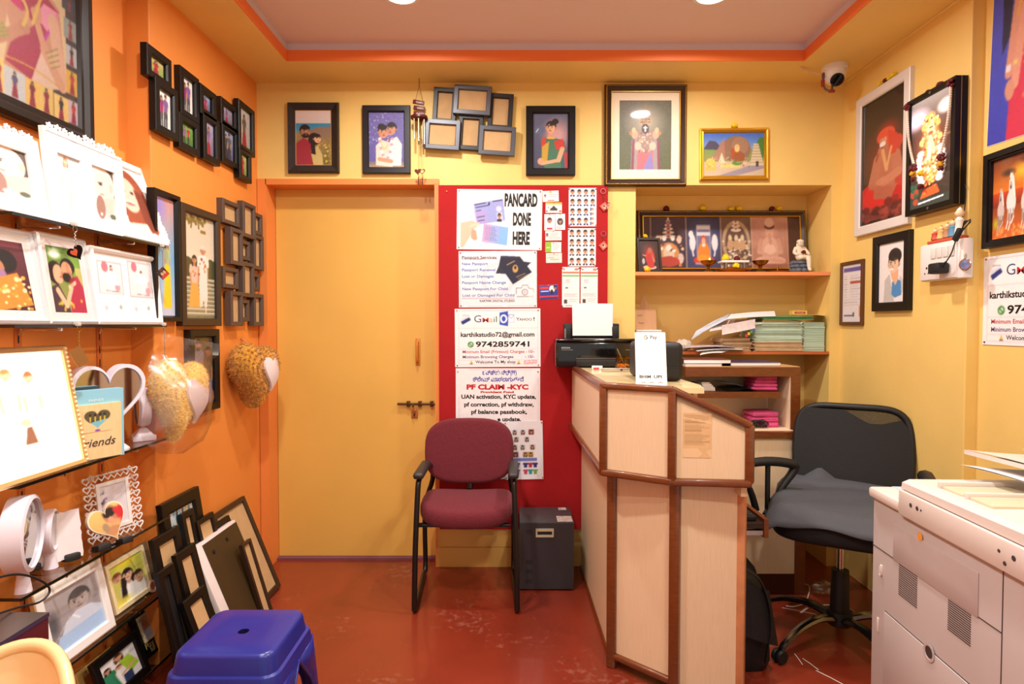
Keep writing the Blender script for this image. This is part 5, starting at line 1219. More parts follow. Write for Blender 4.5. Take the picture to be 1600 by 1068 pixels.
# keychains pinned to the board
def bchain(label, px, py0, py1, col, dx):
    P0 = onY(px, py0, YBD-.006); P1 = onY(px+dx, py1, YBD-.006)
    t = thing_at('keychain', label, 'keychain', P0, 'keychains on the red board')
    part('split_ring', B().tube([P0+Vector((.013*math.cos(a), 0, -.013+.013*math.sin(a))) for a in np.linspace(0, 2*PI, 21)[:-1]], .0013, 6, closed=True), STEEL, t, world=True)
    q0 = P0+Vector((0, 0, -.026)); b = B(); n = max(2, int((q0-P1).length/.006))
    for k in range(n):
        c = q0.lerp(P1, (k+.5)/n); b.tube([c+Vector((.0025*math.cos(a)*(k % 2), .0025*math.cos(a)*((k+1) % 2), .0042*math.sin(a))) for a in np.linspace(0, 2*PI, 9)[:-1]], .0008, 4, closed=True)
    part('chain', b, STEEL, t, world=True)
    M = basis((1, 0, 0), (0, 0, 1), P1+Vector((0, 0, -.022))) @ Rz(.7)
    f = part('tag', B().bb((-.018, -.018, -.003), (.018, .018, .001)).move(M), mat('salmon_red_tag', (206, 80, 64), .4), t, world=True, smooth=False)
    cv = Cv(14, 14, (220, 110, 90)); cv.e(.5, .5, .25, .35, (236, 190, 160)); cv.e(.5, .4, .15, .2, (70, 30, 26)); print_part(cv, .03, .03, f, PRINT, name='tag_picture', M=MW[t].inverted() @ M @ TR(0, 0, .0015))
    return t, P1
t, P1 = bchain('keychain with a red tag and charms at the top corner of the red board', 942.5, 294.5, 316, 0, 2)
b = B(); q = random.Random(2)
for k in range(8): b.ball(P1+Vector((.012+q.uniform(-.012, .014), -.006, -.02+q.uniform(-.02, .02))), (.005, .004, .005), 8)
part('charms', b, mat('rose_gold_charm', (206, 130, 110), .3, metal=.6), t, world=True)
bchain('keychain with a plain salmon square tag, lower right of the photo sheets', 943, 361, 377, 0, 0)
# ================================================================ niche shelf of pictures and lamps
ZN = 1.560; ZN2 = 1.142
def on_n(px, Y, z=ZN): 
    d = ray(px, 500); x = CAM.x+d.x*(Y/d.y); return Vector((x, Y, z))
# long four-picture frame leaning on the niche back
def deity(c, x0, x1, bg0, bg1, robe, skin, halo, kind):
    """a generic seated or standing temple figure in its own panel"""
    c.grad(bg0, bg1, 0, 1, x0, x1); xm = (x0+x1)/2; w = x1-x0; k = w*c.ar
    m0 = c.a.copy()
    if kind == 0:
        c.e(xm, .72, .3*k, .22, (196, 140, 80)); c.e(xm, .72, .16*k, .16, (214, 196, 170)); c.spots(40, .03, [(220, 200, 160), (120, 60, 50), (206, 120, 60), (236, 230, 220)], x0+.1*w, .4, x1-.1*w, .95, 4)
        for j in range(5): c.e(xm, .38-.07*j, (.2-.034*j)*k, .03, (226, 216, 196)); c.e(xm, .38-.07*j, (.05)*k, .02, (150, 40, 50))
        c.e(xm, .05, .02*k, .04, (226, 216, 196))
        for s in (-1, 1): c.e(xm+s*.12*w, .42, .06*k, .05, (240, 236, 230)); c.e(xm+s*.3*w, .44, .07*k, .08, (222, 196, 180)); c.e(xm+s*.34*w, .8, .08*k, .1, (206, 190, 180))
        c.e(xm, .6, .07*k, .06, (230, 226, 216)); c.e(xm, .86, .3*k, .1, (176, 56, 40))
    elif kind == 1:
        c.e(xm, .5, .6*k, .5, (90, 96, 140), soft=.9); c.rect(xm-.2*w, .16, xm+.2*w, .82, (150, 150, 176)); c.rect(xm-.17*w, .2, xm+.17*w, .8, (110, 112, 150))
        for j in range(2): c.rect(xm-.19*w, .18+.12*j, xm+.19*w, .25+.12*j, (216, 214, 220))
        for s in (-1, 1): c.e(xm+s*.32*w, .5, .09*k, .16, (226, 226, 232)); c.line(xm+s*.34*w, .6, xm+s*.3*w, .75, .03, (220, 220, 226))
        c.e(xm-.36*w, .34, .07*k, .07, (236, 234, 236)); c.e(xm, .7, .17*k, .22, (226, 130, 40)); c.e(xm, .84, .3*k, .09, (196, 50, 40)); c.e(xm, .8, .2*k, .07, (236, 150, 40)); c.e(xm, .46, .075*k, .1, (206, 70, 40)); c.e(xm, .48, .055*k, .075, (226, 170, 130)); c.e(xm, .55, .05*k, .03, (236, 230, 226))
        c.rect(xm-.25*w, .88, xm+.25*w, .92, (150, 150, 176))
    elif kind == 2:
        c.e(xm, .5, .46*k, .42, (176, 150, 116)); c.e(xm, .5, .36*k, .34, (96, 70, 56)); c.spots(120, .026, [(206, 190, 160), (70, 50, 44), (150, 120, 96), (226, 216, 196)], x0+.06*w, .45, x1-.06*w, .97, 6)
        for j in range(3): c.e(xm, .26-.07*j, (.17-.03*j)*k, .035, (222, 212, 190)); c.e(xm, .24-.07*j, .03*k, .02, (170, 50, 50))
        for s in (-1, 0, 1): c.e(xm+s*.2*w, .42, .06*k, .07, (214, 196, 160)); c.e(xm+s*.2*w, .55, .1*k, .1, (190, 150, 110))
    else:
        c.spots(20, .14, [(206, 156, 130), (186, 134, 112), (170, 120, 100)], x0, 0, x1, .6, 3, .5, .7); c.e(xm, .84, .42*k, .09, (216, 170, 146)); c.e(xm, .62, .25*k, .24, (212, 166, 142)); c.e(xm, .66, .16*k, .14, (226, 186, 164))
        for s in (-1, 1): c.line(xm+s*.24*w, .46, xm+s*.3*w, .68, .08, (200, 152, 128)); c.line(xm+s*.3*w, .68, xm, .76, .06, (206, 160, 136)); c.e(xm+s*.14*w, .3, .08*k, .1, (190, 140, 116)); c.line(xm+s*.36*w, .86, xm-s*.1*w, .82, .07, (206, 158, 134))
        c.e(xm, .3, .12*k, .13, (206, 158, 134)); c.line(xm, .34, xm+.02*w, .52, .05, (196, 146, 122)); c.e(xm, .2, .14*k, .05, (90, 56, 46)); c.e(xm, .12, .13*k, .09, (216, 176, 150)); c.rect(x0, .9, x1, 1, (150, 96, 80))
    keep = (c.u < x0) | (c.u > x1); c.a[keep] = m0[keep]
cv = Cv(200, 66, (66, 26, 20))
xs_ = (.06, .275, .495, .685, .915)
deity(cv, .05, .275, (60, 40, 56), (50, 34, 50), 0, 0, 0, 0); deity(cv, .275, .495, (40, 42, 74), (50, 54, 96), 0, 0, 0, 1); deity(cv, .495, .69, (110, 84, 66), (84, 60, 50), 0, 0, 0, 2); deity(cv, .69, .92, (190, 140, 120), (170, 116, 96), 0, 0, 0, 3)
for x in (.05, .275, .495, .69, .92): cv.rect(x-.003, 0, x+.003, 1, (206, 180, 160))
cv.rect(0, 0, .045, 1, (66, 26, 20)); cv.rect(.925, 0, 1, 1, (66, 26, 20))
Yf = YN-.045
a = on_n(995, Yf); c = on_n(1258, Yf); top = onY(1120, 329, Yf+.02); L = top.z-ZN; w_ = c.x-a.x
M_ = basis((1, 0, 0), (0, .12, 1), ((a.x+c.x)/2, Yf-.01, ZN+.001)) @ TR(0, L/2, 0)
t = framed('framed_photo', 'long dark gilt frame of four devotional pictures leaning in the niche', M_, w_, L, cv, bw=.036, d=.026, fm=OGD, prof=lambda bw, d: [(0, 0), (0, d*.7), (bw*.15, d*.95), (bw*.4, d), (bw*.8, d*.7), (bw, d*.5), (bw, 0)])
part('gilt_beading', beads(w_, L, .009, .0245, .003, 90), GOLD, t); part('inner_gilt_line', B().mould(w_-.06, L-.06, [(0, .019), (.001, .021), (.006, .021), (.007, .014)]), GOLD, t, smooth=False)
for i, (px, col, r, lab) in enumerate(((1040, 'r', .02, 'dark red flower head on the long frame, leftmost'), (1097, 'y', .024, 'yellow flower head alone on the long frame, left of middle'), (1141, 'y', .019, 'yellow flower head on the long frame, left of a touching pair'), (1153, 'y', .021, 'yellow flower head on the long frame, right of a touching pair'), (1204, 'r', .018, 'dark red flower head on the long frame, beside the rightmost yellow one'), (1215, 'y', .02, 'yellow flower head on the long frame, rightmost'))):
    d = M_ @ Vector((0, L/2, .012)); p = on_n(px, d.y); p.z = d.z-.002; put_flower(lab, p, r, col, 10+i)
# small leaning picture at the left end
cv = Cv(40, 56, (44, 24, 22)); cv.e(.5, .4, .3, .36, (120, 40, 30), soft=.7); cv.e(.55, .6, .16, .3, (190, 50, 40)); cv.e(.55, .34, .08, .09, (170, 90, 60)); cv.line(.5, .55, .2, .5, .05, (196, 120, 90)); cv.e(.2, .7, .05, .1, (190, 180, 180)); cv.line(.6, .5, .75, .7, .06, (190, 110, 80)); cv.e(.5, .9, .24, .07, (210, 180, 160)); cv.poly([(.35, .5), (.6, .45), (.75, .9), (.4, .95)], (176, 40, 40))
Yq = YB+.055; a = on_n(996, Yq); c = on_n(1034, Yq); tp = onY(1010, 371, Yq+.03); L = tp.z-ZN; w_ = c.x-a.x
M_ = basis((1, .1, 0), (-.12, .22, 1), ((a.x+c.x)/2, Yq, ZN+.001)) @ TR(0, L/2, 0)
framed('framed_photo', 'small dark frame of a red-robed figure at the left end of the niche', M_, w_, L, cv, bw=.014, d=.014, fm=DKBR)
p = M_ @ Vector((-.015, L/2, .004)); put_flower('yellow flower head on the small dark frame in the niche', p, .015, 'y', 31)
put_flower('yellow flower head at the foot of the small dark frame', on_n(1011, YB+.012), .019, 'y', 32)
p = on_n(995, YB+.03); solo('flower_head', B().ball((0, 0, 0), (.012, .01, .012), 8), mat('pale_petals', (214, 190, 160), .7), 'pale flower bud against the left niche jamb', 'flower', loc=p+Vector((.006, 0, .012))); bpy.data.objects[-1 if False else 'flower_head'] if False else None
# brass oil lamps
def oil_lamp(label, px, Y, s=1):
    t = thing_at('oil_lamp', label, 'oil lamp', on_n(px, Y), 'brass oil lamps in the niche')
    part('foot', B().lathe([(.026*s, 0), (.026*s, .004), (.012*s, .012), (.007*s, .022), (.012*s, .03), (.008*s, .036)], seg=20), BRASS, t)
    part('bowl', B().lathe([(.006*s, .034), (.02*s, .038), (.036*s, .05), (.042*s, .062), (.038*s, .061), (.03*s, .05), (.0, .044)], seg=24), BRASS, t)
    return t
tl_ = oil_lamp('brass oil lamp with a lit wick, left of the flower stool', 1106, YB+.035)
part('wick_flame', B().lathe([(.001, .055), (.005, .062), (.004, .068), (0, .078)], (-.0, -.02, 0), 10), mat('lit_flame', (255, 200, 110), .5, emit=6), tl_)
oil_lamp('brass oil lamp without flame, right of the flower stool', 1187, YB+.035)
# plate and stool with flowers
c = on_n(1145, YB+.07)
t = thing_at('brass_plate', 'round brass plate under the white miniature stool', 'plate', c)
part('plate', B().lathe([(0, .006), (.07, .006), (.09, .018), (.096, .02), (.092, .016), (.07, .002), (0, 0)], seg=36, sy=.7), BRASS, t)
t = thing_at('miniature_stool', 'white miniature stool with flowers in the niche', 'stool', c+Vector((0, 0, .0065)))
part('seat', B().box((0, 0, .052), (.145, .075, .012), bev=.003), WHT, t)
for sx in (-1, 1):
    for sy in (-1, 1): part('leg', B().lathe([(.008, 0), (.011, .01), (.008, .03), (.011, .044), (.011, .047)], (sx*.048, sy*.026, 0), 12), STEEL if sy < 0 else WHT, t)
put_flower('yellow flower head on the miniature stool', c+Vector((-.042, 0, .064)), .024, 'y', 40); put_flower('dark red flower head on the miniature stool', c+Vector((.022, .01, .064)), .019, 'r', 41); put_flower('yellow flower head on the brass plate under the stool', c+Vector((-.002, -.045, .018)), .021, 'y', 42)
t = thing_at('incense_holder', 'flat brass incense holder beside the statue', 'incense holder', on_n(1214, YB+.06))
part('dish', B().lathe([(0, .003), (.05, .003), (.062, .01), (.066, .01), (.05, 0), (0, 0)], seg=28, sy=.6), BRASS, t); part('spike', B().lathe([(.006, .003), (.004, .02), (.001, .045), (0, .046)], seg=10), BRASS, t)
# seated statue
c = on_n(1249, YB+.06)
t = thing_at('seated_statue', 'white statue of a seated robed figure on a grey rock, right end of the niche', 'statue', c)
ROCK = mat('grey_blue_rock', (96, 104, 116), .5, vary=.35, vscale=30); MARB = mat('ivory_statue', (232, 216, 190), .4)
b = B(); q = random.Random(3)
for z, r, k in ((.012, .052, 9), (.034, .05, 8), (.052, .044, 7)):
    for i in range(k): a = 6.28*i/k; b.ball((r*.7*math.cos(a), r*.5*math.sin(a), z), (q.uniform(.018, .026), q.uniform(.016, .022), q.uniform(.010, .016)), 8)
b.ball((0, 0, .03), (.045, .034, .032), 10)
part('rock_seat', b, ROCK, t)
# body: one skinned figure, seated with one leg hanging and one crossed
def skin(name, pts, edges, radii, m, parent, sub=2):
    me = bpy.data.meshes.new(name); me.from_pydata(pts, edges, []); o = bpy.data.objects.new(name, me); COL.objects.link(o)
    sk = o.modifiers.new('s', 'SKIN'); o.modifiers.new('d', 'SUBSURF').levels = sub
    for v, r in zip(me.skin_vertices[0].data, radii): v.radius = r if hasattr(r, '__len__') else (r, r)
    me.skin_vertices[0].data[0].use_root = True
    dg = bpy.context.evaluated_depsgraph_get(); ev = o.evaluated_get(dg); bm = bmesh.new(); bm.from_mesh(ev.to_mesh()); ev.to_mesh_clear(); bpy.data.objects.remove(o)
    return bm
P_ = [(0, .004, .07), (0, .006, .095), (0, .008, .118), (0, .004, .128), (0, .0, .142), (0, -.002, .152), (-.02, .006, .118), (-.032, -.004, .095), (-.02, -.024, .084), (.02, .006, .118), (.034, -.004, .096), (.03, -.026, .086), (-.014, -.01, .068), (-.016, -.035, .072), (.014, -.03, .074), (.016, -.01, .068), (.022, -.04, .07), (.022, -.043, .04), (.022, -.048, .012), (.024, -.06, .006), (.036, -.034, .074)]
E_ = [(0, 1), (1, 2), (2, 3), (3, 4), (4, 5), (2, 6), (6, 7), (7, 8), (2, 9), (9, 10), (10, 11), (0, 12), (12, 13), (13, 14), (14, 20), (0, 15), (15, 16), (16, 17), (17, 18), (18, 19)]
R_ = [.021, .02, .018, .008, .0155, .013, .011, .009, .007, .011, .009, .007, .013, .012, .01, .013, .013, .0105, .008, .007, .007]
bm = skin('statue_body', P_, E_, R_, MARB, t)
bb_ = B(); bb_.bm.free(); bb_.bm = bm; bm.transform(Matrix.Scale(1.1, 4)); part('body', bb_, MARB, t, smooth=60)
part('head_scarf', B().ball((0, .003, .166), (.0185, .0185, .013), 12).ball((.0, .016, .148), (.015, .009, .022), 10), MARB, t)
part('face', B().ball((-.007, -.0165, .161), (.0025, .0014, .0018), 6).ball((.007, -.0165, .161), (.0025, .0014, .0018), 6).ball((0, -.017, .1475), (.011, .004, .009), 8), mat('grey_beard', (186, 178, 164), .6), t)
put_flower('dark red flower head in the lap of the white statue', c+Vector((.0, -.036, .095)), .014, 'r', 50)

# ================================================================ niche paper shelf
PAP = mat('white_paper', (242, 238, 234), .6)
MINT = mat('mint_paper', (196, 220, 200), .7, vary=.05, vscale=30)
def pack(label, name, px0, px1, py0, py1, Y, depth, m, cat='paper stack', z0=None, yaw=0, wob=.004, seed=1, group=None, n=None, colors=None):
    """a pile of sheets: px extents at depth Y, from shelf up"""
    a = onY(px0, py1, Y); c = onY(px1, py0, Y); z0 = a.z if z0 is None else z0; H = c.z-z0; w = c.x-a.x
    q = random.Random(seed); n = n or max(2, int(H/.0035)); t = thing_at(name, label, cat, ((a.x+c.x)/2, Y+depth/2, z0), group)
    cols = colors or [m]; bs = [B() for _ in cols]
    for k in range(n):
        dz = H/n; i = min(len(cols)-1, int(k/n*len(cols)))
        bs[i].box((q.uniform(-wob, wob), q.uniform(-wob, wob), (k+.5)*dz), (w*q.uniform(.97, 1), depth*q.uniform(.97, 1), dz*.86), Matrix.Rotation(yaw+q.uniform(-.01, .01), 3, 'Z'))
    for i, b in enumerate(bs): part('sheets', b, cols[i], t, smooth=False)
    return t, z0+H
KRAFT = mat('kraft_paper', (196, 150, 110), .75, vary=.06, vscale=12); 
# brown parcels at the left
t, zt = pack('flat stack of white booklets under the brown envelopes, left end of the paper shelf', 'booklet_stack', 994, 1034, 515, 545, YB+.03, .17, PAP, z0=ZN2, seed=3)
p = on_n(1009, YB+.10, zt)
t = thing('envelope', 'upright brown envelope with writing at the left end of the paper shelf', 'envelope', basis((1, 0, 0), (0, .15, 1), p))
hh = onY(1009, 483, YB+.1).z-zt
b = B().bb((-.058, 0, -.004), (.058, hh, .004)); part('body', b, KRAFT, t, smooth=False)
part('flap', B().loft([[(-.03, hh, -.003), (.03, hh, -.003), (.03, hh, .001), (-.03, hh, .001)], [(-.012, hh+.075, -.003), (-.004, hh+.075, -.003), (-.004, hh+.075, -.001), (-.012, hh+.075, -.001)]]), KRAFT, t, smooth=False)
lettering([('6x4', -.042, hh*.66, .012, 'L', 1, .0), ('Paper', -.036, hh*.3, .009, 'L', 1, 0)], (120, 84, 60), t, z=.0046)
# crumpled paper wad
rr = random.Random(8)
def crumple(b, c, sx, sy, sz, n=10, seed=1):
    q = random.Random(seed); st = len(b.bm.verts); b.ball(c, (sx, sy, sz), n); b.bm.verts.ensure_lookup_table()
    for v in b.bm.verts[st:]:
        k = q.uniform(.72, 1.15); v.co = Vector(c)+(v.co-Vector(c))*k
    return b
p = on_n(1066, YB+.06, ZN2); solo('crumpled_paper', crumple(B(), (0, 0, .03), .05, .05, .032, 14, 4), mat('newsprint_grey', (196, 184, 170), .8, vary=.2, vscale=40), 'crumpled newsprint wad behind the payment card', 'paper', loc=None, smooth=10).location = p
# loose white sheets lying to the right of it
def leaf(label, pts4, m, sag=.0, name='loose_sheet', group='loose papers on the niche shelf', cat='paper', th=.0014):
    """one bent sheet through four corners"""
    A, Bq, Cq, D = [Vector(p) for p in pts4]; n = (Bq-A).cross(D-A).normalized(); n = n if n.z > 0 else -n
    b = B(); f = lambda o: (lambda u, v: A.lerp(Bq, u).lerp(D.lerp(Cq, u), v)+n*(math.sin(PI*u)*sag+o)); b.grid(f(0), 10, 4); b.grid(f(th), 10, 4)
    c = (A+Cq)/2; return solo(name, b, m, label, cat, group, smooth=40, loc=c)
Ysh = YB-.02
def S(px, py, Y): return onY(px, py, Y)
def sh(px, Y, z): v = on_n(px, Y, z); return v
leaf('white sheet hanging over the shelf edge, front left', [sh(1090, YB-.05, ZN2+.002), sh(1160, YB-.05, ZN2+.01), sh(1166, YB+.12, ZN2+.014), sh(1082, YB+.12, ZN2+.01)], PAP, .006)
leaf('sheet with a purple edge lying on the paper shelf', [sh(1070, YB-.02, ZN2+.018), sh(1150, YB-.03, ZN2+.022), sh(1140, YB+.15, ZN2+.026), sh(1072, YB+.15, ZN2+.024)], mat('lilac_white_paper', (226, 216, 226), .6), .006)
leaf('white sheet drooping lowest over the shelf edge', [sh(1094, YB-.07, ZN2-.016), sh(1128, YB-.075, ZN2-.004), sh(1150, YB+.06, ZN2+.012), sh(1100, YB+.06, ZN2+.012)], PAP, .004)
# mint stack and upright mint block
t, zm = pack('thick stack of mint green paper on browned sheets', 'paper_stack', 1178, 1255, 503, 548, YB+.005, .2, MINT, z0=ZN2, seed=5, wob=.006, colors=[mat('browned_paper', (206, 176, 136), .75, vary=.1, vscale=30), MINT, MINT])
pack('solid mint green block of paper at the right end of the shelf', 'paper_block', 1255, 1289, 503, 546, YB+.02, .2, mat('mint_card', (190, 216, 194), .7), z0=ZN2, seed=6, wob=.001)
pack('low pile of browned papers left of the mint stack', 'paper_stack', 1128, 1174, 528, 548, YB+.02, .18, mat('browned_paper', (206, 176, 136), .75), z0=ZN2, seed=7, wob=.012)
# bent bag and sheets sweeping up onto the stack
q0 = sh(1085, YB+.05, ZN2+.07); 
leaf('blue and white printed packet bending up onto the mint stack', [S(1080, 531, YB+.02), S(1134, 500, YB+.02), S(1140, 490, YB+.12), S(1088, 517, YB+.12)], mat('blue_white_packet', (206, 220, 236), .35, vary=.3, vscale=14), .004)
leaf('pinkish sheet sweeping across the packet', [S(1108, 518, YB+.0), S(1190, 506, YB-.01), S(1192, 497, YB+.1), S(1116, 503, YB+.1)], mat('pale_pink_paper', (230, 206, 196), .6), .003)
leaf('white sheet lying on top of the sweeping papers', [S(1134, 499, YB-.005), S(1212, 494, YB-.01), S(1210, 486, YB+.1), S(1142, 491, YB+.1)], PAP, .003)
b = B(); a = S(1130, 522, YB-.01)
t = thing_at('printed_leaflet', 'grey leaflet with coloured tabs hanging off the mint stack', 'leaflet', a)
b.grid(lambda u, v: S(1128+52*u, 508+14*v-10*u+6*math.sin(3*v), YB-.005-.03*v), 6, 5); part('sheet', b, mat('grey_print', (206, 190, 184), .6, vary=.12, vscale=40), t, world=True, smooth=40)
for k, c_ in enumerate(((206, 60, 50), (230, 190, 60), (80, 150, 90), (70, 100, 180))): part('tab', B().box(S(1166+4*k, 524-3*k, YB-.035), (.012, .003, .014)), mat('tab_%d' % k, c_, .5), t, world=True, smooth=False)
leaf('grey leaflet lying between the mint stack and green folders', [sh(1170, YB-.0, zm+.003), sh(1250, YB-.01, zm+.003), sh(1254, YB+.16, zm+.005), sh(1176, YB+.16, zm+.005)], mat('pale_grey_paper', (206, 206, 200), .6), .01)
t, zg = pack('green plastic folders on top of the mint stack', 'plastic_folder', 1190, 1272, 494, 500, YB-.0, .2, mat('green_folder', (70, 150, 96), .35), z0=zm+.012, seed=9, wob=.008, n=3, yaw=.06, cat='folder')
leaf('white and yellow sheets fanned out at the right top of the stack', [sh(1250, YB-.0, zg+.004), sh(1288, YB-.01, zg+.002), sh(1288, YB+.16, zg+.01), sh(1244, YB+.16, zg+.006)], mat('yellow_white_paper', (232, 220, 150), .6, vary=.2, vscale=10), .004)
p = on_n(1247, YB+.02, zg+.0085); t = thing_at('matchbox', 'small yellow matchbox with a red label on top of the folders', 'matchbox', p)
part('sleeve', B().box((0, 0, .011), (.076, .04, .022), bev=.001), mat('matchbox_yellow', (226, 190, 90), .5), t, smooth=False); part('label', B().box((0, -.0203, .011), (.056, .0006, .011)), mat('matchbox_red', (176, 50, 40), .5), t, smooth=False)
lettering([('GOLD CLUB', 0, -.0025, .005, 'C', 1, 0)], (240, 226, 190), t, z=0, M=basis((1, 0, 0), (0, 0, 1), (0, -.0208, .011)))
# ================================================================ reception counter
LAM = mat('cream_laminate', (230, 202, 164), .4, vary=.05, vscale=14, stretch=(30, 30, 1)); LAMT = mat('cream_counter_top', (236, 212, 160), .2, vary=.06, vscale=12, coat=.3)
RAIL = mat('brown_wood_rail', (112, 58, 24), .3, vary=.2, vscale=10, stretch=(3, 3, 12), coat=.3)
ZT, ZR = 1.066, .757
Bp = onZ(943, 737, ZR); Cp = onZ(1050, 752, ZR); Dp = onZ(1171, 755, ZR)
Ap = Vector((onY(893.5, 640, 3.165).x, 3.165, 0))
B2 = onZ(956, 1040, 0); C2 = onZ(1053, 1084, 0); D2 = onZ(1162, 1084, 0); A2 = Vector((onY(908, 880, 3.165).x, 3.165, 0))
for v in (Bp, Cp, Dp, B2, C2, D2): v.z = 0
ZD = onY(1172, 664, Dp.y).z
UP = [Ap, Bp, Cp, Dp]; LO = [A2, B2, C2, D2]
t = thing_at('reception_counter', 'angled cream laminate reception counter with brown wooden rails', 'counter', (B2+D2)/2)
Zv = lambda v, z: Vector((v.x, v.y, z))
def inset(P, Q, d):
    n = Vector((Q.y-P.y, -(Q.x-P.x), 0)).normalized()
    return n*d
def slab(P, Q, z0, z1, z1b, th):
    """panel between two plan points, outer face on the line, th thick inwards; top may slope"""
    d = (Q-P).normalized(); n = Vector((-d.y, d.x, 0))
    b = B(); o = [Zv(P, z0), Zv(Q, z0), Zv(Q, z1b), Zv(P, z1)]; i = [p+n*th for p in o]
    b.loft([o, i]); return b
for i in range(3):
    part('upper_panel', slab(UP[i], UP[i+1], ZR+.012, ZT-.012, ZT-.012 if i < 2 else ZD-.012, .02), LAM, t, world=True, smooth=False)
    part('lower_panel', slab(LO[i], LO[i+1], .004 if i != 1 else .05, ZR, ZR, .02), LAM, t, world=True, smooth=False)
soff = B(); soff.bm.faces.new([soff.bm.verts.new(Zv(v, ZR+.004)) for v in [Ap, Bp, Cp, Dp, D2+Vector((0, .02, 0)), C2+Vector((0, .02, 0)), B2+Vector((.01, .02, 0)), A2+Vector((.02, 0, 0))]]); part('underside', soff, RAIL, t, world=True, smooth=False)
def rail(P, Q, w=.03, h=.024, ext=.006):
    d = (Q-P).normalized(); L = (Q-P).length+2*ext; n = Vector((-d.y, d.x, 0)).normalized(); u = n.cross(d) if abs(d.z) < .9 else Vector((0, 1, 0))
    M = Matrix((d, n, d.cross(n))).transposed(); return B().box((P+Q)/2, (L, w, h), M, bev=.008, seg=3)
for i in range(3):
    zt0, zt1 = ZT, ZT if i < 2 else ZD
    part('top_rail', rail(Zv(UP[i], zt0), Zv(UP[i+1], zt1)), RAIL, t, world=True)
    part('bottom_rail', rail(Zv(UP[i], ZR), Zv(UP[i+1], ZR), .032, .026), RAIL, t, world=True)
def post(P, z0, z1, w=.03):
    return B().box(Zv(P, (z0+z1)/2), (w, w, z1-z0), Rz(-.5).to_3x3(), bev=.006)
for i, (P, z1) in enumerate(((Bp, ZT), (Cp, ZT), (Dp, ZD))): part('upper_post', post(P, ZR, z1, .028), RAIL, t, world=True)
for i in (1, 2): part('lower_post', post(LO[i], .0, ZR, .036), RAIL, t, world=True)
part('lower_post', post(D2+Vector((-.012, .01, 0)), 0, ZR, .034), mat('raw_ply_edge', (196, 130, 84), .6, vary=.15, vscale=20), t, world=True, label='raw tan plywood edge strip')
part('skirting_rail', rail(Zv(B2, .045), Zv(C2, .045), .03, .024, -.01), RAIL, t, world=True)
part('skirting_rail', rail(Zv(A2, .012), Zv(B2, .012), .014, .02), RAIL, t, world=True)
# top slab, sloping end, inner side and inner desk
Ei = Vector((.64, 3.165, 0)); Fi = Vector((.66, Cp.y+.1, 0))
b = B(); P_ = [(v.x, v.y) for v in (Ap, Bp, Cp, Vector((.64, Cp.y-.008, 0)), Fi, Ei)]; b.prism(P_, .018, TR(0, 0, ZT-.012)); part('counter_top', b, LAMT, t, world=True, smooth=False)
b = B(); q0, q1 = Vector((.64, Cp.y, ZT-.02)), Zv(Dp, ZD-.012)
b.loft([[Zv(Cp, ZT-.012), Zv(Dp, ZD-.012), Zv(Dp, ZD-.03), Zv(Cp, ZT-.03)], [Zv(Cp, ZT-.012)+Vector((.03, .1, 0)), Zv(Dp, ZD-.012)+Vector((0, .1, 0)), Zv(Dp, ZD-.03)+Vector((0, .1, 0)), Zv(Cp, ZT-.03)+Vector((.03, .1, 0))]]); part('sloping_cap', b, LAMT, t, world=True, smooth=False)
part('inner_side', B().bb((.635, Cp.y+.1, ZR-.05), (.65, 3.165, ZT-.014)), LAM, t, world=True, smooth=False)
part('end_side', B().bb((Dp.x-.02, Dp.y+.02, ZR-.05), (Dp.x, Dp.y+.12, ZD-.02)), LAM, t, world=True, smooth=False)
part('inner_desk', B().bb((.42, B2.y+.04, ZR-.07), (.80, 3.16, ZR-.045)), LAMT, t, world=True, smooth=False)
# old newsprint scrap stuck on the end panel (print worn away)
sc_ = Cv(40, 56, (222, 182, 132)); q = random.Random(5)
for k in range(24):
    y = .05+k*.028; sc_.rect(.06, y, q.uniform(.6, .95) if k > 2 else .9, y+q.choice((.008, .012)), (150, 118, 76), .8)
for p_ in ([(0, .1), (1, .2), (1, .25), (0, .13)], [(0, 0), (.2, .0), (.95, .08), (1, .0), (1, .04)], [(0, .8), (.5, .78), (.7, .9), (.5, 1), (0, 1)], [(.8, .85), (1, .8), (1, 1)]): sc_.poly(p_, (232, 196, 150))
d = (Dp-Cp).normalized(); n = Vector((d.y, -d.x, 0)); a_ = onY(1068, 715, (Cp.y+Dp.y)/2); c_ = onY(1112, 645, (Cp.y+Dp.y)/2)
fp = Cp+d*((a_.x+c_.x)/2-Cp.x)/d.x; M_ = basis(d, (0, 0, 1), Vector((fp.x, fp.y, (a_.z+c_.z)/2))+n*.0012)
tt = thing('newsprint_scrap', 'torn brown newsprint scrap stuck to the sloping end of the counter', 'paper', M_); print_part(sc_, c_.x-a_.x, c_.z-a_.z, tt, PRINT, name='scrap', z=.0)

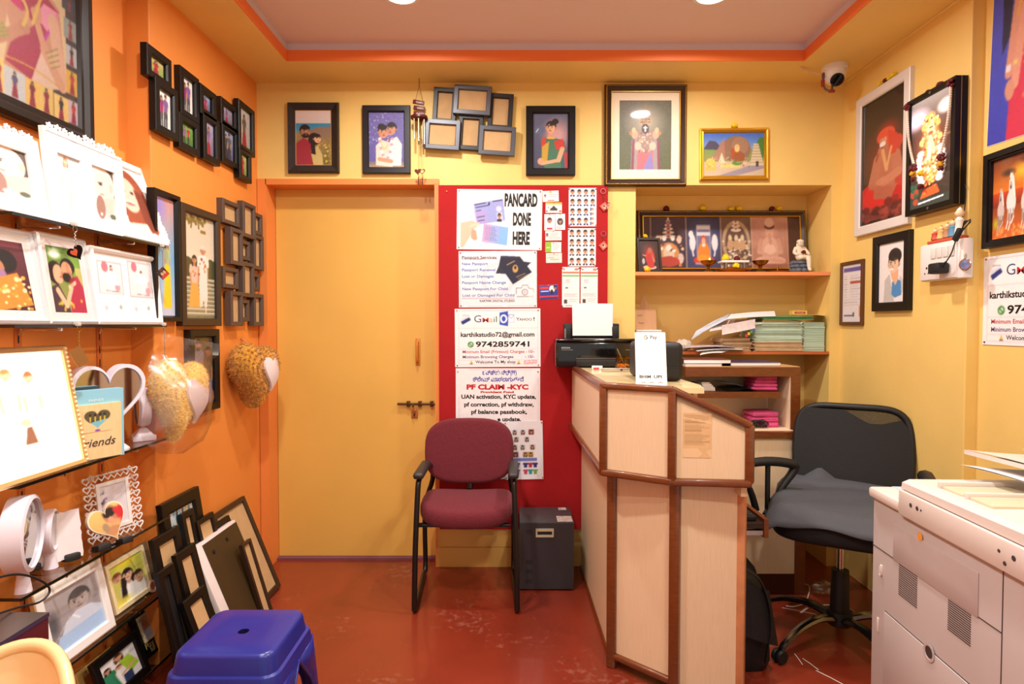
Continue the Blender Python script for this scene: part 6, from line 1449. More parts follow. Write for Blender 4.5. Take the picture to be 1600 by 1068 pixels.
# ---------------------------------------------------------------- things on the counter
GLB = mat('gloss_black_plastic', (12, 12, 13), .12, coat=.5)
Yp = 2.985; zt = ZT+.0065
pl = onY(868, 560, Yp); pr = onY(1006, 560, Yp); x0, x1 = pl.x, pr.x; hz = onY(900, 529, Yp).z-zt
Yq = 3.165
t = thing_at('printer', 'black inkjet printer with white paper standing in its feeder', 'printer', ((x0+x1)/2, (Yp+Yq)/2, zt))
part('body', B().bb((x0, Yp, zt), (x1, Yq, zt+hz-.012), bev=.014, seg=3), GLB, t, world=True)
part('lid', B().bb((x0+.002, Yp-.004, zt+hz-.014), (x1-.002, Yq, zt+hz), bev=.006), GLB, t, world=True)
b = B(); b.bb((x0+.1, Yp-.012, zt+.006), (x1-.02, Yp+.03, zt+.042), bev=.004); part('output_tray', b, BLKM, t, world=True)
b = B(); b.bb((x0+.1, Yp-.0135, zt+.044), (x1-.06, Yp-.002, zt+.047)); b.bb((x0+.03, Yp-.0015, zt+.085), (x0+.085, Yp+.01, zt+.088)); b.bb((x1-.09, Yp-.0015, zt+.085), (x1-.03, Yp+.01, zt+.088)); part('trim_strip', b, STEEL, t, world=True, smooth=False)
lettering([('EPSON', 0, 0, .008, 'L', 1.25, .01)], (190, 190, 195), t, z=0, M=MW[t].inverted() @ basis((1, 0, 0), (0, 0, 1), (x0+.03, Yp-.001, zt+.093)))
b = B(); b.bb((x0+.05, Yq-.06, zt+hz-.004), (x1-.1, Yq-.03, zt+hz+.075), bev=.006); b.bb((x0+.055, Yq-.08, zt+hz-.004), (x0+.085, Yq-.02, zt+hz+.06), bev=.004); b.bb((x1-.14, Yq-.08, zt+hz-.004), (x1-.105, Yq-.02, zt+hz+.06), bev=.004); part('paper_support', b, BLKM, t, world=True)
b = B(); b.bb((x0+.052, Yq-.082, zt+hz+.002), (x0+.06, Yq-.06, zt+hz+.05)); part('edge_guide', b, STEEL, t, world=True, smooth=False)
M_ = basis((1, 0, 0), (0, .14, 1), onY(925, 498, Yq-.075)); a_ = onY(895, 521, Yq-.085); c_ = onY(957, 474, Yq-.07)
tt = thing_at('paper_sheaf', 'sheaf of blank white paper standing in the printer feeder', 'paper', ((a_.x+c_.x)/2, Yq-.08, a_.z)); b = B()
for k in range(5): b.loft([[Vector((a_.x, Yq-.078+k*.001, a_.z-.01)), Vector((c_.x, Yq-.078+k*.001, a_.z-.01)), Vector((c_.x, Yq-.0775+k*.001, a_.z-.01)), Vector((a_.x, Yq-.0775+k*.001, a_.z-.01))], [Vector((a_.x-.002+k*.0004, Yq-.067+k*.001, c_.z)), Vector((c_.x+.002, Yq-.067+k*.001, c_.z-k*.0005)), Vector((c_.x+.002, Yq-.0665+k*.001, c_.z-k*.0005)), Vector((a_.x-.002+k*.0004, Yq-.0665+k*.001, c_.z))]])
part('sheets', b, PAP, tt, world=True, smooth=False)
# second black desktop machine behind the payment card
b = B(); xa, xb = .49, onY(1069, 570, 2.25).x; yb0 = 2.25
t = thing_at('photo_printer', 'black boxy desktop machine behind the payment card', 'printer', ((xa+xb)/2, 2.4, zt))
hh = onY(1060, 534, yb0).z-zt-.002
part('body', B().bb((xa, yb0, zt), (xb, yb0+.3, zt+hh), bev=.022, seg=4), BLKM, t, world=True)
part('front_slot', B().bb((xa+.03, yb0-.002, zt+.05), (xb-.03, yb0+.01, zt+.056)), GLB, t, world=True, smooth=False)
# payment card stand
Yc = 2.14
a_ = onZ(996, 600, zt); c_ = onZ(1040, 607, zt)
Yc = 2.135; a_ = onY(995, 600, Yc); c_ = onY(1041, 606, Yc)
top = onY(1036, 521, Yc+.05); w_ = .108; L = math.hypot(top.z-zt, .05)
M_ = basis((1, -.12, 0), (.13, .34, 1), ((a_.x+c_.x)/2, Yc, zt+.001)) @ TR(0, L/2+.002, 0)
t = thing('payment_card_stand', 'white tilted payment card on the counter, its code square left blank', 'sign', M_)
fr = (0, 0, 100, 180); hp = L*1.06
cvx = Cv(40, 72, (246, 244, 244)); cvx.rect(.18, .3, .84, .72, (236, 234, 236)); cvx.rect(.2, .235, .72, .25, (190, 188, 190))
for x in (.17, .43, .7): cvx.rect(x, .94, x+.16, .955, (120, 118, 126))
cvx.rect(.2, .755, .8, .765, (200, 196, 198))
part('card', B().bb((-w_/2, -hp/2, -.002), (w_/2, hp/2, .0005)), WHT, t, smooth=False)
print_part(cvx, w_-.001, hp-.001, t, PRINT, name='printed_face', z=.0009)
U = lambda x: (x-.5)*w_; V = lambda y: (.5-y)*hp
lettering([('Pay', U(.50), V(.125), .013, 'L', 1.0, .015)], (70, 72, 78), t, z=.0014)
b = B(); seg_ = {}
for k, (a0, a1, c3) in enumerate(((.9, 2.3, (219, 68, 55)), (2.3, 3.9, (240, 180, 40)), (3.9, 5.3, (60, 160, 90)), (5.3, 6.3, (66, 120, 220)))):
    g = B(); n_ = 8; o_ = [(.0075*math.cos(a0+(a1-a0)*i/n_), .0075*math.sin(a0+(a1-a0)*i/n_)) for i in range(n_+1)]; i_ = [(x*.62, y*.62) for x, y in o_]
    for i in range(n_): g.quad((*o_[i], 0), (*o_[i+1], 0), (*i_[i+1], 0), (*i_[i], 0))
    if k == 3: g.quad((0, -.0015, 0), (.0078, -.0015, 0), (.0078, .0015, 0), (0, .0015, 0))
    part('emblem', g.move(TR(U(.36), V(.1), .0015)), ink(c3), t, smooth=False)
lettering([('BHIM', U(.12), V(.87), .011, 'L', 1.15, .03), ('UPI', U(.58), V(.87), .011, 'L', 1.3, .03)], (50, 50, 58), t, z=.0014)
part('back_leg', B().loft([[(-.02, hp*.2, -.003), (.02, hp*.2, -.003), (.02, hp*.18, -.004), (-.02, hp*.18, -.004)], [(-.02, -hp*.42, -.055), (.02, -hp*.42, -.055), (.02, -hp*.44, -.056), (-.02, -hp*.44, -.056)]]), WHT, t, smooth=False)
# amber glass with saffron grains and a pen
AMB = bpy.data.materials.new('amber_glass'); AMB.use_nodes = True; nt = AMB.node_tree; nt.nodes.clear()
o_ = nt.nodes.new('ShaderNodeOutputMaterial'); mx = nt.nodes.new('ShaderNodeMixShader'); tr_ = nt.nodes.new('ShaderNodeBsdfTransparent'); gl = nt.nodes.new('ShaderNodeBsdfGlossy'); gl.inputs['Roughness'].default_value = .05
tr_.inputs[0].default_value = (.88, .68, .2, 1); facing(nt, mx, .04, .5, 3); nt.links.new(tr_.outputs[0], mx.inputs[1]); nt.links.new(gl.outputs[0], mx.inputs[2]); nt.links.new(mx.outputs[0], o_.inputs[0])
p = onZ(973, 577, zt); p.z = zt
t = thing_at('pen_tumbler', 'small amber glass tumbler of yellow clips with a pen, before the printer', 'tumbler', p)
h_ = onY(973, 556, p.y).z-zt; r_ = 11.5*p.y/950
part('glass', B().lathe([(0, 0), (r_*.92, 0), (r_, .004), (r_, h_), (r_*.94, h_), (r_*.92, .006), (0, .006)], seg=8 if False else 20), AMB, t)
b = B(); q = random.Random(6)
for k in range(60): a = q.uniform(0, 6.28); rr_ = r_*.78*math.sqrt(q.random()); b.ball((rr_*math.cos(a), rr_*math.sin(a), .009+q.uniform(0, h_*.25)), (.004, .003, .003), 5)
tag(part('yellow_clips', b, mat('yellow_clips', (236, 180, 30), .4), t), kind='stuff')
tt = thing_at('pen', 'grey pen standing in the amber tumbler', 'pen', p+Vector((0, 0, .01))); e = onY(960, 535, p.y); s0 = p+Vector((.012, -.004, .012))
part('barrel', B().tube([s0, s0.lerp(e, .75)], .0026, 8), STEEL, tt, world=True); part('tip', B().tube([s0.lerp(e, .75), e], [.0026, .001], 8), BLKM, tt, world=True)
# silver box, white eraser-like label roll, dark bits
p = onZ(963, 580, zt); p.z = zt
t = thing_at('silver_case', 'slim silver metal case lying before the printer', 'case', p); part('case_body', B().box((0, 0, .008), (.135, .03, .015), Rz(-.16).to_3x3(), bev=.003), mat('satin_silver', (200, 190, 176), .3, metal=.8), t); part('clasp', B().box((.02, -.017, .008), (.012, .003, .01), Rz(-.16).to_3x3(), bev=.001), BLKM, t)
p = onZ(933, 577, zt); p.z = zt
t = thing_at('label_roll', 'small white and red packet at the left end of the counter', 'packet', p); part('packet', B().box((0, 0, .009), (.05, .024, .018), Rz(-.1).to_3x3(), bev=.003), WHT, t); part('red_label', B().box((-.006, -.0125, .006), (.026, .001, .008), Rz(-.1).to_3x3()), mat('label_red', (206, 60, 80), .5), t, smooth=False)
lettering([('abc', -.02, .007, .008, 'L', 1, .01)], (70, 70, 90), t, z=0, M=Rz(-.1) @ basis((1, 0, 0), (0, 0, 1), (0, -.0125, 0))) if False else None

# ---------------------------------------------------------------- cabinet behind the counter
Yu, Yl = 2.93, 2.86
xr = onY(1249, 620, Yu).x; xl = .835; ztop = onY(1200, 573, Yu).z; zl = onY(1200, 674, Yl).z; xrl = onY(1259, 760, Yl).x
DK = RAIL; IN = mat('cream_shelf_lining', (236, 210, 176), .5)
t = thing_at('shelf_cabinet', 'cream and brown shelf cabinet under the niche', 'cabinet', ((xl+xr)/2, 3.0, 0))
part('top_board', B().bb((xl, Yu-.01, ztop-.045), (xr, YB+.0-.004, ztop)), DK, t, world=True, smooth=False)
part('top_face', B().bb((xl, Yu-.008, ztop), (xr-.004, YB-.006, ztop+.003)), mat('tan_cabinet_top', (206, 160, 110), .4), t, world=True, smooth=False)
part('side_panel', B().bb((xr-.045, Yu-.01, zl), (xr, YB-.01, ztop-.045)), DK, t, world=True, smooth=False)
part('inner_lining', B().bb((xr-.049, Yu-.004, zl), (xr-.045, YB-.03, ztop-.046)), IN, t, world=True, smooth=False)
part('back_panel', B().bb((xl, YB-.03, zl), (xr-.05, YB-.02, ztop-.046)), IN, t, world=True, smooth=False)
zs1 = onY(1200, 612, Yu).z
part('shelf_board', B().bb((xl, Yu+.0, zs1-.03), (xr-.09, YB-.03, zs1)), DK, t, world=True, smooth=False)
part('lower_top', B().bb((xl, Yl-.012, zl-.03), (xrl, YB-.01, zl-.0)), DK, t, world=True, smooth=False)
part('lower_lining', B().bb((xl, Yl+.02, zl), (xr-.05, YB-.03, zl+.002)), IN, t, world=True, smooth=False)
dr = part('door_panel', B().bb((xl, Yl, .1), (xrl-.05, Yl+.018, zl-.032)), LAM, t, world=True, smooth=False)
part('lower_post', B().bb((xrl-.05, Yl-.006, 0), (xrl, YB-.01, zl-.03)), DK, t, world=True, smooth=False)
part('plinth', B().bb((xl, Yl-.004, 0), (xrl-.05, Yl+.016, .1)), mat('dark_plinth', (66, 24, 12), .4), t, world=True, smooth=False)
# what lies on and in it
def book(label, name, px0, px1, pyb, H, Y, dep, m, zb, yaw=0, cat='book', cover=None, group=None):
    a_ = onY(px0, pyb, Y).x; c_ = onY(px1, pyb, Y).x
    t = thing('%s' % name, label, cat, TR((a_+c_)/2, Y+dep/2, zb) @ Rz(yaw), group); w = c_-a_
    part('pages', B().bb((-w/2+.002, -dep/2+.002, .002), (w/2-.002, dep/2-.002, H-.002)), PAP, t, smooth=False)
    b = B(); b.bb((-w/2, -dep/2, H-.002), (w/2, dep/2, H)); b.bb((-w/2, -dep/2, 0), (w/2, dep/2, .002)); b.bb((-w/2, -dep/2, 0), (-w/2+.002, dep/2, H)); part('cover', b, cover or m, t, smooth=False); return t, zb+H
zc = ztop+.0035
_, z2 = book('thin white book at the bottom of the pile on the cabinet top', 'book', 1070, 1128, 575, .012, Yu-.005, .17, PAP, zc, .02, cover=mat('pale_cover', (214, 206, 206), .5), group='books on the cabinet top')
book('maroon covered white book on top of the pile on the cabinet top', 'book', 1069, 1143, 571, .02, Yu+.01, .19, PAP, z2+.0005, -.03, cover=mat('maroon_cover', (96, 40, 40), .5), group='books on the cabinet top')
t, z3 = book('navy blue spiral notebook lying at the right of the cabinet top', 'notebook', 1140, 1220, 573, .018, Yu+.015, .17, PAP, zc, .03, cat='notebook', cover=mat('navy_cover', (44, 44, 96), .5, vary=.2, vscale=40)); put_flower('tiny white flower bud on the navy notebook', onY(1195, 561, Yu+.05), .006, 'y', 61) if False else None
# upper compartment
zz = zs1+.0005
b = B(); p = onY(1082, 605, Yu+.02); t = thing_at('box', 'dark blue and white cartons at the left of the cabinet shelf', 'box', (p.x, Yu+.08, zz)); part('carton', B().bb((-.05, -.05, 0), (.05, .06, .02)), mat('navy_cover', (44, 44, 96)), t, smooth=False); part('upper_carton', B().bb((-.045, -.045, .0205), (.05, .06, .038)), mat('steel_blue_card', (90, 110, 140), .5), t, smooth=False)
p = onY(1109, 605, Yu+.02); t = thing_at('wallet_pack', 'stack of white packets with torn edges on the cabinet shelf', 'packet', (p.x, Yu+.08, zz)); b = B()
for k in range(5): b.box((.004*(k % 2)-.004*k, 0, .006+k*.0085), (.064-.006*k, .1, .008), Rz(.06*(k % 3-1)).to_3x3())
part('packets', b, mat('off_white_packets', (226, 216, 206), .5), t, smooth=False)
c0 = onY(1160, 606, Yu+.02); leaf('black plastic folder lying beside the pink bundle', [Vector((c0.x-.08, Yu+.02, zz+.004)), Vector((c0.x+.07, Yu+.01, zz+.006)), Vector((c0.x+.08, Yu+.18, zz+.01)), Vector((c0.x-.07, Yu+.18, zz+.008))], BLKM, .006, name='folder', cat='folder', group=None)
leaf('grey magazine leaning over the black folder', [Vector((c0.x-.1, Yu+.03, zz+.04)), Vector((c0.x+.01, Yu+.03, zz+.022)), Vector((c0.x+.02, Yu+.16, zz+.024)), Vector((c0.x-.1, Yu+.16, zz+.042))], mat('pale_grey_paper', (206, 206, 200)), .004, name='magazine', cat='magazine', group=None)
PINK = mat('pink_cloth', (222, 84, 140), .7, vary=.12, vscale=20)
def bundle(label, px, py, zb, w, h, seed, fold=3):
    p = onY(px, py, Yu+.03); t = thing_at('cloth_bundle', label, 'cloth bundle', (p.x, Yu+.1, zb), None)
    for k in range(fold):
        hh = h/fold; b = B(); b.box((0, 0, hh*(k+.5)), (w*(1-.04*k), .13, hh*.98), Rz(.05*(k-1)).to_3x3(), bev=hh*.45, seg=3)
        q = random.Random(seed+k)
        for v in b.bm.verts: v.co += Vector((q.uniform(-1, 1), q.uniform(-1, 1), q.uniform(-.5, .5)))*.003
        part('folded_layer', b, PINK, t, smooth=60)
    return t
bundle('folded pink cloth bundle on the upper cabinet shelf', 1197, 612, zz, .125, .075, 1, 4)
p = onY(1195, 590, Yu+.02); t = thing_at('tissue_pack', 'white packet on top of the folded pink cloth', 'packet', (p.x-.015, Yu+.09, zz+.0775)); part('wrapper', B().box((0, 0, .013), (.085, .09, .024), None, bev=.008), mat('white_lavender_plastic', (228, 222, 234)), t)
# lower compartment
zz = zl+.0025
bundle('crumpled pink cloth under a tangle of black cable, lower cabinet shelf', 1197, 665, zz, .14, .075, 9, 3)
p = onY(1185, 660, Yu+.0); b = B(); q = random.Random(12); pts = []
for k in range(34): a = k*.9; pts.append((p.x+.052*math.cos(a)*q.uniform(.5, 1)+.01, Yu+.015+.02*math.sin(a*1.3)*q.uniform(.5, 1), zz+.006+.035*abs(math.sin(a*.55))*q.uniform(.6, 1)))
solo('cable', b.tube(pts, .0028, 6, smooth=4), BLKM, 'tangle of black cable on the lower cabinet shelf', 'cable', loc=pts[0])
# small jars at the right of the cabinet
for (px, py, r, h, c_, lab) in ((1254, 668, .012, .06, (226, 216, 206), 'small white jar on the ledge right of the cabinet'), (1262, 664, .011, .075, (170, 40, 40), 'small red-capped bottle on the ledge right of the cabinet')):
    p = onY(px, py, YB+.03); t = thing_at('jar', lab, 'jar', Vector((p.x, YB+.05, p.z-.015)), 'jars beside the cabinet'); part('body', B().lathe([(0, 0), (r, 0), (r, h*.75), (r*.7, h*.8), (0, h*.8)], seg=16), mat('jar_glass_%d' % px, (214, 204, 190) if px == 1254 else (190, 150, 120), .2), t); part('cap', B().lathe([(r*.8, h*.8), (r*.8, h), (0, h)], seg=16), mat('jar_cap_%d' % px, c_, .4), t)
b = B(); p = onY(1256, 685, YB+.03); solo('wall_ledge', B().bb((1.38, YB+.004, p.z-.03), (nx1, YB+.12, p.z-.0155)), mat('brown_orange_shelf', (186, 98, 50)), 'narrow orange ledge in the niche right of the cabinet', 'ledge', smooth=False)
# keyboard tray
ztr = .575; e = onZ(1206, 822, ztr)
t = thing_at('keyboard_tray', 'pull-out keyboard tray on steel runners, sticking out right of the counter', 'tray', (e.x-.2, e.y+.12, ztr))
M_ = basis((1, .0, 0), (0, 1, 0), (e.x, e.y+.03, ztr))
part('board', B().bb((-.32, .0, -.018), (0, .34, 0)).move(MW[t].inverted() @ M_), DKBR, t, smooth=False)
part('front_lip', B().bb((-.016, -.004, -.05), (0, .34, .016)).move(MW[t].inverted() @ M_), RAIL, t, smooth=False)
part('runner', B().bb((-.30, -.004, -.04), (-.02, .016, -.024)).move(MW[t].inverted() @ M_), CHROME, t, smooth=False)
t2 = thing('keyboard', 'black keyboard on the pull-out tray', 'keyboard', M_ @ TR(-.1, .175, .0005) @ Rz(PI/2)); part('case_body', B().box((0, 0, .009), (.3, .14, .018), None, bev=.004), BLKM, t2)
b = B()
for r in range(5):
    for k in range(14): b.box((-.136+.021*k, -.048+.024*r, .0205), (.017, .019, .005), taper=(.85, .85))
part('keys', b, mat('charcoal_keys', (40, 40, 44), .5), t2, smooth=False)
# black bag on the floor in front of the cabinet
t = thing_at('shoulder_bag', 'black fabric bag slumped on the floor behind the counter end', 'bag', (.868, 2.33, 0))
BAGM = mat('black_bag_fabric', (17, 17, 19), .6, bump=.5, bscale=60)
b = B(); R = []
for k in range(10):
    z = .0+.40*k/9; s = (1+.06*math.sin(3.1*k/9*2))*(1 if k < 8 else (.86 if k == 8 else .5)); s = s*(.9 if k == 0 else 1)
    R.append([(.0+.105*s*math.copysign(abs(math.cos(a))**.55, math.cos(a))-.035*k/9, .13*s*math.copysign(abs(math.sin(a))**.6, math.sin(a)), z+.01*math.sin(3*a+k)*(k > 0)) for a in np.linspace(0, 2*PI, 29)[:-1]])
b.loft(R); part('bag_body', b, BAGM, t, smooth=60)
part('strap', B().tube([(-.1, -.05, .38), (-.05, -.12, .40), (.03, -.15, .36), (.07, -.15, .22), (.05, -.16, .06)], [.014]*5, 8, smooth=5, flat=.3), BAGM, t)
part('flap', B().grid(lambda u, v: Vector((-.12+.19*u+.03*v, -.14-.02*math.sin(PI*u)-.012*v, .385-.07*u-.2*v)), 10, 5), BAGM, t, smooth=60)
# ================================================================ right wall
def right_M(pxf, pxn, pyf0, pyf1, X, d=0, tilt=0):
    """frame on the right wall: far edge at pixel column pxf (top pyf0, bottom pyf1), near edge at pxn, front face at x = X-d"""
    Xf_ = X-d
    A = onX(pxf, pyf1, Xf_); T = onX(pxf, pyf0, Xf_); N_ = onX(pxn, pyf1, Xf_)
    w = A.y-N_.y; h = T.z-A.z
    return basis((0, -1, 0), (0, 0, 1), (X, (A.y+N_.y)/2, (A.z+T.z)/2)), w, h
# saint-like seated figure, generic
cv = Cv(70, 170, (26, 14, 14)); cv.e(.5, .5, .6, .45, (60, 20, 20), soft=.9); cv.e(.55, .5, .25, .3, (110, 30, 26), soft=.8); cv.e(.56, .78, .26, .14, (190, 34, 36)); cv.e(.4, .78, .14, .12, (206, 40, 40)); cv.poly([(.34, .5), (.6, .38), (.86, .5), (.9, .7), (.7, .84), (.3, .8)], (172, 96, 74)); cv.poly([(.7, .36), (.9, .46), (.92, .72), (.8, .74)], (176, 44, 40)); cv.line(.4, .5, .28, .68, .09, (176, 104, 80)); cv.line(.8, .52, .86, .64, .09, (176, 104, 80)); cv.line(.86, .65, .55, .69, .07, (186, 116, 90)); cv.e(.5, .68, .06, .03, (190, 120, 94))
cv.e(.6, .3, .13, .1, (120, 26, 26), soft=.6); cv.e(.57, .335, .085, .062, (206, 66, 44)); cv.poly([(.62, .3), (.84, .36), (.8, .5), (.66, .5)], (196, 46, 36)); cv.head(.52, .36, .042, (206, 146, 116), (206, 66, 44), 'short', -.8); cv.e(.5, .392, .03, .02, (226, 216, 210)); cv.line(.44, .42, .36, .5, .03, (170, 100, 76)); cv.line(.36, .5, .4, .46, .02, (150, 60, 50)); cv.e(.85, .42, .04, .05, (190, 50, 40)); cv.line(.5, .44, .6, .6, .03, (206, 150, 100)); cv.line(.7, .44, .6, .6, .02, (206, 150, 100)); cv.e(.4, .92, .22, .05, (150, 60, 50)); cv.e(.75, .93, .3, .04, (110, 50, 44)); cv.spots(30, .03, [(120, 40, 36), (160, 70, 60), (80, 30, 30)], .1, .84, .9, .98, 3, .7)
d = .022; M_, w_, h_ = right_M(1334, 1417, 160, 370.5, XR, d)
t = framed('framed_picture', 'tall white frame of a seated red-robed figure, nearest the room corner', M_, w_, h_, cv, bw=.045, d=d, fm=mat('pale_grey_frame', (222, 214, 208), .35), cat='picture frame')
part('silver_fillet', B().mould(w_-.088, h_-.088, [(0, .015), (.001, .017), (.005, .016), (.006, .011)]), STEEL, t, smooth=False)
def mpt(M_, u, v, z): return M_ @ Vector((u, v, z))
put = [(-.02, 'y', .017, 'yellow flower head on the white frame, nearest the far corner'), (.02, 'r', .016, 'dark red flower head on the white frame'), (.05, 'y', .018, 'yellow flower head on the white frame, third along'), (.08, 'y', .018, 'yellow flower head on the white frame, last of the row')]
for i, (u, c_, r, lab) in enumerate(put): put_flower(lab, mpt(M_, u, h_/2, .012)-Vector((0, 0, .002)), r, c_, 70+i)
# back-lit picture box
cv = Cv(76, 150, (70, 50, 44)); cv.grad((150, 140, 134), (70, 44, 40), 0, .35); cv.grad((70, 44, 40), (44, 40, 36), .35, 1); cv.e(.16, .17, .2, .12, (250, 226, 250), soft=.8); cv.e(.85, .15, .12, .08, (255, 252, 240), soft=.6)
cv.e(.5, .46, .26, .3, (150, 84, 50), soft=.9); cv.rect(0, .6, .28, .68, (110, 90, 60), .6); cv.rect(0, .78, .3, 1, (40, 56, 48), .8); cv.rect(.75, .4, 1, .42, (170, 130, 70), .6)
for y, w_, c_ in ((.2, .07, 1), (.25, .1, 1), (.3, .12, 0), (.36, .13, 0), (.42, .15, 0), (.5, .14, 0), (.58, .12, 0), (.66, .11, 0), (.74, .12, 0)):
    cv.e(.5, y, w_, .06, (240, 176, 92) if c_ else (226, 150, 96), soft=.5)
cv.spots(150, .014, [(255, 240, 206), (240, 176, 80), (190, 80, 44), (255, 222, 150), (150, 70, 44), (250, 210, 170)], .3, .18, .7, .78, 5)
cv.e(.5, .3, .05, .05, (244, 200, 150)); cv.e(.5, .34, .03, .016, (180, 90, 60)); cv.e(.49, .29, .012, .006, (60, 30, 20)); cv.e(.53, .29, .012, .006, (60, 30, 20)); cv.line(.5, .4, .46, .56, .05, (250, 206, 176)); cv.line(.52, .4, .58, .52, .04, (246, 190, 150))
for s in (-1, 1):
    for k in range(7): cv.e(.5+s*(.24+.05*math.sin(k*.6)), .5+.045*k, .055, .035, (255, 252, 248), soft=.5)
    cv.e(.5+s*.17, .27, .03, .03, (236, 170, 90)); cv.e(.5+s*.22, .4, .03, .03, (240, 190, 110))
cv.poly([(.34, .84), (.66, .82), (.74, .9), (.26, .92)], (214, 84, 40)); cv.spots(30, .014, [(240, 130, 60), (250, 180, 90), (170, 50, 40)], .36, .7, .66, .88, 8); cv.rect(0, .92, 1, 1, (46, 54, 48)); cv.line(.22, .958, .82, .94, .012, (255, 255, 255)); cv.spots(12, .03, [(40, 80, 60), (150, 60, 40)], 0, .78, .2, .95, 2)
d = .048; M_, w_, h_ = right_M(1414, 1489, 162, 339, XR, d)
t = thing('light_box_picture', 'black backlit box picture of a glowing garlanded idol', 'light box', M_)
part('case', B().bb((-w_/2, -h_/2, 0), (w_/2, h_/2, d-.01)), BLK, t, smooth=False)
part('frame', B().mould(w_, h_, [(0, d-.01), (0, d), (.022, d), (.024, d-.006)]), BLK, t, smooth=False)
print_part(cv, w_-.046, h_-.046, t, BACKLIT, name='backlit_picture', z=d-.006)
part('gold_side_strip', B().bb((w_/2-.003, -h_/2, d*.5), (w_/2+.001, h_/2, d*.55)), GOLD, t, smooth=False)
for v in (1, -1): part('screw_cap', B().lathe([(.006, d), (.006, d+.002), (0, d+.003)], (0, v*(h_/2-.011), 0), 12), STEEL, t)
# bead garlands of the light box
q = random.Random(3)
for s, lab in ((-1, 'pearl bead garland with a marigold tassel hanging on the far side of the light box'), (1, 'pearl bead garland with a marigold tassel hanging on the near side of the light box')):
    t2 = thing('bead_garland', lab, 'garland', M_ @ TR(s*(w_/2-.015), h_/2-.02, d+.008)); b = B(); L = h_*.5
    for k in range(26):
        f = k/25; b.ball((-s*.045*f*f+.0, -.02-L*f*.95, 0), (.0055, .0055, .0055), 7)
    part('pearl_string', b, mat('pearl_beads', (250, 232, 214), .3), t2)
    def pom(x, y, r, c_, nm):
        bb = B()
        for k in range(16): a = q.uniform(0, 6.28); e_ = q.uniform(-1, 1.4); bb.ball((x+r*.6*math.cos(a)*math.cos(e_), y+r*.6*math.sin(a)*math.cos(e_), r*.5*math.sin(e_)), (r*.45, r*.4, r*.3), 6)
        part(nm, bb, mat('dark_red_petals' if c_ == 'r' else 'gold_tinsel', (96, 12, 18) if c_ == 'r' else (206, 150, 30), .6), t2, smooth=60)
    pom(0, -.005, .018, 'r', 'top_pompom'); pom(-s*.045, -.03-L, .02, 'r', 'red_pompom'); pom(-s*.045, -.055-L, .017, 'y', 'gold_pompom'); pom(-s*.045, -.075-L, .012, 'r', 'tassel_end')
for i, (u, c_, r, lab) in enumerate(((-.05, 'r', .014, 'dark red flower head on the light box, far one'), (-.005, 'y', .014, 'yellow flower head on the light box'), (.02, 'r', .018, 'dark red flower head on the light box, near one'))): put_flower(lab, mpt(M_, u, h_/2, .02)-Vector((0, 0, .002)), r, c_, 80+i)
p = mpt(M_, -.03, -h_*.2, d+.012); put_flower('yellow flower stuck on the light box picture', p, .016, 'y', 90); p = mpt(M_, -.03, -h_*.31, d+.012); put_flower('dark red flower stuck on the light box picture', p, .016, 'r', 91)
# certificate
cv = Cv(40, 84, (226, 222, 226)); cv.rect(.06, .06, .94, .13, (96, 84, 160)); cv.rect(.4, .3, .96, .345, (190, 70, 40)); cv.rect(.1, .87, .6, .895, (60, 80, 140)); cv.rect(.55, .83, .62, .9, (70, 66, 60)); cv.rect(.86, .72, .96, .9, (230, 140, 70))
for k in range(12): cv.rect(.4 if k < 9 else .08, .2+.045*k, .92 if k % 2 else .8, .208+.045*k, (170, 166, 176)); cv.rect(.1, .2+.045*k, .24, .208+.045*k, (150, 146, 160))
d = .014; M_, w_, h_ = right_M(1311, 1346, 411, 508, XR, d)
framed('framed_certificate', 'small brown framed certificate beside the niche', M_, w_, h_, cv, bw=.018, d=d, fm=mat('walnut_frame', (92, 54, 28), .4), cat='picture frame')
# sketch portrait
cv = Cv(60, 96, (238, 232, 230)); cv.poly([(.2, .98), (.24, .62), (.42, .52), (.6, .98)], (196, 192, 188)); cv.poly([(.78, .56), (.9, .62), (.94, .8), (.8, .9)], (206, 202, 200)); cv.poly([(.52, .66), (.66, .6), (.84, .66), (.86, .88), (.62, .92), (.5, .86)], (70, 140, 200)); cv.poly([(.44, .46), (.74, .46), (.74, .62), (.64, .72), (.5, .6)], (232, 178, 140)); cv.e(.61, .24, .15, .13, (28, 22, 20)); cv.head(.58, .36, .15, (240, 196, 160), (28, 22, 20), 'short', -.7, (170, 90, 80)); cv.poly([(.42, .26), (.5, .2), (.78, .2), (.8, .3), (.62, .27)], (28, 22, 20)); cv.e(.5, .45, .06, .016, (250, 248, 245))
d = .022; M_, w_, h_ = right_M(1361, 1418, 372, 486.5, XR, d)
framed('framed_picture', 'black framed drawing of a young man in a blue shirt', M_, w_, h_, cv, bw=.04, d=d, cat='picture frame', pz=.01)
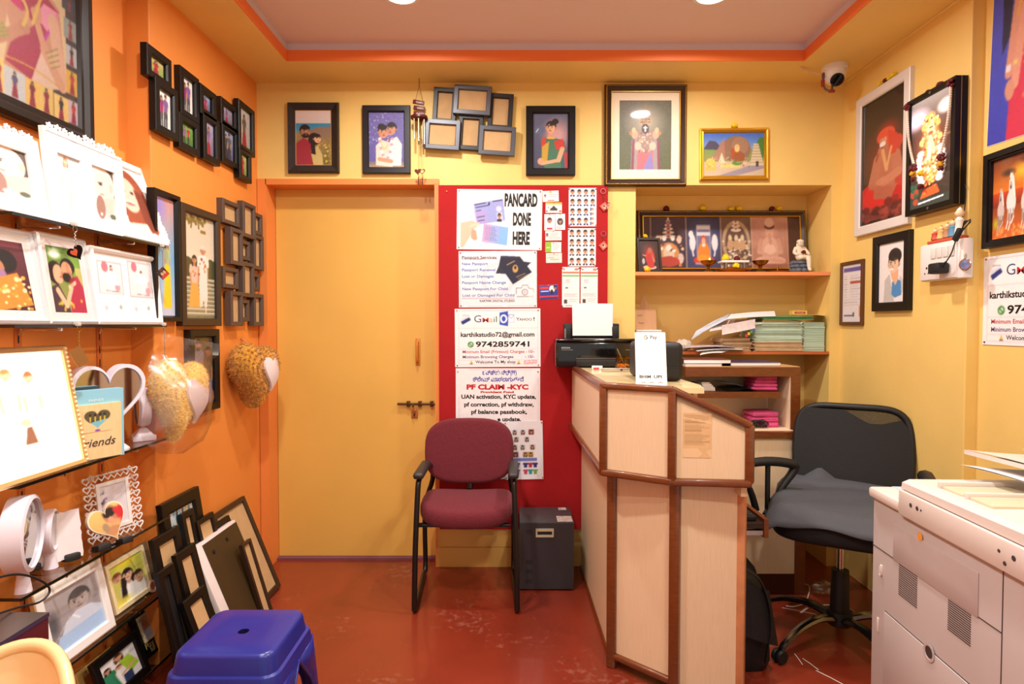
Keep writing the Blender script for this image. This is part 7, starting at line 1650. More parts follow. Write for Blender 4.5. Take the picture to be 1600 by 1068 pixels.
# switchboard with figurine group on top, plug and cable
d = .045; M_, w_, h_ = right_M(1436, 1502, 384, 440.5, XR, d)
SWP = mat('switch_white_plastic', (240, 232, 228), .3)
t = thing('switchboard', 'white electrical switchboard box with a black plug in it', 'switchboard', M_)
part('box', B().bb((-w_/2, -h_/2, 0), (w_/2, h_/2, d-.006), bev=.006), SWP, t); part('cover_plate', B().bb((-w_/2+.004, -h_/2+.004, d-.008), (w_/2-.03, h_/2-.004, d), bev=.003), SWP, t)
for k in range(4): part('rocker_switch', B().bb((-w_/2+.07+.034*k, .012, d), (-w_/2+.098+.034*k, .054, d+.004), bev=.002), mat('switch_ivory', (226, 220, 214), .3), t)
b = B(); 
for k in range(2):
    cx_ = -w_/2+.045+.09*k
    for dx, dy, r in ((0, .016, .005), (-.01, -.006, .0035), (.01, -.006, .0035)): b.lathe([(r, 0), (0, 0)], (cx_+dx, -.038+dy, d+.0006), 10)
part('socket_holes', b, BLKM, t, smooth=False)
c_ = mpt(M_, .035, -.03, d+.001)
t2 = thing('plug_adapter', 'black power adapter plugged into the white switchboard', 'power adapter', M_ @ TR(.03, -.032, d+.001))
part('adapter_body', B().box((0, 0, .024), (.062, .042, .046), None, bev=.008, seg=2), BLKM, t2); part('strain_relief', B().tube([(.03, .006, .03), (.05, .02, .03)], [.006, .004], 8), BLKM, t2)
pts = [Vector((.045, .016, .03)), Vector((.062, .05, .02)), Vector((.075, .1, .012)), Vector((.1, .13, .01))]; part('cord', B().tube(pts, .0025, 6, smooth=5), BLKM, t2)
b = B(); b.box((.085, .118, .014), (.02, .05, .016), Rz(-.6).to_3x3(), bev=.004); part('cord_joint', b, BLKM, t2); b = B()
for k in range(3): b.tube([(.1+.004*k, .13, .012), (.12, .15+.006*k, .016), (.145, .165-.004*k, .012), (.13, .148, .01), (.1+.004*k, .13, .012)], .002, 6, smooth=4)
part('cord_coil', b, BLKM, t2)
a_ = onX(1503, 287, XR-.01); e_ = onX(1498, 372, XR-.02); solo('cable', B().tube([a_, onX(1509, 292, XR-.01), onX(1508, 320, XR-.012), onX(1502, 350, XR-.015), e_], .0018, 6, smooth=5), BLKM, 'thin dark cable running from the light box down to the plug', 'cable', loc=a_)
# figurine group: five little painted figures on a base
c_ = mpt(M_, .0, h_/2, .024)
t = thing('figurine_group', 'row of tiny painted figurines standing on the white switchboard', 'figurine', basis((0, -1, 0), (0, 0, 1), c_))
part('base', B().box((.01, .006, 0), (w_*.8, .012, .03), None, bev=.003), mat('orange_red_paint', (206, 90, 60), .4), t)
for k, (x, hh, c1) in enumerate(((-.055, .05, (206, 80, 60)), (-.022, .056, (226, 190, 120)), (.012, .062, (190, 140, 100)), (.042, .07, (90, 150, 190)), (.075, .11, (240, 232, 220)))):
    f = part('figure', B().lathe([(.012, 0), (.017, .004), (.013, hh*.45), (.015, hh*.55), (.006, hh*.68), (0, hh*.7)], (0, 0, 0), 14, Matrix.Rotation(-PI/2, 3, 'X')).move(TR(x, .012, 0)), mat('figure_paint_%d' % k, c1, .4), t)
    part('figure_head', B().ball((x, .012+hh*.78, 0), hh*.12+.003, 10), mat('pale_figure_skin', (240, 206, 170), .4), f); part('figure_crown', B().lathe([(hh*.1, 0), (hh*.09, hh*.06), (0, hh*.16)], (0, 0, 0), 10, Matrix.Rotation(-PI/2, 3, 'X')).move(TR(x, .012+hh*.86, 0)), GOLD if k < 4 else WHT, f)
# round badge at the pilaster edge
M_ = basis((.3, -.95, 0), (0, 0, 1), onX(1509, 413, XR-.035))
t = thing('round_badge', 'small round picture badge hanging right of the switchboard', 'badge', M_); part('rim', B().lathe([(.022, 0), (.023, .003), (.02, .005), (0, .004)], seg=28), CHROME, t)
cvb = Cv(16, 16, (200, 206, 220)); b = B(); b.lathe([(.017, .0052), (0, .0052)], seg=24); part('picture_disc', b, mat('blue_grey_photo', (110, 116, 160), .3, vary=.5, vscale=90), t); part('loop', B().tube([(0, .022, .002), (.004, .032, .002), (0, .04, .0), (-.004, .032, .002)], .0012, 5, closed=True), STEEL, t)

# ---------------------------------------------------------------- near wall section
cv = Cv(70, 140, (62, 70, 190)); cv.grad((84, 96, 214), (56, 60, 176)); cv.poly([(.5, .2), (.75, .1), (1, .3), (1, 1), (.42, 1), (.46, .6)], (206, 44, 76)); cv.poly([(.5, .0), (.8, 0), (.72, .3), (.52, .5), (.46, .3)], (226, 150, 130)); cv.poly([(.3, .1), (.46, .04), (.42, .5), (.32, .58)], (30, 30, 70)); cv.line(.5, .35, .42, .68, .05, (216, 150, 126)); cv.line(.62, .3, .5, .74, .05, (222, 156, 130)); cv.e(.44, .76, .03, .05, (210, 146, 120)); cv.rect(.38, .64, .44, .67, (230, 226, 230)); cv.rect(.47, .63, .53, .65, (230, 200, 120)); cv.poly([(.56, .28), (.8, .1), (1, .2), (1, .5), (.6, .42)], (224, 90, 110), .7); cv.head(.74, .05, .1, (222, 160, 130), (20, 14, 18), 'long', -.6); cv.line(.56, .3, .5, .42, .012, (226, 180, 70)); cv.e(.14, .22, .05, .04, (140, 150, 230)); cv.rect(.06, .27, .24, .28, (150, 160, 236)); cv.spots(30, .012, [(226, 180, 90)], .6, .5, .95, .95, 2, .5)
cv.a = np.roll(cv.a, -int(.17*cv.W), 1); cv.a[:, -int(.17*cv.W):] = (70, 80, 196)
A = onX(1542.5, 230, XRN); T_ = onX(1551, 70, XRN)
M_ = basis((0, -1, 0), (0, 0, 1), (XRN-.002, A.y, A.z)) @ Rz(-.035) @ TR(.17, .37, 0)
t = thing('wall_poster', 'blue poster of a woman in a red sari at the top right', 'poster', M_); part('sheet', B().bb((-.17, -.37, -.0015), (.17, .37, 0)), PAP, t, smooth=False); print_part(cv, .336, .736, t, PRINT, name='picture', z=.0006)
# running horses
cv = Cv(110, 90); cv.grad((110, 50, 30), (236, 130, 30), 0, .45); cv.grad((206, 70, 30), (120, 40, 20), .42, .62); cv.grad((150, 70, 30), (226, 110, 40), .6, 1); cv.e(.55, .22, .35, .16, (250, 190, 50), soft=.9); cv.e(.3, .2, .2, .06, (60, 26, 20), soft=.7); cv.e(.7, .08, .3, .07, (70, 30, 20), soft=.7); cv.e(.08, .8, .1, .1, (190, 180, 40), soft=.8)
for i, (x, y, k) in enumerate(((.17, .6, .8), (.36, .5, 1.05), (.62, .54, 1), (.84, .6, .9))):
    cH = [(206, 190, 186), (240, 230, 226), (222, 206, 198), (196, 170, 160)][i]; sh_ = tuple(v*.75 for v in cH)
    cv.e(x, y+.06*k, .1*k, .14*k, cH); cv.poly([(x-.05*k, y), (x+.06*k, y-.02), (x+.03*k, y-.2*k), (x-.035*k, y-.22*k)], cH); cv.e(x-.005, y-.2*k, .036*k, .075*k, cH); cv.e(x-.01, y-.13*k, .026*k, .05*k, sh_); cv.e(x-.01, y-.11*k, .018*k, .02*k, (90, 60, 56)); cv.poly([(x-.03*k, y-.25*k), (x-.01*k, y-.3*k), (x-.005, y-.24*k)], cH); cv.poly([(x+.005, y-.24*k), (x+.02*k, y-.3*k), (x+.03*k, y-.23*k)], cH); cv.e(x-.03*k, y-.21*k, .007, .01, (30, 20, 20)); cv.e(x+.022*k, y-.21*k, .007, .01, (30, 20, 20)); cv.line(x+.03*k, y-.22*k, x+.06*k, y-.02, .03*k, (250, 246, 240))
    for dx, dy in ((-.05, .36), (.04, .3), (-.01, .38)): cv.line(x+dx*k, y+.15*k, x+dx*1.1*k, y+dy*k*.8, .035*k, sh_); cv.line(x+dx*1.1*k, y+dy*k*.8, x+(dx-.03)*k, y+dy*k, .025*k, cH)
cv.spots(50, .04, [(250, 190, 110), (240, 150, 70), (226, 200, 150)], 0, .84, 1, 1, 4, .6, .8)
d = .03; M_, w_, h_ = right_M(1533, 1640, 245, 389, XRN, d)
framed('framed_picture', 'black framed picture of white horses running at sunset', M_, w_, h_, cv, bw=.03, d=d, cat='picture frame', prof=lambda bw, d: [(0, 0), (0, d), (bw*.7, d), (bw*.72, d*.8), (bw*.95, d*.8), (bw, d*.5), (bw, 0)])
M_, w_, h_ = right_M(1536, 1640, 402, 538, XRN, .002)
w_ = h_*1.42; A = onX(1536, 538, XRN); M_ = basis((0, -1, 0), (0, 0, 1), (XRN-.0015, A.y-w_/2, A.z+h_/2))
mail_poster('white mail and phone number poster on the right wall under the horses', M_, w_, h_)
# ================================================================ furniture
# ---- visitor chair
FAB = mat('maroon_fabric', (106, 27, 38), .9, bump=.6, bscale=260, vary=.16, vscale=120, sheen=.05)
TUBE = mat('black_tube_enamel', (16, 15, 15), .3)
Yf, Yr = 2.665, 3.10
xl, xr = onZ(645, 966, 0).x, onZ(808, 966, 0).x
cx_ = (xl+xr)/2; hw = (xr-xl)/2
t = thing_at('visitor_chair', 'maroon upholstered visitor chair with black tube arms, in front of the red board', 'chair', (cx_, (Yf+Yr)/2, 0))
MWt = MW[t]; T0 = MWt.inverted()
yf, yr = Yf-(Yf+Yr)/2, Yr-(Yf+Yr)/2
za = .595
for s in (-1, 1):
    x = s*hw; xb = x-.015
    pts = [(xb, yr+.02, .34), (xb, yr+.02, .06), (xb, yr-.0, .017), (xb, yr-.06, .0125), (x, yf+.06, .0125), (x, yf+.01, .017), (x, yf, .05), (x+s*-.004, yf+.01, .3), (x-s*.012, yf+.035, za-.05), (x-s*.014, yf+.06, za-.012), (x-s*.014, yf+.1, za), (x-s*.02, yf+.26, za-.004), (x-s*.026, yr-.05, za-.02)]
    fine = B().tube(pts[1:], .0125, 10, smooth=4)
    part('side_frame', fine, TUBE, t, smooth=60)
    part('rear_leg', B().tube([(xb, yr+.02, .06), (xb+.0, yr+.015, .34), (x-s*.03, yr-.03, .5), (x-s*.026, yr-.05, za-.02)], .0125, 10, smooth=4), TUBE, t, smooth=60)
    part('arm_pad', B().box((x-s*.016, yf+.15, za+.014), (.048, .27, .03), None, bev=.013, seg=3), mat('dark_grey_arm_pad', (42, 40, 38), .45), t, smooth=60)
def superell(w, h, n, k=40):
    return [(w*math.copysign(abs(math.cos(a))**(2/n), math.cos(a)), h*math.copysign(abs(math.sin(a))**(2/n), math.sin(a))) for a in np.linspace(0, 2*PI, k+1)[:-1]]
def cushion(w, h, d, n=3.2, bend=0, rings=6, sag=0):
    b = B(); R = []
    for i in range(-rings, rings+1):
        a = i/rings*PI/2*.97; kk = math.cos(a)**.5
        R.append([(x*kk if False else x*(1-(1-kk)*.5*d/w), y*(1-(1-kk)*.5*d/h), d/2*math.sin(a)+bend*(x/w)**2+sag*(y/h)**2) for x, y in superell(w, h, n)])
    # domed faces
    for sgn in (-1, 1):
        base = R[0] if sgn < 0 else R[-1]; ex = []
        for f in (.8, .55, .3, .06): ex.append([(x*f, y*f, sgn*d/2*(1.0+.10*(1-f*f))+bend*(x*f/w)**2+sag*(y*f/h)**2) for x, y in [(p[0], p[1]) for p in base]])
        if sgn < 0: R = ex[::-1]+R
        else: R = R+ex
    b.loft(R); return b
bt = onY(735, 652, 3.09); bb2 = onY(735, 755, 3.05); bw = (onY(803, 700, 3.06).x-onY(664, 700, 3.06).x)/2; bx = onY(733, 700, 3.06).x-cx_
M_ = basis((1, 0, 0), (0, .14, 1), (bx, 3.07-(Yf+Yr)/2, (bt.z+bb2.z)/2))
part('backrest', cushion(bw, (bt.z-bb2.z)/2, .06, 3.0, bend=-.0).move(M_), FAB, t, smooth=60)
part('back_support', B().tube([(bx, yr-.02, .44), (bx, yr+.04, .5), (bx, yr+.045, .66)], .016, 8, smooth=4).box((bx, yr+.035, .66), (.12, .012, .16), None, bev=.004), TUBE, t)
sz_ = .425; sx = onY(728, 805, 2.75).x-cx_; sw = (onY(803, 805, 2.78).x-onY(654, 805, 2.74).x)/2
M_ = basis((1, 0, 0), (0, 1, .02), (sx, (2.70+3.02)/2-(Yf+Yr)/2, sz_))
part('seat', cushion(sw, .19, .085, 3.4, bend=.012, sag=-.012).move(M_), FAB, t, smooth=60)
b = B(); b.bb((sx-sw*.8, -.12, sz_-.062), (sx+sw*.8, .14, sz_-.045)); part('seat_pan', b, BLKM, t, smooth=False)
for y in (yf+.1, yr-.09): part('cross_bar', B().tube([(-hw+.006, y, sz_-.06), (hw-.03, y, sz_-.06)], .011, 8), TUBE, t)
# ---- grey power unit
UG = mat('grey_metal_case', (70, 68, 70), .45, vary=.06, vscale=10)
Yu0 = 2.90; a_ = onY(812, 928, Yu0); c_ = onY(897, 815, Yu0); d_ = .24
t = thing_at('power_backup_unit', 'grey metal power backup unit between the maroon chair and the counter', 'power unit', ((a_.x+c_.x)/2, Yu0+d_/2, 0))
w_, h_ = c_.x-a_.x, c_.z
part('case', B().bb((-w_/2, -d_/2, .006), (w_/2, d_/2, h_), bev=.003), UG, t)
part('front_panel', B().bb((-w_/2+.003, -d_/2-.003, .01), (w_/2-.003, -d_/2, h_-.006)), mat('dark_grey_panel', (50, 48, 51), .45), t, smooth=False)
X_ = lambda px: onY(px, 870, Yu0).x-(a_.x+c_.x)/2
Zz = lambda py: onY(850, py, Yu0).z
b = B(); b.ring([(X_(837), Zz(838)), (X_(865), Zz(838)), (X_(865), Zz(825)), (X_(837), Zz(825))], [(X_(839.5), Zz(834.5)), (X_(862.5), Zz(834.5)), (X_(862.5), Zz(829)), (X_(839.5), Zz(829))], .006, 0, basis((1, 0, 0), (0, 0, 1), (0, -d_/2-.003, 0))); part('bezel', b, mat('beige_bezel', (190, 180, 150), .5), t, smooth=False)
part('meter_window', B().bb((X_(839.5), -d_/2-.004, Zz(834.5)), (X_(862.5), -d_/2-.003, Zz(829))), BLKM, t, smooth=False)
for y in (830, 877, 892, 907):
    b = B()
    for k in range(4): b.bb((X_(822+2.6*k), -d_/2-.0036, Zz(y+3.4)), (X_(823.4+2.6*k), -d_/2-.003, Zz(y-3.4)))
    part('vent_slots', b, BLKM, t, smooth=False)
STL = mat('stained_label', (196, 180, 170), .6, vary=.3, vscale=70)
for lo_, hi_ in (((X_(871), -d_/2+.004, h_), (w_/2-.006, -d_/2+.09, h_+.0006)), ((w_/2-.06, d_/2-.05, h_), (w_/2-.02, d_/2-.01, h_+.0006))): part('paper_sticker', B().bb(lo_, hi_), STL, t, smooth=False)
for sx_ in (-1, 1):
    for sy_ in (-1, 1): part('foot', B().cyl((sx_*(w_/2-.025), sy_*(d_/2-.03), 0), (sx_*(w_/2-.025), sy_*(d_/2-.03), .007), .012, seg=10), BLKM, t)
# ---- blue plastic stool
BLU = mat('blue_stool_plastic', (28, 38, 130), .3, bump=.06, bscale=300, coat=.1)
zt_ = .45; f0 = onZ(268, 1021, zt_); f1 = onZ(427, 1021, zt_); k0 = onZ(345, 951, zt_)
sxc = (f0.x+f1.x)/2; sw = (f1.x-f0.x); syc = (f0.y+k0.y)/2
t = thing('plastic_stool', 'blue plastic stool in front of the leaning frames', 'stool', TR(sxc, syc, 0))
def sq(hw, z, r=.03, n=6):
    out = []
    for cx2, cy2, a0 in ((1, 1, 0), (-1, 1, PI/2), (-1, -1, PI), (1, -1, 1.5*PI)):
        for i in range(n+1): a = a0+PI/2*i/n; out.append((cx2*(hw-r)+r*math.cos(a), cy2*(hw-r)+r*math.sin(a), z))
    return out
hw_ = sw/2; hb = hw_*1.36
b = B(); n_ = 28; R = [sq(.014, zt_-.004, .012), sq(hw_*.5, zt_), sq(hw_-.012, zt_, .03), sq(hw_-.003, zt_-.004, .034), sq(hw_, zt_-.012, .036), sq(hw_+.006, zt_-.05, .036), sq(hw_+.014, zt_-.053, .04), sq(hw_+.016, zt_-.06, .04), sq(hw_+.02, zt_-.085, .04)]
RR = [[b.bm.verts.new(p) for p in r] for r in R]
for A_, C_ in zip(RR, RR[1:]):
    for k in range(n_): b.bm.faces.new((A_[k], A_[(k+1) % n_], C_[(k+1) % n_], C_[k]))
# small drain hole (dark well) at the centre
part('seat_shell', b, BLU, t, smooth=50)
part('centre_hole', B().lathe([(.0125, zt_-.0035), (.0125, zt_-.03), (0, zt_-.03)], seg=20), mat('hole_blue', (16, 18, 70), .5), t)
# four splayed corner legs with arched openings: side walls built as strips
for i in range(4):
    A0 = i*PI/2+PI/4; ca, sa = math.cos(A0), math.sin(A0)
    b = B(); rows = []
    for j in range(9):
        f = j/8; z = zt_-.085-(zt_-.085)*f; hwz = hw_+.02+(hb-hw_-.02)*f
        arch = max(0, 1-(f/.45))**2*(hwz-.05)  # the legs spread into the seat skirt
        arm = .06-.014*f+arch
        base = [(hwz, max(0.0, hwz-arm)), (hwz, hwz-.03), (hwz-.008, hwz-.008), (hwz-.03, hwz), (max(0.0, hwz-arm), hwz)]
        inn = [(x-.004 if True else x, y-.004) for x, y in base]
        pl_ = [(x, y) for x, y in base]
        Rm = Matrix.Rotation(i*PI/2, 2)
        rows.append([Vector((*(Rm @ Vector(p)), z)) for p in pl_])
    V = [[b.bm.verts.new(p) for p in r] for r in rows]
    for A_, C_ in zip(V, V[1:]):
        for k in range(4): b.bm.faces.new((A_[k], A_[k+1], C_[k+1], C_[k]))
    geom = b.bm.faces[:]; bmesh.ops.recalc_face_normals(b.bm, faces=geom)
    o = part('leg', b, BLU, t, smooth=50); md = o.modifiers.new('shell', 'SOLIDIFY'); md.thickness = .004; md.offset = 0
# rim bead round each arch
for i in range(4):
    Rm = Matrix.Rotation(i*PI/2, 3, 'Z'); pts = []
    for j in range(8, -1, -1):
        f = j/8; z = zt_-.085-(zt_-.085)*f; hwz = hw_+.02+(hb-hw_-.02)*f; arch = max(0, 1-(f/.45))**2*(hwz-.05); arm = .06-.014*f+arch; pts.append(Rm @ Vector((hwz+.001, -max(0.0, hwz-arm), z)))
    pts2 = []
    for j in range(0, 9):
        f = j/8; z = zt_-.085-(zt_-.085)*f; hwz = hw_+.02+(hb-hw_-.02)*f; arch = max(0, 1-(f/.45))**2*(hwz-.05); arm = .06-.014*f+arch; pts2.append(Rm @ Vector((hwz+.001, max(0.0, hwz-arm), z)))
    part('arch_rim', B().tube(pts+pts2[1:], .004, 6), BLU, t, smooth=60)
# ---- cream plastic chair, only its back top in view
CRM = mat('cream_plastic', (240, 206, 150), .3, coat=.2)
t = thing_at('plastic_chair', 'cream moulded plastic chair whose back shows at the lower left edge', 'chair', (-.95, 1.05, 0))
Yk = 1.17; zk = onY(60, 1000, Yk).z; xc_ = onY(62, 1000, Yk).x; hwid = onY(168, 1068, Yk).x-xc_
b = B(); nU, nV = 24, 14
def backf(u, v, off=0):
    a = (u-.5)*2; z_top = zk-.085*abs(a)**2.4; z = .42+(z_top-.42)*v
    wv = hwid*(.86+.16*v)
    return Vector((xc_+a*wv*1.06, Yk-.02-.06*(1-v)-.10*(a*a)+off, z))
o_front = lambda u, v: backf(u, v, 0)
# ring band with a slot: outer arch and two slats
def strip(u0, u1, v0, v1, nu, nv):
    b = B()
    for off in (0, .008): b.grid(lambda u, v: backf(u0+(u1-u0)*u, v0+(v1-v0)*v, off), nu, nv)
    # close the rims
    def edge(f):
        P = [f(k/nu) for k in range(nu+1)]
        for p, q_ in zip(P, P[1:]): b.quad(p, q_, q_+Vector((0, .008, 0)), p+Vector((0, .008, 0)))
    edge(lambda k: backf(u0+(u1-u0)*k, v0)); edge(lambda k: backf(u0+(u1-u0)*k, v1)); edge(lambda k: backf(u0, v0+(v1-v0)*k)); edge(lambda k: backf(u1, v0+(v1-v0)*k)); bmesh.ops.remove_doubles(b.bm, verts=b.bm.verts[:], dist=.0005); return b
part('top_band', strip(0, 1, .64, 1, 24, 6), CRM, t, world=True, smooth=60)
part('rolled_rim', B().tube([backf(k/24, 1, .004) for k in range(25)], .012, 8), CRM, t, world=True, smooth=60)
for u0, u1 in ((0, .12), (.22, .32), (.44, .56), (.68, .78), (.88, 1)): part('back_slat', strip(u0, u1, 0, .64, 4, 8), CRM, t, world=True, smooth=60)
part('seat', B().box((xc_, Yk-.29, .42), (hwid*1.8, .42, .03), None, bev=.014, seg=3), CRM, t, world=True, smooth=60)
for sx_ in (-1, 1):
    for y in (Yk-.46, Yk-.1): part('leg', B().tube([(xc_+sx_*hwid*.75, y, .41), (xc_+sx_*hwid*.88, y+(.04 if y > Yk-.2 else -.03), 0)], [.028, .02], 8), CRM, t, world=True)
# ---- office chair
OC = onZ(1311, 1004, .0); OC.z = 0
MESHM = bpy.data.materials.new('black_chair_mesh'); MESHM.use_nodes = True; nt = MESHM.node_tree; bs = nt.nodes['Principled BSDF']
bs.inputs['Base Color'].default_value = (*lin((18, 18, 19)), 1); bs.inputs['Roughness'].default_value = .7
tc = nt.nodes.new('ShaderNodeTexCoord'); vo = nt.nodes.new('ShaderNodeTexVoronoi'); vo.inputs['Scale'].default_value = 260; mr = nt.nodes.new('ShaderNodeMapRange'); mr.inputs[1].default_value = .1; mr.inputs[2].default_value = .2; mr.inputs[3].default_value = .2; mr.inputs[4].default_value = .85
nt.links.new(tc.outputs['Object'], vo.inputs[0]); nt.links.new(vo.outputs['Distance'], mr.inputs[0]); nt.links.new(mr.outputs[0], bs.inputs['Alpha'])
yaw = -.52
t = thing('office_chair', 'black mesh-back swivel chair with a grey seat cloth, behind the copier', 'chair', TR(OC.x, OC.y, 0) @ Rz(yaw))
# base: five arched legs
for k in range(5):
    a = math.radians(91+72*k); dx, dy = math.cos(a), math.sin(a)
    part('base_leg', B().tube([(dx*.03, dy*.03, .105), (dx*.12, dy*.12, .125), (dx*.22, dy*.22, .11), (dx*.3, dy*.3, .07), (dx*.33, dy*.33, .045)], [.026, .022, .018, .016, .014], 8, smooth=5, flat=.6), mat('dark_chrome', (120, 118, 116), .18, metal=1) if k % 2 == 0 else mat('black_chrome', (30, 28, 28), .2, metal=.5), t)
    b = B()
    for s in (-1, 1): b.lathe([(0, -.007), (.024, -.007), (.026, 0), (.024, .007), (0, .007)], (dx*.335-dy*.012*s, dy*.335+dx*.012*s, .026), 14, Matrix.Rotation(a+PI/2, 3, 'Z') @ Matrix.Rotation(PI/2, 3, 'Y') @ Matrix.Identity(3))
    part('caster', b, BLKM, t)
part('hub', B().lathe([(.045, .08), (.05, .1), (.045, .135), (0, .135)], seg=20), BLKM, t)
part('gas_cover', B().lathe([(.036, .13), (.032, .3), (.028, .3), (0, .3)], seg=16), BLKM, t); part('gas_lift', B().cyl((0, 0, .29), (0, 0, .45), .014, seg=12), CHROME, t)
zs_ = .50
part('seat_mechanism', B().box((0, .02, .448), (.2, .26, .03), None, bev=.008), BLKM, t)
part('seat', cushion(.25, .235, .10, 4.2).move(TR(0, -.0, zs_)), mat('black_seat_fabric', (20, 20, 21), .8, bump=.3, bscale=200), t, smooth=60)
# grey cloth draped over the seat
q = random.Random(17)
def cloth(u, v):
    x = -.262+.524*u; y = -.26+.50*v
    z = zs_+.076+.004*math.sin(9*u+3*v)+.005*math.sin(14*v-5*u)
    ex = max(0, abs(x)-.2); ey = max(0, -.2-y); z -= ex*ex*14+ey*.9*(1+.2*math.sin(11*u))
    if v > .94: z += .03*(v-.94)/.06+.05*max(0, 1-abs(u-.32)/.12)*(v-.94)/.06
    return Vector((x+.006*math.sin(7*v), y+.012*math.sin(5*u), z))
b = B().grid(cloth, 30, 26); o = part('seat_cloth', b, mat('slate_grey_cloth', (70, 72, 78), .75, bump=.3, bscale=140), t, smooth=80); md = o.modifiers.new('thick', 'SOLIDIFY'); md.thickness = .006; md.offset = 1
# back
Mi = MW[t].inverted()
def bk(u, v, off=0):
    """u -1..1, v 0..1 from bottom; gently curved"""
    z = .50+.415*v; w = .215+.012*math.sin(PI*v)
    return Vector((.03+u*w, .27+.09*v-.03*math.cos(u*1.4)+.03+off, z))
b = B()
rnd = lambda v: max(.02, 1-abs(2*v-1)**5)**.2
b.grid(lambda u, v: bk((2*u-1)*rnd(v), v), 16, 24); part('mesh_back', b, MESHM, t, smooth=80)
out = []
for k in range(64):
    a = 2*PI*k/64; u, v = superell(1, .5, 5, 64)[k]; out.append(bk(u, v+.5))
part('back_frame', B().tube(out, .015, 8, closed=True), BLKM, t, smooth=60)
sag = B().grid(lambda u, v: bk((2*u-1)*rnd(.06+.88*v), (.97-.13*min(1, max(0, (u-.42)/.25))+.05*max(0, (u-.8)/.2))*v, -.016), 16, 12); part('back_cover', sag, mat('sagging_black_cover', (22, 21, 22), .75, bump=.2, bscale=160), t, smooth=80)
part('back_bar', B().tube([(0, .1, .44), (0, .24, .44), (0, .34, .5), (0, .37, .62)], [.024]*4, 8, smooth=4, flat=.4), BLKM, t)
# arms: open triangular loops
for s in (-1, 1):
    x = s*.285
    piv = TR(x, 0, .52) @ Rz(-.9) @ TR(-x, 0, -.52) if s < 0 else Matrix.Identity(4)
    loop = [(x, .05, .50), (x, .07, .58), (x, .13, .66), (x, .12, .69), (x, .0, .705), (x, -.12, .69), (x, -.13, .665), (x, -.07, .59), (x, -.04, .50)]
    part('armrest', B().tube(loop, [.014, .013, .016, .02, .02, .018, .014, .013, .014], 8, smooth=4, flat=1.3).move(piv), BLKM, t, smooth=60)
    part('arm_strut', B().tube([(x, .012, .695), (x, .012, .50)], .011, 8).move(piv).tube([(x, -.03, .5), (s*.2, -.03, .46)], .014, 8).tube([(x, .06, .5), (s*.2, .08, .46)], .014, 8), BLKM, t)
# ---- copier
CB = mat('copier_pink_grey', (184, 173, 170), .45, vary=.03, vscale=6); CL = mat('copier_ivory', (216, 206, 198), .4, vary=.03, vscale=8); CDK = mat('copier_gap', (60, 52, 50), .6)
zc0 = .80; Pf = onZ(1365, 768, zc0); 
aY = math.atan2(68, 950)
M_ = basis((-.0716, -1, 0), (0, 0, 1), (Pf.x, Pf.y, 0))   # local: x along the aisle face towards the camera, y up, z out into the aisle
t = thing('photocopier', 'large pinkish grey office photocopier in the right foreground', 'photocopier', M_)
def cb(lo, hi, m, name, bev=0, parent=None, smooth=None):
    lo, hi = [min(p) for p in zip(lo, hi)], [max(p) for p in zip(lo, hi)]
    return part(name, B().bb(lo, hi, bev), m, parent or t, smooth=smooth)
Mi = M_.inverted(); nrm_ = M_.to_3x3() @ Vector((0, 0, 1))
def cf(px, py, off=0):
    """pixel -> local point on the aisle face"""
    d = ray(px, py); o = M_.translation+nrm_*off; k = (o-CAM).dot(nrm_)/d.dot(nrm_); return Mi @ (CAM+d*k)
Lc, Wc = .70, .60
zt1 = cf(1370, 778).y
cb((0, 0, -Wc), (Lc, zt1, 0), CB, 'body', .004)
xs_ = cf(1411, 800).x; y_lip = cf(1364, 762, .01).y
cb((-.008, zt1, -Wc), (xs_-.002, y_lip, .012), CL, 'low_side_cover', .008)
yA = cf(1412, 767, .012).y; yB = cf(1412, 801, .012).y
cb((xs_, zt1-.004, -Wc), (Lc+.02, yA, .014), CL, 'scanner_housing', .005)
y0c = yA+.003; ytop = cf(1413, 748, .0).y
b = B(); fx0, fx1 = xs_+.004, Lc+.02
b.loft([[(fx0, y0c, .008), (fx0, y0c, -Wc), (fx0, ytop+.006, -Wc), (fx0, ytop, -.012), (fx0, ytop-.008, .006)], [(fx1, y0c, .008), (fx1, y0c, -Wc), (fx1, ytop+.018, -Wc), (fx1, ytop+.008, -.012), (fx1, ytop-.0, .006)]]); part('feeder_cover', b, CL, t, smooth=20)
RC = mat('copier_recess', (200, 190, 160), .5)
for k in range(2):
    cb((xs_+.10+.10*k, ytop-.002, -.20), (xs_+.175+.10*k, ytop+.0085+.002*k, -.035), RC, 'paper_recess', .004)
    cb((xs_+.09+.10*k, ytop, -.21), (xs_+.10+.10*k, ytop+.018, -.03), CL, 'recess_rib', .003)
cb((.0, y_lip, -Wc+.04), (xs_-.012, y_lip+.0015, -.05), mat('pale_blue_glass', (180, 206, 226), .1), 'blue_strip')
b = B()
for (x, y, r) in ((1423, 789, .006), (1433, 794, .006), (1439, 797, .003), (1561, 860, .004), (1570, 880, .005), (1584, 872, .006)):
    p = cf(x, y, .014); b.lathe([(r, 0), (r*.8, .001), (0, .0005)], (p.x, p.y, .0142), 12)
part('control_dots', b, CDK, t)
cb((cf(1397, 830).x, cf(1397, 874).y, 0), (cf(1530, 900).x, cf(1397, 817).y, .0022), CB, 'toner_door', .001)
yk1 = cf(1369, 853).y; yk2 = cf(1384, 955).y
xk = cf(1566, 985).x; xk0 = cf(1383, 955).x
def seam(lo, hi): part('seam', B().bb((*lo, 0), (*hi, .0008)), CDK, t, smooth=False)
seam((0, yk1-.0012), (xk, yk1+.0012)); seam((xk-.0012, 0), (xk+.0012, zt1)); seam((xk0, yk2), (xk, yk2+.002)); seam((xk0-.0016, yk2-.6), (xk0, yk2))
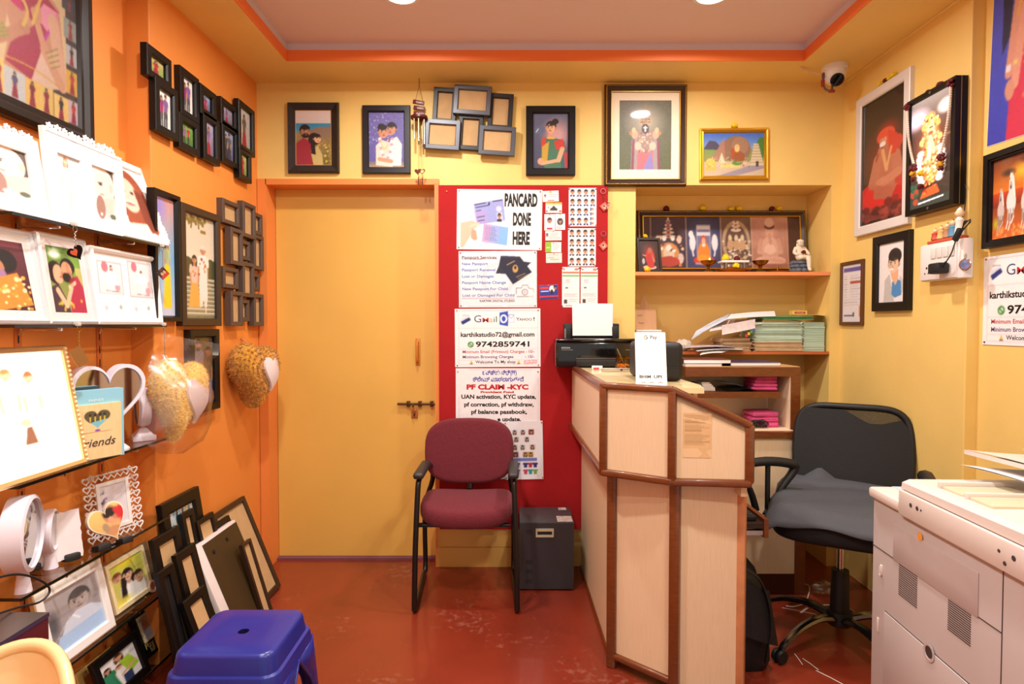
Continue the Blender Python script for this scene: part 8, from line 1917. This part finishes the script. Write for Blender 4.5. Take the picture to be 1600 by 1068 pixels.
cb((xk0, yk2-.235, 0), (xk-.004, yk2, .004), CB, 'paper_drawer', .002); cb((xk0, yk2-.48, 0), (xk-.004, yk2-.24, .004), CB, 'paper_drawer', .002)
hc = cf(1455, 1005); b = B(); b.lathe([(.021, .004), (.022, .0062), (.016, .0062), (.014, .004)], (hc.x, yk2-.004, 0), 24); hd = part('finger_grip', b, CB, t); b = B(); b.lathe([(.0142, .0056), (0, .0056)], (hc.x, yk2-.003, 0), 20); part('grip_hollow', b, CDK, hd, smooth=False)
def vent(x0, x1, y0, y1):
    a_, c_ = cf(x0, y0), cf(x1, y1); ya, yb_ = cf(x0, y0).y, cf(x0, y1).y; b = B(); n = 15
    for k in range(n): yy = ya+(yb_-ya)*k/n; b.bb((a_.x, yy-.0022, 0), (c_.x, yy, .001))
    v_ = part('vent_grille', b, CDK, t, smooth=False)
vent(1405, 1433, 880, 930); vent(1482, 1517, 932, 985)
p = cf(1439, 838); part('orange_sticker', B().lathe([(.0105, .0), (.0105, .0006), (0, .0006)], (p.x, p.y, .0024), 24), mat('orange_sticker', (236, 160, 60), .5), t)
p = cf(1377, 890); part('latch', B().box((p.x, p.y, .002), (.012, .03, .004), None, bev=.004), CL, t); p = cf(1372, 975); part('latch', B().box((p.x, p.y, .001), (.008, .04, .003), None, bev=.001), CL, t)
ztop_c = ytop+.018
# papers on the copier
def tray(label, name, loc, w, d, yaw, m, lift, cat, nm):
    tt = thing(name, label, cat, TR(*loc) @ Rz(yaw)); b = B(); f = lambda o: (lambda u, v: Vector(((u-.5)*w, (v-.5)*d, o+lift*(1-u)**2+.004*math.sin(3*v))))
    th = .0025 if cat == 'paper' else .011; b.grid(f(0), 12, 6); b.grid(f(th), 12, 6)
    if cat != 'paper': b.box((-w*.5+.0005, 0, lift+th/2), (.002, d, th)); b.box((0, -d/2, th/2), (.0, 0, 0)) if False else None
    part(nm, b, m, tt, smooth=60); return tt
cp = lambda x, z, y=0: M_ @ Vector((x, ztop_c+y, -z))
tray('white paper bending over the copier lid', 'paper_sheet', cp(.24, .30, .0), .30, .21, .1, PAP, .022, 'paper', 'sheet')
tt = tray('ivory exit tray jutting over the copier lid', 'exit_tray', cp(.22, .36, .022), .34, .26, .08, CL, .022, 'tray', 'tray_plate')
part('tray_arm', B().bb((.02, -.06, -.034), (.12, .06, 0)), CL, tt, smooth=False)
tray('white sheet on the ivory tray at the right edge', 'paper_sheet', cp(.24, .40, .052), .2, .2, .1, PAP, .012, 'paper', 'sheet')

# ---- frames stacked on the floor against the left wall
def lean(label, tr, X, tl_px, run, m, inner, bw=.026, d=.018, name='framed_board', mk=None, group='empty frames leaning on the orange wall', cat='picture frame'):
    """tr: pixel of the far top corner on the plane x = X; tl_px: pixel column of the near top corner; run: how far the foot stands out"""
    T = onX(tr[0], tr[1], X); Y = T.y; yn = X/((tl_px-CX)/F); Bx = X+run
    w = Y-yn; up = Vector((-run, 0, T.z)); L = up.length
    M = basis((0, 1, 0), up, (Bx, (Y+yn)/2, .001)) @ TR(0, L/2, 0)
    t = thing(name, label, cat, M, group)
    if mk: mk(t, w, L); return t
    part('frame', B().mould(w, L, FRAME_PROF(bw, d)), m, t, smooth=20)
    if isinstance(inner, Cv): print_part(inner, w-2*bw+.004, L-2*bw+.004, t, GLASSED, z=d*.4)
    else: part('backing_board', B().bb((-w/2+bw-.003, -L/2+bw-.003, d*.2), (w/2-bw+.003, L/2-bw+.003, d*.45)), inner, t, smooth=False)
    return t
UMB = mat('umber_frame', (50, 30, 18), .4)
lean('large brown frame with a tan board, farthest of the stacked frames', (376, 776), -1.322, 322, .175, UMB, TAN, bw=.024, d=.02)
cv = Cv(70, 60, (196, 214, 220)); cv.spots(120, .05, [(60, 110, 130), (226, 226, 226), (196, 90, 60), (60, 50, 60), (120, 170, 190), (230, 190, 120)], 0, 0, 1, 1, 6); cv.rect(0, .5, .4, 1, (60, 66, 110), .7)
lean('black frame with a colourful picture at the back of the floor stack', (303, 760), -1.325, 238, .09, BLK, cv, bw=.05, d=.022)
lean('black frame with tan board, left of the floor stack by the shelf ends', (272, 821), -1.275, 225, .10, BLK, TAN, bw=.035)
lean('narrow black frame with tan board between two taller ones', (296, 794), -1.300, 272, .10, BLK, TAN, bw=.026)
lean('small black frame with bright tan board, centre of the floor stack', (327, 800), -1.285, 296, .11, BLK, TAN, bw=.022)
lean('black frame peeping over the white canvas block', (352, 806), -1.300, 322, .17, BLK, TAN, bw=.026)
lean('black frame with tan board, left of the white canvas block', (298, 848), -1.235, 261, .11, BLK, TAN, bw=.034)
lean('black frame with tan board low behind the blue stool', (313, 915), -1.165, 272, .11, BLK, TAN, bw=.032)
lean('plain black frame without picture, nearest the shelf ends at the floor', (264, 880), -1.215, 232, .10, BLK, BLKM, bw=.03)
lean('black frame with a tan board half hidden beside the canvas block', (386, 842), -1.165, 368, .10, UMB, TAN, bw=.014)
def canvas(t, w, L):
    part('canvas_edge', B().bb((-w/2, -L/2, -.004), (w/2, L/2, .03), bev=.004), mat('white_canvas', (226, 214, 210), .8, vary=.04, vscale=20), t)
    part('back_board', B().bb((-w/2+.055, -L/2+.004, .03), (w/2-.004, L/2-.012, .034)), mat('olive_brown_board', (64, 46, 18), .55), t, smooth=False)
    for x, y in ((-.07, L/2-.06), (.05, L/2-.05)): part('hanging_screw', B().lathe([(.008, .034), (.008, .038), (0, .04)], (x, y, 0), 12), BLKM, t)
lean('white-edged canvas block with a brown back, front of the floor stack', (357, 815), -1.262, 286, .165, None, None, name='canvas_block', mk=canvas, group=None, cat='canvas')
# ---- litter on the floor under the office chair
STR = mat('white_paper_strip', (236, 226, 214), .6)
def strip_(label, pa, pb, w, pm=None):
    a_, c_ = onZ(*pa, .0015), onZ(*pb, .0015); d = (c_-a_).normalized(); n = Vector((-d.y, d.x, 0))*w/2; m_ = onZ(*pm, .003) if pm else (a_+c_)/2+Vector((0, 0, .001))
    b = B()
    L_ = [a_, a_.lerp(m_, .5), m_, m_.lerp(c_, .5), c_]
    b.loft([[p-n, p+n, p+n+Vector((0, 0, .0006)), p-n+Vector((0, 0, .0006))] for p in L_]); solo('paper_strip', b, STR, label, 'paper strip', 'paper strips on the floor', smooth=False, loc=a_)
for lab, pa, pb, w in (('longest white paper strip on the floor nearest the camera, under the swivel chair', (1275, 1047), (1318, 1069), .004), ('white paper strip touching the longest one, on the floor', (1254, 1028), (1279, 1046), .004), ('thin short paper strip left of the strips in front of the chair base', (1241, 1020), (1254, 1038), .003), ('short thick paper strip on the floor left of the chair post', (1251, 957), (1262, 949), .01), ('white paper bit beside the chair post, left', (1285, 945), (1296, 945), .008), ('white paper bit right of the chair post, upper', (1318, 938), (1323, 942), .012), ('white paper bit right of the chair post, lower', (1317, 946), (1324, 945), .01), ('thin paper strip on the floor along the right wall', (1324, 948), (1341, 959), .003), ('long thin paper strip lying before the cabinet plinth', (1222, 949), (1283, 961), .003)): strip_(lab, pa, pb, w)
p = onZ(1288, 928, 0); solo('plastic_bag', crumple(B(), (0, 0, .03), .07, .05, .035, 14, 6), FILM, 'crumpled clear plastic bag on the floor by the cabinet', 'plastic bag', smooth=20).location = p
a_ = onZ(1263, 930, .004); solo('cable', B().tube([onZ(1252, 911, .004), onZ(1264, 915, .004), a_, onZ(1256, 942, .004), onZ(1240, 947, .004), onZ(1228, 946, .004)], .0028, 6, smooth=5), mat('white_cable', (226, 210, 196), .5), 'pale cable lying on the floor before the cabinet', 'cable', loc=a_)
